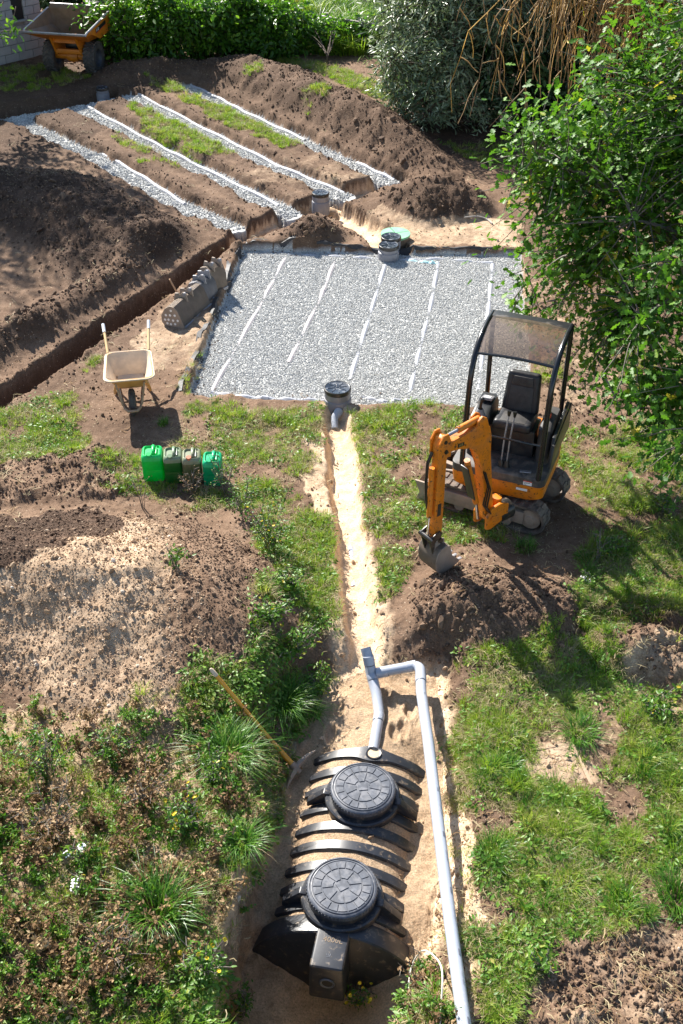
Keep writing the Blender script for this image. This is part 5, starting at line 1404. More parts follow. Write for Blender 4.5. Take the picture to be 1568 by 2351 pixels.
    m.build("skip_lining", solid("skip_inside", (0.24, 0.145, 0.085), 0.6, 0.2, 0.25, 5, (0.24, 0.19, 0.17), 0.6, 3), sk, smooth=False)
    rt = solid("skip_rim", (0.42, 0.40, 0.40), 0.35, 0.4, 0.2, 8)
    rim = [(-W2, -0.60, 1.32), (-W2, 0.80, 1.15), (-W2 + 0.01, 0.87, 1.11), (W2 - 0.01, 0.87, 1.11), (W2, 0.80, 1.15), (W2, -0.60, 1.32)]
    m = MB(); m.tube(rim, 0.024, 8); m.build("skip_rim", rt, sk)
    m = MB(); m.tube([(-0.76, -0.66, 1.41), (0.76, -0.66, 1.41)], 0.022, 8); m.build("skip_rim", rt, sk)
    for s in (-1, 1):
        m = MB(); m.prism([(-0.60, 0.92), (-0.60, 1.29), (0.72, 1.13), (0.10, 0.86)], -0.012, 0.012, Matrix.Translation((s * (W2 + 0.004), 0, 0)) @ Matrix.Rotation(PI / 2, 4, 'Z') @ Matrix.Rotation(0, 4, 'X'), 0.004); pn = m.build("side_panel", M_PAINT_D, sk)
        ang = math.atan2(0.30, -1.32)
        Mt = Matrix.Translation((s * (W2 + 0.019), 0.02, 1.12)) @ (basis((0, s, 0), (0, 0, 1), (s, 0, 0)) @ Matrix.Rotation(-s * 0.12, 4, 'Z'))
        mm = MB(); mm.box((0, 0, 0), (0.62, 0.09, 0.004)); mm.bm.transform(Mt); pl = mm.build("name_strip", M_DARK, pn, smooth=False)
        mm = MB(); mm.box((0, -0.056, 0), (0.62, 0.014, 0.004)); mm.bm.transform(Mt); mm.build("red_stripe", M_RED, pn, smooth=False)
        text_part("1130", 0.085, M_WHITE, pl, Mt @ Matrix.Translation((-0.20, 0, 0.003)))
    # rear: engine cover, seat, wheel, roll bar
    m = MB(); m.box((0, -1.75, 0.95), (0.78, 0.9, 0.55), None, 0.05); m.build("engine_cover", M_PAINT_D, root)
    m = MB(); m.box((0, -1.55, 1.27), (0.44, 0.42, 0.10), None, 0.03); m.build("seat", M_VINYL, root)
    m = MB(); m.box((0, -1.80, 1.46), (0.42, 0.08, 0.32), None, 0.03); m.build("seat_back", M_VINYL, root)
    m = MB(); m.tube([(0.18 * math.cos(a), -1.02 + 0.18 * math.sin(a) * 0.85, 1.55 + 0.10 * math.sin(a)) for a in np.linspace(0, 2 * PI, 25)[:-1]], 0.016, 8, closed=True); m.build("steering_wheel", M_BLACK, root)
    m = MB(); m.tube([(0, -0.85, 1.0), (0, -1.02, 1.55)], 0.03, 8); m.box((0, -0.86, 1.0), (0.4, 0.2, 0.5), None, 0.03); m.build("steering_column", M_BLACK, root)
build_dumper()

# ================================================================== BLOCK WALL OF THE OUTBUILDING
def build_wall():
    a = Vector((*P(0, 150), 0)); b = Vector((*P(108, 124), 0)); d = (b - a).normalized(); nrm = Vector((d.y, -d.x, 0))
    L = 5.2; o0 = b - d * L; HT = 3.0
    root = empty("block_wall", o0, math.atan2(d.y, d.x), "shaded grey concrete block wall of an outbuilding behind the dumper", "wall")
    m = MB(); m.box((L / 2, 0.16, HT / 2), (L, 0.25, HT)); m.box((L - 0.125 - 0.005, 2.6, HT / 2), (0.25, 4.6, HT)); m.build("backing", M_MORTAR, root, smooth=False)
    # window opening with reveal
    wx0, wx1, wz0, wz1 = L - 0.82, L - 0.50, 0.95, 1.7
    BLK = {}
    for r in range(10):
        zz = r * 0.205; x = L
        off = 0.0 if r % 2 else 0.2
        xx = L - (0.2 if r % 2 else 0.4); first = True
        edges = [L]
        while edges[-1] > 1.2: edges.append(edges[-1] - (0.205 if (r % 2 and len(edges) == 1) else 0.41))
        for e1, e0 in zip(edges, edges[1:]):
            segs = [(e0, e1)]
            if zz + 0.2 > wz0 and zz < wz1:
                segs = []
                if e1 <= wx0 or e0 >= wx1: segs = [(e0, e1)]
                else:
                    if e0 < wx0 - 0.03: segs.append((e0, wx0))
                    if e1 > wx1 + 0.03: segs.append((wx1, e1))
            for (s0, s1) in segs:
                key = round(s1 - s0, 2)
                if key not in BLK:
                    mm = MB(); mm.box((0, 0, 0), (s1 - s0 - 0.012, 0.06, 0.193), None, 0.005, None, 1)
                    t_ = mm.build("block", M_BLOCK, root); BLK[key] = t_.data; o = t_
                else: o = obj("block", BLK[key], root)
                o.location = ((s0 + s1) / 2, 0.018 + random.uniform(-0.003, 0.003), zz + 0.1)
    m = MB(); m.box(((wx0 + wx1) / 2, 0.030, (wz0 + wz1) / 2), (wx1 - wx0 - 0.01, 0.02, wz1 - wz0)); m.build("window_pane", M_DARK, root, smooth=False)
    m = MB(); m.box(((wx0 + wx1) / 2, -0.025, wz0 - 0.02), (wx1 - wx0 + 0.10, 0.10, 0.045), None, 0.006); m.build("window_sill", M_MORTAR, root)
    m = MB(); m.box((L / 2 - 0.2, 2.5, HT + 0.1), (L + 0.2, 5.4, 0.15), None, 0.01); m.build("roof", solid("roof_sheet", (0.25, 0.12, 0.08), 0.8), root)
build_wall()

# ================================================================== OLD FENCE
def build_fence():
    root = empty("timber_fence", (*P(752, 90), 0), 0, "old weathered timber rail fence half lost in the creepers behind the hedge", "fence")
    o = root.location
    A = Vector((*P(748, 98), 0)) - o; B = Vector((*P(905, 122), 0)) - o
    zt = 0.62
    for p in (A, A.lerp(B, 0.5), B):
        m = MB(); m.tube([(p.x, p.y, -0.1), (p.x + 0.01, p.y, zt + 0.13)], [0.07, 0.06], 8); m.build("post", M_WOODG, root)
    for z in (zt, 0.25):
        m = MB(); d = B - A; m.box(((A + B) / 2 + Vector((0, -0.07, z))), (d.length + 0.1, 0.045, 0.13), (0.25, 0.01, math.atan2(d.y, d.x)), 0.008); m.build("rail", M_WOODG, root)
build_fence()

# ================================================================== TREAD-PLATE COVER, CABLES, ROOT
def build_cover():
    c = G(1278, 1762); root = empty("access_cover", (c.x, c.y, c.z - 0.022), 0.20, "square dirt-dusted access cover with chevron tread among cut grass", "access cover")
    S = 0.44
    for k in (0, 1):
        m = MB(); m.box((-S / 4 - 0.01 + k * (S / 2 + 0.012), 0, 0.0), (S / 2, S, 0.05), None, 0.005); pl = m.build("leaf_plate", M_COVER, root)
        for i in range(6):
            for j in range(3):
                x = -S / 2 + 0.03 + k * (S / 2 + 0.012) + j * 0.06; y = -S / 2 + 0.05 + i * 0.06
                for s in (-1, 1):
                    m = MB(); m.box((x + s * 0.012 + 0.01, y, 0.0265), (0.032, 0.008, 0.006), (0, 0, s * 0.7)); m.build("tread_bar", M_COVER, pl)
    m = MB()
    for s in (-1, 1): m.box((s * (S / 2 + 0.025) - 0.004, 0, 0.004), (0.035, S + 0.09, 0.06), None, 0.004)
    for s in (-1, 1): m.box((-0.004, s * (S / 2 + 0.025), 0.002), (S + 0.012, 0.03, 0.055), None, 0.004)
    m.build("frame", M_COVER, root)
build_cover()
def strand(name, pix, r, mat, label, cat, lift=0.01, zs=None):
    pts = []
    for i, p in enumerate(pix):
        g = G(*p); g.z += lift if zs is None else zs[i]; pts.append(g)
    base = pts[0].copy(); fine = []
    for i in range(len(pts) - 1):
        p0 = pts[max(0, i - 1)]; p1 = pts[i]; p2 = pts[i + 1]; p3 = pts[min(len(pts) - 1, i + 2)]
        for t in np.linspace(0, 1, 7)[:-1]:
            fine.append(0.5 * ((2 * p1) + (p2 - p0) * t + (2 * p0 - 5 * p1 + 4 * p2 - p3) * t * t + (3 * p1 - p0 - 3 * p2 + p3) * t ** 3))
    fine.append(pts[-1])
    m = MB(); m.tube([p - base for p in fine], r, 7); o = m.build(name, mat, loc=base); tag(o, label, cat); return o
strand("cable", [(938, 2420), (935, 2330), (941, 2255), (965, 2226), (995, 2232), (1012, 2265), (1010, 2340), (1006, 2430)], 0.007, M_WIRE, "thin pale cable looping up out of the weeds beside the long pipe", "cable", zs=[0.02, 0.10, 0.22, 0.28, 0.28, 0.2, 0.1, 0.03])
strand("tree_root", [(1066, 574 - 65), (1095, 505), (1118, 506), (1130, 516)], 0.016, M_WOODG, "pale curved root lying on bare earth below the dark mound", "root", lift=0.02)
strand("fallen_twig", [(1310, 2026), (1330, 2010), (1362, 1992)], 0.006, M_WOODG, "dry fallen twig lying on trampled grass beside the access cover", "twig", lift=0.02)

# ================================================================== GEOTEXTILE EDGE OF THE BED
def build_fabric():
    bm_ = MB(); base = Vector((BED[0][0], BED[0][1], 0))
    loop = BED + [BED[0]]; rows = []
    for i in range(4):
        a = Vector((*loop[i], 0)); b = Vector((*loop[i + 1], 0)); d = (b - a).normalized(); nr = Vector((-d.y, d.x, 0))
        n = int((b - a).length / 0.06)
        for k in range(n):
            p = a.lerp(b, k / n); q = noise(p.x * 1.0, p.y * 1.0, 0.35, 5); q2 = noise(p.x, p.y, 0.12, 8)
            up = (0.02 if i in (0, 1) else -0.05) + 0.06 * float(q) + 0.03 * float(q2)
            off = 0.03 + 0.05 * float(noise(p.x, p.y, 0.5, 9))
            g = hgt(p.x + nr.x * (off + 0.05), p.y + nr.y * (off + 0.05))
            rows.append([p - base + nr * (off - 0.10) + Vector((0, 0, BED_Z - 0.05)), p - base + nr * (off - 0.015) + Vector((0, 0, BED_Z + 0.03)), p - base + nr * (off + 0.02) + Vector((0, 0, max(-0.02, g * 0.6) + up)), p - base + nr * (off + 0.09) + Vector((0, 0, max(-0.02, g) + up * 0.4 - 0.01))])
    bm_.sheet(rows); o = bm_.build("geotextile_sheet", M_FABRIC, loc=base)
    tag(o, "black geotextile fabric edging the gravel bed against the soil banks", "fabric")
build_fabric()
# ================================================================== VEGETATION TOOLKIT
def leaf_mat(name, stops, src="tint", rough=0.45, tr=0.32, spec=0.35, trcol=1.35, dist=None):
    t = NT(name)
    if src == "tint":
        a = t.add("Attribute"); a.attribute_name = "tint"; fac = a.outputs["Fac"]
    else:
        oi = t.add("ObjectInfo"); a = t.add("Attribute"); a.attribute_name = "tint"
        fac = t.math('ADD', t.math('MULTIPLY', oi.outputs["Random"], 0.55), t.math('MULTIPLY', a.outputs["Fac"], 0.45))
    c = t.ramp(fac, stops).outputs[0]
    t.l(c, t.b.inputs["Base Color"]); t.b.inputs["Roughness"].default_value = rough; t.b.inputs["Specular IOR Level"].default_value = spec
    tl = t.add("BsdfTranslucent"); c2 = t.mix(1.0, c, (trcol, trcol * 1.08, trcol * 0.6), 'MULTIPLY'); t.l(c2, tl.inputs[0])
    mx = t.add("MixShader"); mx.inputs[0].default_value = tr
    t.l(t.b.outputs[0], mx.inputs[1]); t.l(tl.outputs[0], mx.inputs[2]); t.l(mx.outputs[0], t.out.inputs[0])
    return t.m
GRN = [(0.0, (0.075, 0.170, 0.012)), (0.3, (0.165, 0.285, 0.022)), (0.6, (0.260, 0.355, 0.042)), (0.82, (0.33, 0.36, 0.08)), (1.0, (0.46, 0.39, 0.17))]
M_GRASS = leaf_mat("grass_blades", GRN, "random", 0.42, 0.40)
M_LUSH = leaf_mat("lush_grass", [(0.0, (0.022, 0.085, 0.010)), (0.5, (0.045, 0.15, 0.016)), (1.0, (0.105, 0.23, 0.03))], "random", 0.38, 0.32)
M_WEED = leaf_mat("weed_leaves", [(0.0, (0.042, 0.120, 0.012)), (0.5, (0.095, 0.205, 0.020)), (0.85, (0.17, 0.28, 0.035)), (1.0, (0.34, 0.31, 0.06))], "random", 0.45, 0.30)
M_DRYW = leaf_mat("dry_weeds", [(0.0, (0.11, 0.062, 0.032)), (0.4, (0.23, 0.140, 0.072)), (0.75, (0.36, 0.25, 0.135)), (1.0, (0.50, 0.40, 0.25))], "random", 0.7, 0.15, 0.1, 1.0)
M_STRAW = leaf_mat("straw", [(0.0, (0.26, 0.20, 0.10)), (1.0, (0.48, 0.40, 0.24))], "random", 0.6, 0.2, 0.2, 1.0)

def add_tint(me, tint):
    a = me.attributes.new("tint", 'FLOAT', 'POINT'); a.data.foreach_set("value", np.asarray(tint, np.float32))
def tris_mesh(name, v, f, mat, tint=None, smooth=False):
    me = mesh_from(name, v, np.asarray(f), mat, smooth)
    if tint is not None: add_tint(me, tint)
    return me
def blades(n, h, w, spread, lean, rng, segs=3, droop=0.6, hv=0.45, tv=1.0):
    """grass blades: strips curving outwards"""
    V = []; F = []; T = []
    for i in range(n):
        a = rng.uniform(0, 2 * PI); r = spread * math.sqrt(rng.uniform(0, 1)); bx, by = r * math.cos(a), r * math.sin(a)
        da = a + rng.normal(0, 0.7); hh = h * (1 - hv * rng.uniform(0, 1)); ln = lean * rng.uniform(0.3, 1.2); dx, dy = math.cos(da), math.sin(da)
        tw = da + PI / 2 + rng.normal(0, 0.5); wx, wy = math.cos(tw), math.sin(tw); b0 = len(V); tt = rng.uniform(0, 1) * tv
        for s in range(segs + 1):
            t = s / segs; ww = w * (1 - t ** 1.6) * 0.5
            out = ln * hh * t * t; z = hh * (t - droop * ln * t * t * t * 0.6)
            c = (bx + dx * out, by + dy * out, z)
            if s < segs: V += [(c[0] - wx * ww, c[1] - wy * ww, c[2]), (c[0] + wx * ww, c[1] + wy * ww, c[2])]; T += [tt, tt]
            else: V.append(c); T.append(tt)
        for s in range(segs - 1):
            k = b0 + 2 * s; F += [(k, k + 1, k + 3), (k, k + 3, k + 2)]
        k = b0 + 2 * (segs - 1); F.append((k, k + 1, k + 2))
    return np.array(V), np.array(F), np.array(T)
LEAF_OV = (np.array([(0, 0, 0), (0.22, 0.35, 0.05), (0.17, 0.75, 0.03), (0, 1, -0.06), (-0.17, 0.75, 0.03), (-0.22, 0.35, 0.05), (0, 0.5, -0.03)], float), [(0, 1, 6), (1, 2, 6), (2, 3, 6), (3, 4, 6), (4, 5, 6), (5, 0, 6)])
LEAF_NAR = (np.array([(0, 0, 0), (0.11, 0.45, 0.02), (0, 1, -0.08), (-0.11, 0.45, 0.02)], float), [(0, 1, 2), (0, 2, 3)])
LEAF_DIA = (np.array([(0, 0, 0), (0.26, 0.5, 0.04), (0, 1, -0.05), (-0.26, 0.5, 0.04)], float), [(0, 1, 2), (0, 2, 3)])
_ok = [(0.0, 0.0), (0.19, 0.22), (0.11, 0.33), (0.30, 0.50), (0.16, 0.60), (0.26, 0.78), (0.12, 0.84), (0.0, 1.0)]
_ov = [(x, y, 0.10 * abs(x) - 0.10 * (y - 0.4) ** 2) for x, y in _ok] + [(-x, y, 0.10 * abs(x) - 0.10 * (y - 0.4) ** 2) for x, y in _ok[-2:0:-1]] + [(0, 0.5, -0.01)]
LEAF_OAK = (np.array(_ov, float), [(i, (i + 1) % 14, 14) for i in range(14)])

def frames(nrm, yaw_dir):
    """rotation matrices: z = nrm, y ~ yaw_dir"""
    z = nrm / np.linalg.norm(nrm, axis=1, keepdims=True)
    y = yaw_dir - z * np.sum(yaw_dir * z, 1, keepdims=True); y /= np.linalg.norm(y, axis=1, keepdims=True) + 1e-9
    x = np.cross(y, z)
    return np.stack([x, y, z], 2)
def stamp(tpl, pos, R, scl):
    v, f = tpl; f = np.array(f); n = len(pos); k = len(v)
    V = np.einsum('nij,kj->nki', R, v) * np.asarray(scl)[:, None, None] + pos[:, None, :]
    F = (f[None] + (np.arange(n) * k)[:, None, None]).reshape(-1, f.shape[1])
    return V.reshape(-1, 3), F
def tubes(paths, r0, r1, n=4):
    """thin branches: list of (k,3) arrays -> verts, faces"""
    V = []; F = []; b = 0
    for p, a, c in zip(paths, r0, r1):
        p = np.asarray(p); k = len(p)
        t = np.gradient(p, axis=0); t /= np.linalg.norm(t, axis=1, keepdims=True) + 1e-9
        ref = np.array([0.3, 0.2, 1.0]) if abs(t[0, 2]) < 0.9 else np.array([1.0, 0, 0])
        u = np.cross(t, ref); u /= np.linalg.norm(u, axis=1, keepdims=True) + 1e-9; w = np.cross(t, u)
        rad = np.linspace(a, c, k)[:, None]
        ang = np.arange(n) * 2 * np.pi / n
        ring = p[:, None, :] + rad[:, None] * (np.cos(ang)[None, :, None] * u[:, None, :] + np.sin(ang)[None, :, None] * w[:, None, :])
        V.append(ring.reshape(-1, 3))
        i, j = np.meshgrid(np.arange(k - 1), np.arange(n), indexing='ij'); q = (j + 1) % n
        F.append((np.stack([i * n + j, i * n + q, (i + 1) * n + q, (i + 1) * n + j], -1).reshape(-1, 4)) + b); b += k * n
    return np.vstack(V), np.vstack(F)
def bez(a, b, c, n): 
    t = np.linspace(0, 1, n)[:, None]; return (1 - t) ** 2 * a + 2 * t * (1 - t) * b + t * t * c

_src_n = [0]
def scatter(name, variants, pos, rot, scl, vidx, label, cat, kind="stuff", parent=None):
    """place many small copies with one geometry-nodes object"""
    _src_n[0] += 1
    colx = bpy.data.collections.new("variants_%02d" % _src_n[0])
    for i, me in enumerate(variants):
        colx.objects.link(bpy.data.objects.new("v%02d_%03d" % (_src_n[0], i), me))
    me = bpy.data.meshes.new(name); n = len(pos)
    me.vertices.add(n); me.vertices.foreach_set("co", np.asarray(pos, np.float32).ravel())
    a = me.attributes.new("rot", 'FLOAT_VECTOR', 'POINT'); a.data.foreach_set("vector", np.asarray(rot, np.float32).ravel())
    s = np.asarray(scl, np.float32); s = np.repeat(s[:, None], 3, 1) if s.ndim == 1 else s
    a = me.attributes.new("scl", 'FLOAT_VECTOR', 'POINT'); a.data.foreach_set("vector", s.ravel())
    a = me.attributes.new("vi", 'INT', 'POINT'); a.data.foreach_set("value", np.asarray(vidx, np.int32))
    ng = bpy.data.node_groups.new("place_" + name, 'GeometryNodeTree')
    ng.interface.new_socket("Geometry", in_out='INPUT', socket_type='NodeSocketGeometry'); ng.interface.new_socket("Geometry", in_out='OUTPUT', socket_type='NodeSocketGeometry')
    N = ng.nodes; gi = N.new("NodeGroupInput"); go = N.new("NodeGroupOutput"); ip = N.new("GeometryNodeInstanceOnPoints"); ci = N.new("GeometryNodeCollectionInfo")
    ci.inputs["Collection"].default_value = colx; ci.inputs["Separate Children"].default_value = True; ci.inputs["Reset Children"].default_value = True
    def na(nm, ty): q = N.new("GeometryNodeInputNamedAttribute"); q.data_type = ty; q.inputs["Name"].default_value = nm; return q.outputs["Attribute"]
    Lk = ng.links.new
    Lk(gi.outputs[0], ip.inputs["Points"]); Lk(ci.outputs[0], ip.inputs["Instance"]); ip.inputs["Pick Instance"].default_value = True
    e2r = N.new("FunctionNodeEulerToRotation"); Lk(na("rot", 'FLOAT_VECTOR'), e2r.inputs[0])
    Lk(na("vi", 'INT'), ip.inputs["Instance Index"]); Lk(e2r.outputs[0], ip.inputs["Rotation"]); Lk(na("scl", 'FLOAT_VECTOR'), ip.inputs["Scale"])
    Lk(ip.outputs[0], go.inputs[0])
    o = obj(name, me, parent); md = o.modifiers.new("place", 'NODES'); md.node_group = ng
    return tag(o, label, cat, kind=kind)

# ---- sample the ground by area, with density falling with distance
def sample(n, y0=3.2, y1=46, pw=1.6, seed=1, margin=1.2):
    r = np.random.default_rng(seed)
    u = r.uniform(0, 1, n); a = 1 - pw
    y = (y0 ** a + u * (y1 ** a - y0 ** a)) ** (1 / a)
    x = r.uniform(-1, 1, n) * (0.33 * y + margin)
    return x, y, r
# ================================================================== GRAVEL
def pebbles(k, rng):
    out = []
    for i in range(k):
        bm_ = bmesh.new(); bmesh.ops.create_icosphere(bm_, subdivisions=1, radius=0.5)
        for v in bm_.verts: v.co = Vector((v.co.x * 1.15, v.co.y * 0.9, v.co.z * 0.7)) * rng.uniform(0.72, 1.2)
        me = bpy.data.meshes.new("pebble"); bm_.to_mesh(me); bm_.free(); out.append(me)
    return out
def stone_mat(name, stops, bumps=40):
    t = NT(name); oi = t.add("ObjectInfo"); v = t.geo(); n = t.noise(3.0, 4, 0.6, v)
    c = t.ramp(oi.outputs["Random"], stops).outputs[0]
    g = t.ramp(n.outputs[0], [(0.25, (0.75, 0.75, 0.75)), (0.75, (1.15, 1.15, 1.15))]).outputs[0]
    c = t.mix(1.0, c, g, 'MULTIPLY'); t.l(c, t.b.inputs["Base Color"]); t.b.inputs["Roughness"].default_value = 0.85; t.b.inputs["Specular IOR Level"].default_value = 0.2
    return t.m
M_GRAVEL = stone_mat("gravel_stone", [(0.0, (0.29, 0.29, 0.28)), (0.35, (0.44, 0.44, 0.425)), (0.7, (0.54, 0.54, 0.52)), (1.0, (0.66, 0.655, 0.63))])
M_CLOD = stone_mat("earth_clod", [(0.0, (0.085, 0.053, 0.035)), (0.5, (0.130, 0.083, 0.054)), (1.0, (0.21, 0.140, 0.093))])
M_CLODS = stone_mat("sandy_clod", [(0.0, (0.25, 0.165, 0.10)), (0.5, (0.37, 0.255, 0.160)), (0.9, (0.47, 0.34, 0.225)), (1.0, (0.60, 0.51, 0.41))])
rngp = np.random.default_rng(11)
PEB = pebbles(8, rngp)
for m_ in PEB: m_.materials.append(M_GRAVEL)
x = rngp.uniform(min(p[0] for p in BED) - .1, max(p[0] for p in BED) + .1, 120000); y = rngp.uniform(min(p[1] for p in BED) - .1, max(p[1] for p in BED) + .1, 120000)
T_ = tfast(x, y); k = T_["reg"] == 9
x, y, z = x[k], y[k], T_["h"][k]; n = len(x)
scatter("gravel", PEB, np.stack([x, y, z + 0.004], 1), rngp.uniform(0, 6.28, (n, 3)), rngp.uniform(0.015, 0.027, n), rngp.integers(0, 8, n), "loose pale grey stones filling the square filter bed", "gravel")
xs_, ys_ = [], []
for tr in TRENCH + [HEADT]:
    for i in range(len(tr) - 1):
        a = np.array(tr[i]); b = np.array(tr[i + 1]); L = np.linalg.norm(b - a); d = (b - a) / L; q = int(L * 900)
        t = rngp.uniform(-0.03, 1.03, q)[:, None]; o_ = rngp.uniform(-0.42, 0.42, q)[:, None]
        pp = a + (b - a) * t + np.array([-d[1], d[0]]) * o_; xs_.append(pp[:, 0]); ys_.append(pp[:, 1])
x = np.concatenate(xs_); y = np.concatenate(ys_); T_ = tfast(x, y); k = (T_["reg"] >= 10) & (T_["reg"] <= 14)
x, y, z = x[k], y[k], T_["h"][k]; n = len(x)
scatter("gravel", PEB, np.stack([x, y, z + 0.004], 1), rngp.uniform(0, 6.28, (n, 3)), rngp.uniform(0.03, 0.055, n), rngp.integers(0, 8, n), "loose pale grey stones lying along the drain trenches", "gravel")

# ================================================================== CLODS AND STONES
CL = pebbles(8, rngp); CLS = [m_.copy() for m_ in CL]
for m_ in CL: m_.materials.append(M_CLOD)
for m_ in CLS: m_.materials.append(M_CLODS)
x, y, r_ = sample(330000, 3.2, 32, 1.45, 5)
T_ = tfast(x, y)
pr = np.clip(T_["lump"] - 0.30, 0.02, 1) * np.where(T_["reg"] == 14, 0.05, 1) * (T_["grav"] < 0.5)
k = r_.uniform(0, 1, len(x)) < pr * 0.85
x, y = x[k], y[k]; sandy = T_["sand"][k] > np.where(T_["reg"][k] == 1, 0.12, 0.30); z = T_["h"][k]; n = len(x)
size = 0.010 + 0.045 * r_.uniform(0, 1, n) ** 6.0 + 0.0008 * y
for nm, sel, var, lab in (("soil_clods", ~sandy, CL, "small brown crumbs of earth strewn over the dug ground"), ("soil_clods", sandy, CLS, "small pale crumbs and stones strewn over the sandy earth")):
    q = int(sel.sum())
    scatter(nm, var, np.stack([x[sel], y[sel], z[sel] + size[sel] * 0.15], 1), r_.uniform(0, 6.28, (q, 3)), size[sel], r_.integers(0, 8, q), lab, "soil")
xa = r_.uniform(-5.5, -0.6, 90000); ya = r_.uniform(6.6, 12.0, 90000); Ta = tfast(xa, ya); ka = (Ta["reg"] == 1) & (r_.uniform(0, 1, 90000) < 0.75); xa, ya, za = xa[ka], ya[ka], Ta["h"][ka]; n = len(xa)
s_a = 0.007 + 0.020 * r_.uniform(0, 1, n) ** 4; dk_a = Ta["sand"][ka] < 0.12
for sel, var, lab in ((~dk_a, CLS, "fine pale grit covering the broad sandy heap"), (dk_a, CL, "fine dark grit covering the brown flank and dark patch of the sandy heap")):
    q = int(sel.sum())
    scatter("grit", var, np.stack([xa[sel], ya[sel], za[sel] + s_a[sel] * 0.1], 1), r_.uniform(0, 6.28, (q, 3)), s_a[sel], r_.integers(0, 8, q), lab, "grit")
# larger stones and clods, each its own piece on the heap it lies on
def big_stones(parent, nm, meshes, px0, px1, py0, py1, count, reg, s0, s1, seed, zoff=0.3):
    rr = np.random.default_rng(seed); done = 0; 
    X = []; 
    px = rr.uniform(px0, px1, count * 12); py = rr.uniform(py0, py1, count * 12)
    w = np.array([P(a, b, zoff) for a, b in zip(px, py)]); T2 = tfast(w[:, 0], w[:, 1])
    ok = np.where((T2["reg"] == reg) & (T2["grav"] < 0.5))[0][:count]
    for i in ok:
        s = s0 + (s1 - s0) * rr.uniform(0, 1) ** 2.5
        o = obj(nm, meshes[rr.integers(0, 8)], parent, (w[i, 0], w[i, 1], T2["h"][i] + s * 0.12), tuple(rr.uniform(0, 6.28, 3))); o.scale = (s, s, s * rr.uniform(0.6, 1))
big_stones(HEAP_O[1], "stone", CLS, -50, 560, 1180, 1650, 110, 1, 0.03, 0.09, 1, 0.5)
big_stones(HEAP_O[2], "clod", CL, 880, 1300, 1280, 1500, 70, 2, 0.04, 0.15, 2, 0.2)
big_stones(GROUND, "clod", CL, 1050, 1568, 2150, 2351, 60, 0, 0.035, 0.10, 3, 0.05)
big_stones(HEAP_O[8], "clod", CL, 0, 340, 580, 800, 60, 8, 0.05, 0.16, 4, 0.2)
big_stones(HEAP_O[7], "clod", CL, 0, 400, 300, 560, 50, 7, 0.06, 0.16, 5, 0.3)
big_stones(HEAP_O[3], "clod", CL, 880, 1100, 370, 500, 40, 3, 0.06, 0.15, 6, 0.3)
big_stones(HEAP_O[4], "clod", CL, 640, 810, 470, 560, 30, 4, 0.05, 0.15, 7, 0.2)
big_stones(HEAP_O[5], "clod", CL, 500, 960, 130, 380, 60, 5, 0.07, 0.17, 8, 0.4)
big_stones(PIT_O, "stone", CLS, 620, 1000, 1620, 2300, 30, 14, 0.025, 0.07, 9, -0.4)

# ================================================================== GRASS AND GROUND COVER
rg = np.random.default_rng(21)
TUFT = []
for i in range(10):
    h_ = rg.uniform(0.08, 0.15); v, f, t = blades(26, h_, 0.006, 0.055, 0.9, rg)
    TUFT.append(tris_mesh("tuft", v, f, M_GRASS, t))
for i in range(3):
    v, f, t = blades(22, 0.12, 0.006, 0.07, 1.3, rg, droop=1.0); TUFT.append(tris_mesh("tuft", v, f, M_STRAW, t))
TALL = []
for i in range(5):
    v, f, t = blades(60, rg.uniform(0.24, 0.36), 0.007, 0.07, 0.75, rg, segs=4); TALL.append(tris_mesh("tall_tuft", v, f, M_LUSH if i % 2 else M_GRASS, t))
def leafy(nl, size, h, rng, mat, tpl=LEAF_OV, spread=0.06, name="leafy"):
    a = rng.uniform(0, 6.28, nl); rr = spread * np.sqrt(rng.uniform(0, 1, nl)); pos = np.stack([rr * np.cos(a), rr * np.sin(a), h * rng.uniform(0.15, 1, nl)], 1)
    nr = np.stack([np.cos(a) * 0.5, np.sin(a) * 0.5, np.ones(nl)], 1) + rng.normal(0, 0.35, (nl, 3)); yd = np.stack([np.cos(a), np.sin(a), rng.normal(0.1, 0.4, nl)], 1)
    V, F = stamp(tpl, pos, frames(nr, yd), size * rng.uniform(0.5, 1.2, nl)); T = np.repeat(rng.uniform(0, 1, nl), len(tpl[0]))
    return tris_mesh(name, V, F, mat, T)
LEAFY = [leafy(rg.integers(16, 30), 0.045, 0.07, rg, M_WEED, LEAF_OV if i % 2 else LEAF_DIA, 0.08) for i in range(8)]
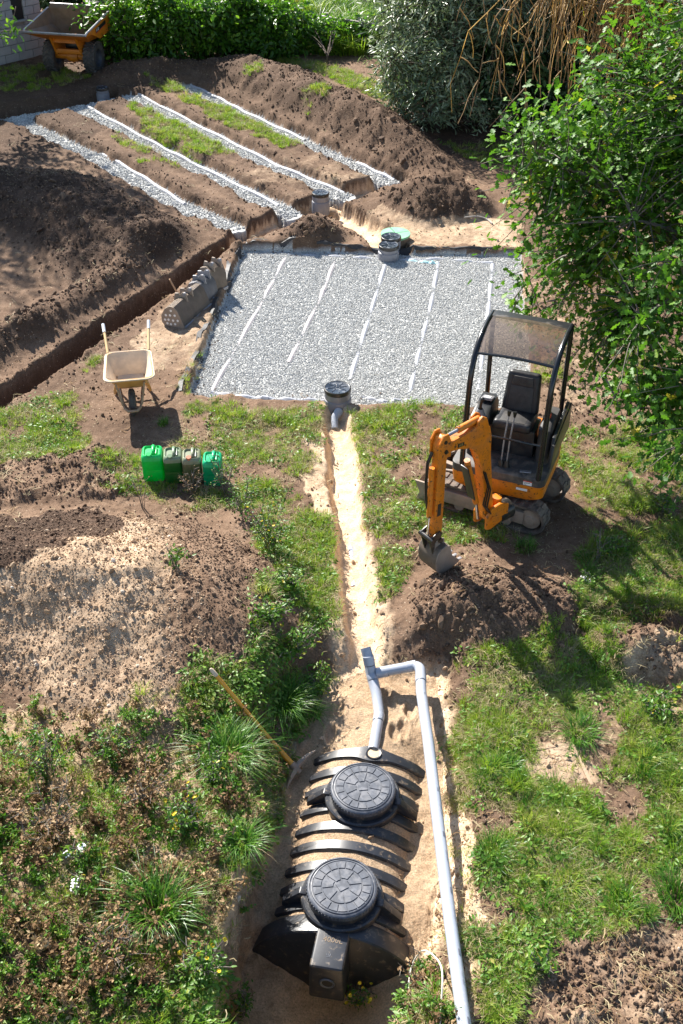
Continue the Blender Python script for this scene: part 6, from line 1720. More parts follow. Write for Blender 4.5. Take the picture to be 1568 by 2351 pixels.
def dryweed(h, rng, leaves=40, green=0):
    paths = []; pos = []; nr = []; yd = []
    for s in range(rng.integers(3, 6)):
        a = rng.uniform(0, 6.28); tip = np.array([math.cos(a) * h * rng.uniform(.15, .6), math.sin(a) * h * rng.uniform(.15, .6), h * rng.uniform(.6, 1)]); mid = tip * np.array([0.3, 0.3, 0.6]); p = bez(np.zeros(3), mid, tip, 6); paths.append(p)
        for q in range(rng.integers(2, 5)):
            t0 = p[rng.integers(2, 6)]; d = rng.normal(0, 1, 3); d[2] = abs(d[2]) * 0.8; d = d / np.linalg.norm(d) * h * rng.uniform(.12, .3); paths.append(np.array([t0, t0 + d * 0.5 + [0, 0, 0.01], t0 + d]))
            for _ in range(leaves // 10):
                pos.append(t0 + d * rng.uniform(0.1, 1.1)); nr.append(rng.normal(0, 1, 3) + [0, 0, 0.6]); yd.append(rng.normal(0, 1, 3))
    V1, F1 = tubes(paths, [0.0035] * len(paths), [0.0015] * len(paths), 3); F1 = np.vstack([F1[:, [0, 1, 2]], F1[:, [0, 2, 3]]])
    V2, F2 = stamp(LEAF_DIA, np.array(pos), frames(np.array(nr), np.array(yd)), 0.022 + 0.022 * rng.uniform(0, 1, len(pos)))
    V = np.vstack([V1, V2]); F = np.vstack([F1, F2 + len(V1)]); T = np.concatenate([np.full(len(V1), 0.35), np.repeat(rng.uniform(0, 1, len(pos)), 4)])
    return tris_mesh("dry_weed", V, F, M_DRYW if not green else M_WEED, T)
DRY = [dryweed(rg.uniform(0.18, 0.34), rg, 60) for _ in range(6)] + [dryweed(rg.uniform(0.15, 0.28), rg, 70, 1) for _ in range(4)]

def field(key, n, seed, thr=1.0, y1=46, pw=1.6):
    x, y, r = sample(n, 3.2, y1, pw, seed); T = tfast(x, y); D = vfast(x, y)
    k = r.uniform(0, 1, len(x)) < D[key] * thr
    return x[k], y[k], T["h"][k], r, D
x, y, z, r_, _ = field("g", 210000, 31, 0.8); n = len(x)
sc_ = r_.uniform(0.55, 1.25, n) * (0.85 + 0.010 * y) * (0.7 + 0.5 * sstep(-0.2, 0.4, fbm(x, y, 0.6, 2, 77)))
vi = r_.integers(0, 10, n); dryp = r_.uniform(0, 1, n) < 0.24 + 0.28 * (fbm(x, y, 1.2, 2, 15) > 0.1); vi = np.where(dryp, r_.integers(10, 13, n), vi)
scatter("grass", TUFT, np.stack([x, y, z - 0.006], 1), np.stack([r_.normal(0, .18, n), r_.normal(0, .18, n), r_.uniform(0, 6.28, n)], 1), sc_, vi, "rough green and straw-coloured grass growing in patches on the bare earth", "grass")
xf, yf, rf = sample(60000, 17, 32, 1.01, 35); Tf = tfast(xf, yf); Df = vfast(xf, yf); kf = rf.uniform(0, 1, len(xf)) < Df["g"] * 0.8
xf, yf, zf = xf[kf], yf[kf], Tf["h"][kf]; n = len(xf); vf = rf.integers(0, 10, n); vf = np.where(rf.uniform(0, 1, n) < 0.22, rf.integers(10, 13, n), vf)
scatter("grass", TUFT, np.stack([xf, yf, zf - 0.006], 1), np.stack([rf.normal(0, .18, n), rf.normal(0, .18, n), rf.uniform(0, 6.28, n)], 1), rf.uniform(0.7, 1.3, n), vf, "bright short grass on the strips between the gravel trenches and behind the soil ridge", "grass")
x, y, z, r_, _ = field("l", 70000, 32, 0.55, 30); n = len(x)
scatter("ground_cover", LEAFY, np.stack([x, y, z - 0.01], 1), np.stack([r_.normal(0, .2, n), r_.normal(0, .2, n), r_.uniform(0, 6.28, n)], 1), r_.uniform(0.5, 1.4, n), r_.integers(0, 8, n), "low broad-leaved weeds spread among the grass", "weeds")
x, y, z, r_, _ = field("t", 12000, 33, 0.35, 46); n = len(x)
scatter("tall_grass", TALL, np.stack([x, y, z - 0.01], 1), np.stack([r_.normal(0, .15, n), r_.normal(0, .15, n), r_.uniform(0, 6.28, n)], 1), r_.uniform(0.5, 1.0, n), r_.integers(0, 5, n), "taller uncut grass clumps on the digger side and beyond the hedge", "grass")
x, y, z, r_, _ = field("d", 14000, 34, 0.50, 10); n = len(x)
scatter("dry_weeds", DRY, np.stack([x, y, z - 0.01], 1), np.stack([r_.normal(0, .2, n), r_.normal(0, .2, n), r_.uniform(0, 6.28, n)], 1), r_.uniform(0.5, 1.2, n), r_.integers(0, 10, n), "withered brown weeds mixed with green on the bank beside the tank pit", "weeds")

# meadow beyond the fence
rm = np.random.default_rng(55); n = 6500
x = rm.uniform(-6, 9, n); y = rm.uniform(30.6, 44, n); k = (y > 33.2) | (x > -0.6); x, y = x[k], y[k]; n = len(x)
scatter("meadow", TALL + [TUFT[10], TUFT[11]], np.stack([x, y, tfast(x, y)["h"] - 0.02], 1), np.stack([rm.normal(0, .2, n), rm.normal(0, .2, n), rm.uniform(0, 6.28, n)], 1), np.stack([rm.uniform(1.5, 2.6, n)] * 3, 1) * np.array([1.6, 1.6, 1.0]), rm.integers(0, 7, n), "tall sunlit meadow grass beyond the timber fence", "grass")

# straw, rootlets and cut stems lying about on the dug earth
LIT = []
for i in range(8):
    V = []; F = []; T = []
    for q in range(7):
        a = rm.uniform(0, 6.28); L = rm.uniform(0.012, 0.045); w = rm.uniform(0.0012, 0.003); c = np.array([rm.normal(0, .05), rm.normal(0, .05), rm.uniform(0.004, 0.012)]); d = np.array([math.cos(a), math.sin(a), rm.normal(0, .12)]); s_ = np.array([-math.sin(a), math.cos(a), 0.3]); b0 = len(V); m_ = c + s_ * rm.normal(0, .01) + [0, 0, .006]
        for p_ in (c - d * L, m_, c + d * L): V += [p_ - s_ * w, p_ + s_ * w]
        F += [(b0, b0 + 1, b0 + 3), (b0, b0 + 3, b0 + 2), (b0 + 2, b0 + 3, b0 + 5), (b0 + 2, b0 + 5, b0 + 4)]; T += [rm.uniform(0, 1)] * 6
    LIT.append(tris_mesh("litter", np.array(V), np.array(F), M_STRAW if i % 3 else M_DRYW, np.array(T)))
x, y, r_ = sample(46000, 3.2, 30, 1.5, 66); T_ = tfast(x, y); D_ = vfast(x, y)
pr = np.where(T_["grav"] > 0.5, 0.01, 0.15) * np.where((T_["reg"] == 7) | (T_["reg"] == 0), 1, 0.25) * np.where((T_["reg"] >= 14), 0.06, 1) * np.where(T_["reg"] == 1, 0.25, 1) * (0.35 + 0.65 * sstep(-0.2, 0.3, fbm(x, y, 0.9, 3, 93)))
k = r_.uniform(0, 1, len(x)) < pr; x, y, z = x[k], y[k], T_["h"][k]; n = len(x)
scatter("plant_litter", LIT, np.stack([x, y, z], 1), np.stack([r_.normal(0, .15, n), r_.normal(0, .15, n), r_.uniform(0, 6.28, n)], 1), r_.uniform(0.7, 1.5, n), r_.integers(0, 8, n), "dry straw, rootlets and cut stems strewn over the earth", "litter")
# soil kicked onto the gravel along its edges
x = r_.uniform(-2.3, 3.2, 9000); y = r_.uniform(13, 18.7, 9000); sd_b = wpoly_sd(x, y, BED); k = (sd_b < -0.02) & (r_.uniform(0, 1, 9000) < np.exp(sd_b / 0.10) * 0.9); x, y = x[k], y[k]; n = len(x)
scatter("spilled_soil", CL, np.stack([x, y, tfast(x, y)["h"] + 0.008], 1), r_.uniform(0, 6.28, (n, 3)), r_.uniform(0.012, 0.035, n), r_.integers(0, 8, n), "crumbs of soil fallen onto the rim of the gravel bed", "soil")
# ================================================================== TREES AND SHRUBS
M_BARK = solid("bark", (0.115, 0.085, 0.062), 0.9, 0, 0.3, 12, bump=0.6, bscale=30)
M_BARKG = solid("grey_bark", (0.17, 0.145, 0.12), 0.9, 0, 0.3, 12, bump=0.6, bscale=30)
M_OAK = leaf_mat("oak_leaves", [(0.0, (0.030, 0.090, 0.010)), (0.4, (0.070, 0.175, 0.016)), (0.75, (0.125, 0.255, 0.022)), (0.93, (0.21, 0.31, 0.03)), (1.0, (0.46, 0.38, 0.04))], rough=0.5, tr=0.36, spec=0.3)
M_GREY = leaf_mat("silver_leaves", [(0.0, (0.065, 0.115, 0.050)), (0.5, (0.18, 0.245, 0.135)), (1.0, (0.38, 0.44, 0.30))], rough=0.36, tr=0.2, spec=0.55)
M_HEDGE = leaf_mat("hedge_leaves", [(0.0, (0.032, 0.095, 0.010)), (0.5, (0.085, 0.205, 0.016)), (0.9, (0.18, 0.32, 0.03)), (1.0, (0.32, 0.40, 0.05))], rough=0.36, tr=0.42, spec=0.45)
M_YEL = leaf_mat("yellow_leaves", [(0.0, (0.10, 0.17, 0.02)), (0.5, (0.34, 0.33, 0.02)), (1.0, (0.60, 0.42, 0.01))], rough=0.45, tr=0.4)
M_DKEV = leaf_mat("dark_evergreen", [(0.0, (0.010, 0.030, 0.009)), (0.6, (0.028, 0.070, 0.018)), (1.0, (0.065, 0.125, 0.035))], rough=0.5, tr=0.15)
M_TWIG = leaf_mat("willow_twigs", [(0.0, (0.16, 0.105, 0.060)), (0.6, (0.34, 0.215, 0.085)), (1.0, (0.46, 0.27, 0.06))], rough=0.6, tr=0.0)

def in_blobs(blobs, rng, n, shell=0.45):
    """points in a union of ellipsoids, biased outwards"""
    vol = np.array([b[1][0] * b[1][1] * b[1][2] for b in blobs]) ** 0.8; pick = rng.choice(len(blobs), n, p=vol / vol.sum())
    d = rng.normal(0, 1, (n, 3)); d /= np.linalg.norm(d, axis=1, keepdims=True); r = rng.uniform(0, 1, n) ** shell
    c = np.array([b[0] for b in blobs])[pick]; q = np.array([b[1] for b in blobs])[pick]
    return c + d * q * r[:, None]
def make_tree(name, base, top, blobs, label, cat, leaf, leaf_size, mat, bark, n_limb=26, n_twig=300, per_twig=14, twig_len=0.45, trunk_r=0.14, seed=1, droop=0.0, group=None, up=0.7, parts_leaves=0, flat=0.5, shell=0.4, clump=0.10):
    rng = np.random.default_rng(seed); base = np.array(base, float); top = np.array(top, float)
    root = empty(name, tuple(base), 0, label, cat, group)
    tips = in_blobs(blobs, rng, n_limb, shell) - base; t0 = top - base
    paths = [bez(np.zeros(3), t0 * 0.5 + rng.normal(0, 0.05, 3), t0, 8)]; r0 = [trunk_r]; r1 = [trunk_r * 0.6]
    limbs = []
    for tp in tips:
        st = t0 * rng.uniform(0.55, 1.0); mid = st * 0.45 + tp * 0.55 + np.array([0, 0, 0.25 * np.linalg.norm(tp - st)]) * (0.6 - droop) + rng.normal(0, 0.08, 3)
        p = bez(st, mid, tp, 9); limbs.append(p); paths.append(p); r0.append(trunk_r * rng.uniform(0.22, 0.4)); r1.append(trunk_r * 0.05 + 0.004)
    V, F = tubes(paths, r0, r1, 6); me = mesh_from("trunk", V, F, bark); obj("trunk", me, root)
    # twigs fill the crown
    cen = in_blobs(blobs, rng, n_twig, shell) - base
    allp = np.concatenate(limbs); tw = []; 
    for c in cen:
        near = allp[np.argmin(np.sum((allp - c) ** 2, 1))]
        v = c - near; L = np.linalg.norm(v) + 1e-6
        out = v / L * 0.6 + rng.normal(0, 0.45, 3); out[2] -= droop; out /= np.linalg.norm(out)
        e = c + out * twig_len * rng.uniform(0.4, 1.0)
        s = near if L < twig_len * 2.2 else c - out * twig_len * 0.6
        tw.append(bez(s, (s + c) / 2 + np.array([0, 0, 0.05 - 0.1 * droop]), e, 5))
    Vt, Ft = tubes(tw, [0.010 * (trunk_r / 0.14) ** 0.5] * len(tw), [0.003] * len(tw), 3)
    obj("branches", mesh_from("branches", Vt, Ft, bark), root)["kind"] = "stuff"
    n = n_twig * per_twig; ti = np.repeat(np.arange(n_twig), per_twig); s = rng.uniform(0.25, 1.05, n)
    TWA = np.stack(tw); k = np.clip(s * 4, 0, 3.999); k0 = k.astype(int); fr = (k - k0)[:, None]
    pos = TWA[ti, k0] * (1 - fr) + TWA[ti, k0 + 1] * fr + rng.normal(0, clump, (n, 3))
    tdir = TWA[ti, 4] - TWA[ti, 2]; tdir /= np.linalg.norm(tdir, axis=1, keepdims=True) + 1e-6
    cc = np.array([b[0] for b in blobs]).mean(0) - base; outw = pos - cc; outw /= np.linalg.norm(outw, axis=1, keepdims=True) + 1e-6
    nr = outw * 0.5 + np.array([0, 0, up]) + rng.normal(0, flat, (n, 3)); yd = tdir + rng.normal(0, 0.6, (n, 3)) + np.array([0, 0, -droop])
    R = frames(nr, yd); sz = leaf_size * rng.uniform(0.6, 1.25, n)
    tint = np.clip(rng.normal(0.42, 0.2, n_twig)[ti] + rng.normal(0, 0.16, n), 0, 1)
    crown_sel = np.ones(n, bool)
    if parts_leaves:
        wp = pos + base; d = wp - np.array([0, 0, CAM_H]); px, py = proj(wp[:, 0], wp[:, 1], wp[:, 2]); vis = (px > 0) & (px < 1568) & (py > 0) & (py < 2351)
        facing = -np.sum(outw * d / np.linalg.norm(d, axis=1, keepdims=True), 1) + 0.1 * rng.normal(0, 1, n); facing[~vis] = -9
        pick = np.argsort(-facing)[:parts_leaves * 6]; pick = rng.choice(pick, parts_leaves, replace=False); crown_sel[pick] = False
    V, F = stamp(leaf, pos[crown_sel], R[crown_sel], sz[crown_sel]); T = np.repeat(tint[crown_sel], len(leaf[0]))
    crown = obj("crown", tris_mesh("crown", V, F, mat, T), root); crown["kind"] = "stuff"
    if parts_leaves:
        tm = []
        for q in (0.2, 0.45, 0.7): tm.append(tris_mesh("leaf", leaf[0], np.array(leaf[1]), mat, np.full(len(leaf[0]), q)))
        cr = empty("leaf_cluster"); cr.parent = root
        for i in pick:
            o = obj("leaf", tm[min(2, int(tint[i] * 3))], cr); M = Matrix(R[i].tolist()).to_4x4(); M.translation = pos[i]; o.matrix_local = M @ Matrix.Scale(float(sz[i]), 4)
    return root
# oak leaning in from the right
make_tree("oak_tree", (5.3, 12.9, 0.0), (5.0, 12.7, 2.6),
    [((4.0, 12.9, 3.6), (2.0, 1.3, 1.6)), ((2.65, 13.4, 3.35), (1.0, 0.8, 0.85)), ((2.95, 12.6, 2.4), (1.1, 0.9, 0.95)), ((3.5, 10.7, 1.8), (0.85, 0.7, 0.6)), ((4.6, 13.2, 5.0), (1.7, 1.4, 1.2)), ((3.2, 11.9, 1.75), (0.6, 0.6, 0.4)), ((4.2, 11.2, 2.7), (1.2, 0.9, 0.9)), ((3.4, 9.85, 1.45), (0.4, 0.35, 0.45))],
    "leafy green oak with lobed leaves reaching over the digger's canopy", "tree", LEAF_OAK, 0.115, M_OAK, M_BARKG, 50, 1300, 18, 0.42, 0.20, 3, parts_leaves=300, flat=0.6, shell=0.55)
# grey-leaved shrub
make_tree("grey_shrub", (2.5, 26.4, 0.0), (2.5, 26.3, 1.6),
    [((2.3, 26.0, 2.5), (1.8, 1.7, 2.4)), ((3.4, 26.0, 2.9), (1.7, 1.7, 1.9)), ((1.75, 25.2, 1.5), (1.1, 1.1, 1.4)), ((1.95, 24.6, 1.0), (0.8, 0.8, 0.9)), ((3.6, 24.9, 2.3), (1.2, 0.9, 0.9)), ((1.75, 26.8, 2.2), (1.1, 1.2, 2.0)), ((2.6, 24.5, 0.75), (1.1, 0.6, 0.8)), ((1.35, 25.3, 0.7), (0.7, 0.7, 0.8))],
    "large silvery grey-green shrub with narrow leaves beside the long soil ridge", "shrub", LEAF_NAR, 0.17, M_GREY, M_BARK, 40, 2100, 18, 0.45, 0.16, 5, flat=0.7, shell=0.35, droop=0.15)
# dark evergreens behind
for i, (bx, by, bl) in enumerate([
    ((4.6, 27.6), 0, [((4.6, 27.5, 2.2), (1.8, 1.5, 2.3)), ((3.6, 25.2, 0.9), (1.3, 0.8, 1.1)), ((4.9, 24.9, 1.0), (1.2, 0.8, 1.2))]),
    ((6.6, 25.6), 0, [((6.4, 25.4, 2.2), (1.9, 1.6, 2.4)), ((5.4, 24.6, 0.9), (1.3, 0.9, 1.0))]),
    ((8.6, 22.6), 0, [((8.2, 22.4, 2.0), (2.0, 1.8, 2.3)), ((6.9, 22.6, 1.0), (1.4, 1.2, 1.2))])]):
    make_tree("evergreen_bush", (*bx, 0), (bx[0], bx[1], 1.2), bl, ["dark evergreen bush in shade directly behind the grey shrub", "dark evergreen bush behind the hanging willow twigs", "dark evergreen bush at the foot of the willow"][i], "bush", LEAF_OV, 0.17, M_DKEV, M_BARK, 22, 900, 16, 0.5, 0.12, 40 + i, flat=0.8)
# hedge of broad-leaved shrubs
HL = ["broad-leaved hedge shrub overhanging the dumper's skip", "glossy hedge shrub above the dark soil bank, next to the dumper", "glossy hedge shrub in the middle of the hedge", "yellow-tinged hedge shrub at the hedge's end by the fence", "dark hedge shrub behind the dumper's seat"]
for i, (hx, hy, w_, h_, m_) in enumerate([(-4.95, 30.2, 1.2, 1.45, M_HEDGE), (-3.55, 30.6, 1.2, 1.5, M_HEDGE), (-2.45, 30.8, 0.95, 1.3, M_HEDGE), (-1.75, 31.0, 0.55, 0.85, M_HEDGE), (-6.6, 32.2, 1.3, 2.2, M_DKEV)]):
    make_tree("hedge_shrub", (hx, hy, 0), (hx, hy, 0.6), [((hx, hy, h_ * 0.45), (w_, 0.9, h_ * 0.48))] + [((hx + w_ * (0.9 * math.sin(k * 2.4 + i)), hy - 0.45 + 0.3 * math.cos(k * 1.7 + i), h_ * (0.30 + 0.22 * ((k * 7 + i * 3) % 4))), (0.42, 0.34, 0.30)) for k in range(7)], HL[i], "shrub", LEAF_OV, 0.155, m_, M_BARK, 24, 470, 15, 0.45, 0.07, 60 + i, flat=0.7, group="shrubs of the hedge")
make_tree("yellow_shrub", (-1.9, 33.0, 0), (-1.9, 33.0, 0.5), [((-1.9, 32.8, 0.75), (0.8, 0.5, 0.55))], "golden yellow shrub peeping over the end of the hedge", "shrub", LEAF_OV, 0.13, M_YEL, M_BARK, 12, 200, 14, 0.3, 0.05, 71)
make_tree("bramble_bush", (0.0, 31.6, 0), (0.0, 31.6, 0.3), [((0.15, 31.3, 0.28), (0.9, 0.5, 0.38)), ((0.95, 31.2, 0.3), (0.7, 0.5, 0.4))], "tangled bramble bush covering the foot of the timber fence", "bush", LEAF_OV, 0.13, M_HEDGE, M_BARK, 16, 330, 14, 0.35, 0.04, 72, flat=0.8)
make_tree("bramble_bush", (-0.35, 29.6, 0), (-0.35, 29.6, 0.3), [((-0.55, 30.9, 0.30), (0.75, 0.45, 0.42))], "low leafy bush on the bright grass at the end of the hedge", "bush", LEAF_OV, 0.12, M_HEDGE, M_BARK, 12, 170, 14, 0.3, 0.03, 73, flat=0.8)
# big tree out on the left whose shade falls over the trenches
make_tree("lime_tree", (-11.4, 26.8, 0), (-11.0, 26.6, 4.0), [((-9.7, 26.0, 5.9), (2.6, 2.6, 2.5)), ((-8.1, 25.4, 5.2), (1.6, 1.8, 1.5)), ((-11.6, 24.4, 5.6), (2.3, 2.2, 2.0)), ((-7.75, 26.0, 1.95), (0.95, 0.5, 0.42)), ((-8.6, 26.1, 3.2), (0.7, 0.6, 0.9))],
    "tall broad-leaved tree by the block wall, its low branch hanging before the window", "tree", LEAF_OV, 0.16, M_HEDGE, M_BARK, 36, 760, 16, 0.55, 0.30, 81, shell=0.6)
# willow: bare drooping twigs
def build_willow():
    rng = np.random.default_rng(91); base = np.array([8.6, 20.4, 0.0]); root = empty("willow_tree", tuple(base), 0, "half-bare weeping willow trailing orange-brown twigs above the oak", "tree")
    top = np.array([7.6, 20.2, 4.4]) - base; paths = [bez(np.zeros(3), top * 0.5 + [0.2, 0, 0], top, 8)]; r0 = [0.24]; r1 = [0.15]
    heads = [(4.6, 20.2, 4.3), (5.2, 19.6, 4.5), (5.8, 19.3, 4.3), (4.0, 20.6, 4.2), (6.4, 19.0, 4.2), (5.0, 20.8, 4.7), (5.5, 20.2, 4.8), (7.0, 19.2, 4.3)]
    tw = []; tt = []
    for hx in heads:
        e = np.array(hx) - base; p = bez(top * rng.uniform(0.8, 1), (top + e) / 2 + [0, 0, 0.9], e, 10); paths.append(p); r0.append(0.07); r1.append(0.02)
        for q in range(60):
            s = p[rng.integers(4, 10)] + rng.normal(0, 0.12, 3); L = rng.uniform(0.5, 2.7); a = rng.uniform(0, 6.28); o_ = np.array([-1.0 + 0.8 * math.cos(a), 0.6 * math.sin(a), 0]) * rng.uniform(0.15, 1.5)
            en = s + o_ + [0, 0, -L]; c = bez(s, s + o_ * rng.uniform(0.8, 1.3) + [0, 0, rng.uniform(-0.1, 0.5)], en, 9) + np.cumsum(rng.normal(0, 0.055, (9, 3)), 0); tw.append(c); tt.append(rng.uniform(0, 1))
            for z_ in range(rng.integers(2, 5)):
                k = rng.integers(2, 8); d = rng.normal(0, 0.2, 3); d[2] = -abs(rng.normal(0.35, 0.2)); tw.append(bez(c[k], c[k] + d * 0.4 + rng.normal(0, .06, 3), c[k] + d * 1.2, 5) + np.cumsum(rng.normal(0, 0.012, (5, 3)), 0)); tt.append(rng.uniform(0, 1))
    V, F = tubes(paths, r0, r1, 7); obj("trunk", mesh_from("trunk", V, F, M_BARKG), root)
    V, F = tubes(tw, [0.013] * len(tw), [0.006] * len(tw), 3); me = mesh_from("twigs", V, F, M_TWIG)
    add_tint(me, np.concatenate([np.full(len(c) * 3, t) for c, t in zip(tw, tt)])); obj("twigs", me, root)["kind"] = "stuff"
    n = 2600; ti = rng.integers(0, len(tw), n); px = np.array([tw[i][rng.integers(len(tw[i]) // 2, len(tw[i]))] for i in ti]); keep = px[:, 0] + base[0] > 4.9 + rng.normal(0, .5, n); px = px[keep]; n = len(px)
    V, F = stamp(LEAF_NAR, px + rng.normal(0, 0.06, (n, 3)), frames(rng.normal(0, 1, (n, 3)), rng.normal(0, .5, (n, 3)) + [0, 0, -1]), rng.uniform(0.10, 0.18, n))
    obj("crown", tris_mesh("crown", V, F, M_YEL, np.repeat(rng.uniform(0.1, 0.8, n), 4)), root)["kind"] = "stuff"
build_willow()

# ================================================================== SINGLE PLANTS
M_LUSHT = leaf_mat("tussock_blades", [(0.0, (0.025, 0.095, 0.010)), (0.5, (0.065, 0.190, 0.018)), (1.0, (0.17, 0.30, 0.04))], "tint", 0.35, 0.3)
M_WEEDT = leaf_mat("plant_leaves", [(0.0, (0.036, 0.105, 0.012)), (0.5, (0.085, 0.195, 0.018)), (0.85, (0.18, 0.27, 0.03)), (1.0, (0.42, 0.34, 0.03))], "tint", 0.42, 0.3)
M_DRYT = leaf_mat("dead_leaves", [(0.0, (0.12, 0.068, 0.036)), (0.5, (0.25, 0.155, 0.082)), (1.0, (0.44, 0.32, 0.18))], "tint", 0.7, 0.12, 0.1, 1.0)
M_YFLOW = solid("yellow_petals", (0.75, 0.55, 0.02), 0.5); M_WFLOW = solid("white_petals", (0.78, 0.77, 0.72), 0.6)
def tussock(px, py, h, n, w, label, seed, lean=1.0, spread=0.13, mat=None):
    g = G(px, py, 0.2); rng = np.random.default_rng(seed); root = empty("grass_tussock", g, 0, label, "grass")
    v, f, t = blades(n, h, w, spread, lean, rng, segs=6, droop=0.95, hv=0.5); obj("blades", tris_mesh("blades", v, f, mat or M_LUSHT, t), root)["kind"] = "stuff"
    v, f, t = blades(max(20, n // 12), h * 0.6, w, spread * 1.1, lean * 1.3, rng, segs=4, droop=1.0); obj("dead_blades", tris_mesh("dead_blades", v, f, M_STRAW, t), root)["kind"] = "stuff"
for a in [(645, 1590, 0.40, 420, 0.009, "big dark green grass tussock that the pickaxe handle crosses", 1, 1.1, 0.20), (525, 1745, 0.42, 400, 0.009, "lush grass tussock drooping over the pit edge beside the pickaxe head", 2, 1.2, 0.20),
          (705, 1640, 0.26, 200, 0.008, "smaller grass tussock between the pickaxe handle and the creeping weeds", 21, 1.1, 0.14),
          (365, 2110, 0.50, 330, 0.010, "spiky long-bladed grass tussock among dry weeds", 3, 1.0, 0.16), (560, 1945, 0.32, 170, 0.008, "small grass tuft hanging over the bare pit wall by the second lid", 4, 1.2, 0.10),
          (1395, 1515, 0.26, 160, 0.009, "upright bright grass clump on the lawn side of the fresh mound", 5, 0.6, 0.12), (1330, 1690, 0.26, 200, 0.008, "flattened grass clump between the access cover and the fresh mound", 6, 1.2, 0.14),
          (1555, 2070, 0.36, 300, 0.008, "blue-green grass tussock above the bottom diggings", 7, 0.9, 0.16), (1420, 2080, 0.26, 180, 0.008, "pale grass clump beside bare stony soil", 8, 0.7, 0.12),
          (1130, 1960, 0.22, 200, 0.007, "fine-bladed tuft of grass alongside the long pipe", 9, 1.0, 0.13), (1165, 1770, 0.20, 170, 0.007, "yellow-green grass tuft between the long pipe and the access cover", 10, 1.0, 0.12),
          (1205, 1260, 0.20, 120, 0.008, "grass tuft in the digger's shadow by the track", 11, 0.9, 0.12), (375, 975, 0.16, 90, 0.007, "grass tuft in the wheelbarrow's shadow", 12, 0.7, 0.07)]:
    tussock(*a)
def bush(px, py, h, w, nstem, nleaf, lsz, label, seed, mat=None, tpl=LEAF_OV, flowers=None, nfl=0, name="weed_plant", cat="plant", stem=None, lift=0.0):
    g = G(px, py, 0.2); rng = np.random.default_rng(seed); root = empty(name, g, 0, label, cat); paths = []; pos = []; yd = []; nr = []
    tips = []
    for s in range(nstem):
        a = rng.uniform(0, 6.28); rr = w * math.sqrt(rng.uniform(0, 1)); tip = np.array([rr * math.cos(a), rr * math.sin(a), h * rng.uniform(0.55, 1.0)]); p = bez(np.array([tip[0] * .15, tip[1] * .15, -0.02]), tip * [0.35, 0.35, 0.7], tip, 8); paths.append(p); tips.append(tip)
        for q in range(3):
            k = rng.integers(2, 7); d = rng.normal(0, 1, 3); d[2] = abs(d[2]) * 0.7; d = d / np.linalg.norm(d) * h * rng.uniform(0.12, 0.28); paths.append(np.array([p[k], p[k] + d * .6, p[k] + d])); tips.append(p[k] + d)
    for i in range(nleaf):
        p = paths[rng.integers(0, len(paths))]; t = rng.integers(0 if len(p) < 5 else 2, len(p)); c = p[t] + rng.normal(0, lsz * 0.45, 3); pos.append(c); yd.append(rng.normal(0, 1, 3) + np.array([c[0], c[1], 0]) * 3); nr.append(rng.normal(0, 0.5, 3) + [0, 0, 0.9])
    V, F = tubes(paths, [0.005] * len(paths), [0.002] * len(paths), 4); obj("stems", mesh_from("stems", V, F, stem or M_BARKG), root)["kind"] = "stuff"
    V, F = stamp(tpl, np.array(pos), frames(np.array(nr), np.array(yd)), lsz * rng.uniform(0.55, 1.25, len(pos)))
    obj("leaves", tris_mesh("leaves", V, F, mat or M_WEEDT, np.repeat(np.clip(rng.normal(0.45, 0.25, len(pos)), 0, 1), len(tpl[0]))), root)["kind"] = "stuff"
    if flowers:
        for i in range(nfl):
            c = tips[rng.integers(0, len(tips))]; m = MB()
            if flowers is M_WFLOW:
                for q in range(14): a = rng.uniform(0, 6.28); r_ = 0.035 * math.sqrt(rng.uniform(0, 1)); m.ball((r_ * math.cos(a), r_ * math.sin(a), 0.02 + rng.uniform(0, .008)), 0.009, 1, (1, 1, .6))
                o = m.build("flower_head", flowers, root, loc=tuple(c)); o["kind"] = "stuff"
            else: m.lathe([(0.0005, 0.006), (0.012, 0.004), (0.016, 0.010), (0.0165, 0.008), (0.0005, -0.004)], 8); m.build("flower", flowers, root, loc=tuple(c), rot=(rng.normal(0, .4), rng.normal(0, .4), 0))
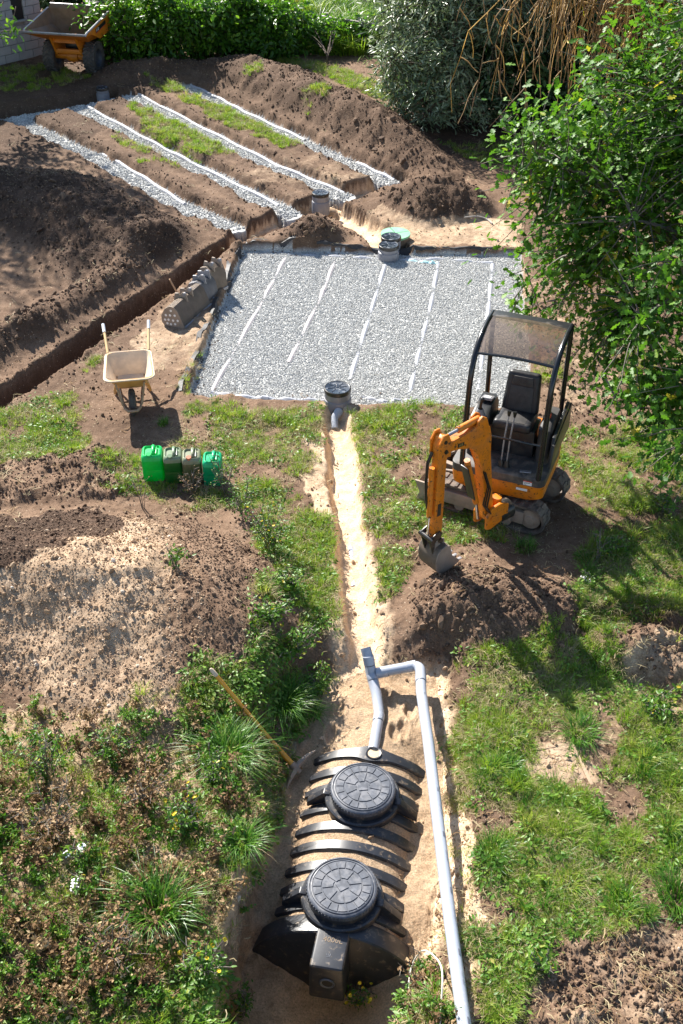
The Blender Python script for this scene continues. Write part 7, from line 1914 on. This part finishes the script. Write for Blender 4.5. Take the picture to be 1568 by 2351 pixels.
for a in [dict(px=660, py=1480, h=0.34, w=0.36, nstem=26, nleaf=620, lsz=0.055, label="dense dark green creeping weed filling the bank above the pit", seed=101),
          dict(px=725, py=1590, h=0.26, w=0.26, nstem=18, nleaf=380, lsz=0.05, label="leafy weed spilling over the sand at the pit's rear edge", seed=102),
          dict(px=625, py=1430, h=0.30, w=0.26, nstem=18, nleaf=360, lsz=0.055, label="round-leaved weed clump at the sandy heap's foot", seed=103),
          dict(px=620, py=1260, h=0.55, w=0.28, nstem=16, nleaf=420, lsz=0.045, label="bushy young shrub with yellow-spotted leaves beside the sandy heap", seed=104, flowers=M_YFLOW, nfl=14),
          dict(px=560, py=1180, h=0.50, w=0.24, nstem=12, nleaf=260, lsz=0.040, label="thin upright shrub right beside the teal jerry can", seed=105),
          dict(px=520, py=1135, h=0.55, w=0.20, nstem=12, nleaf=120, lsz=0.030, label="sparse small-leaved bush in front of the teal jerry can", seed=106),
          dict(px=665, py=1350, h=0.30, w=0.24, nstem=14, nleaf=260, lsz=0.05, label="green weed between the sandy heap and the narrow trench", seed=107),
          dict(px=445, py=1135, h=0.34, w=0.20, nstem=12, nleaf=110, lsz=0.028, label="withered brown weed in front of the muddy can", seed=108, mat=M_DRYT),
          dict(px=330, py=1165, h=0.62, w=0.16, nstem=4, nleaf=60, lsz=0.022, label="tall dry stem with few leaves before the bright green can", seed=109, mat=M_DRYT),
          dict(px=400, py=1300, h=0.32, w=0.14, nstem=7, nleaf=90, lsz=0.05, label="lone bright seedling growing on the sandy heap", seed=110),
          dict(px=185, py=1985, h=0.34, w=0.10, nstem=6, nleaf=70, lsz=0.04, label="white-flowered yarrow among dry weeds", seed=111, flowers=M_WFLOW, nfl=3),
          dict(px=180, py=2060, h=0.26, w=0.08, nstem=5, nleaf=60, lsz=0.04, label="small white-flowered yarrow below the taller one", seed=112, flowers=M_WFLOW, nfl=2),
          dict(px=110, py=1780, h=0.55, w=0.30, nstem=16, nleaf=300, lsz=0.045, label="tall tangled green weed at the edge of the dry bank", seed=113),
          dict(px=330, py=1850, h=0.42, w=0.30, nstem=18, nleaf=300, lsz=0.040, label="brown withered weed thicket in the middle of the bank", seed=114, mat=M_DRYT),
          dict(px=430, py=1900, h=0.38, w=0.26, nstem=16, nleaf=320, lsz=0.042, label="yellow-flowered green weed on the bank above the pit", seed=115, flowers=M_YFLOW, nfl=16),
          dict(px=120, py=1920, h=0.45, w=0.36, nstem=20, nleaf=340, lsz=0.040, label="dark brown dead weed clump with bare stems", seed=116, mat=M_DRYT),
          dict(px=260, py=2200, h=0.36, w=0.34, nstem=20, nleaf=380, lsz=0.036, label="pale brown dead weed mat low on the bank", seed=117, mat=M_DRYT),
          dict(px=470, py=2230, h=0.32, w=0.24, nstem=14, nleaf=220, lsz=0.045, label="green and yellow weed at the lip of the pit's lower end", seed=118, flowers=M_YFLOW, nfl=8),
          dict(px=260, py=1740, h=0.35, w=0.28, nstem=14, nleaf=240, lsz=0.042, label="mixed green weed where the sandy heap meets the bank", seed=119),
          dict(px=490, py=1800, h=0.36, w=0.26, nstem=14, nleaf=280, lsz=0.042, label="grey-green weed beside the lush tussock", seed=120),
          dict(px=820, py=2310, h=0.30, w=0.16, nstem=10, nleaf=150, lsz=0.032, label="small yellow-budded plant growing in the sand before the tank", seed=121, flowers=M_YFLOW, nfl=16),
          dict(px=560, py=2330, h=0.40, w=0.14, nstem=9, nleaf=170, lsz=0.034, label="tall thin weed with pale leaves in the pit's shaded corner", seed=122),
          dict(px=960, py=2260, h=0.42, w=0.20, nstem=14, nleaf=200, lsz=0.038, label="dry reddish dock stems leaning over the tank's end", seed=123, mat=M_DRYT),
          dict(px=1250, py=2230, h=0.20, w=0.16, nstem=10, nleaf=120, lsz=0.05, label="round-leaved mallow on the turf's lower corner", seed=124),
          dict(px=1370, py=1290, h=0.42, w=0.10, nstem=5, nleaf=50, lsz=0.03, label="thin flowering weed in the digger's shadow", seed=125),
          dict(px=1395, py=1270, h=0.22, w=0.22, nstem=14, nleaf=220, lsz=0.05, label="broad leafy weed at the edge of the digger's shadow", seed=126),
          dict(px=1345, py=1345, h=0.26, w=0.08, nstem=4, nleaf=40, lsz=0.035, label="small white-flowered yarrow between the mound and the leafy weed", seed=127, flowers=M_WFLOW, nfl=2),
          dict(px=1500, py=1630, h=0.24, w=0.24, nstem=14, nleaf=240, lsz=0.06, label="broad-leaved weed below the soil bank", seed=128),
          dict(px=1530, py=1180, h=0.22, w=0.22, nstem=12, nleaf=200, lsz=0.05, label="leafy weed under the oak's lowest spray", seed=129)]:
    bush(**a)
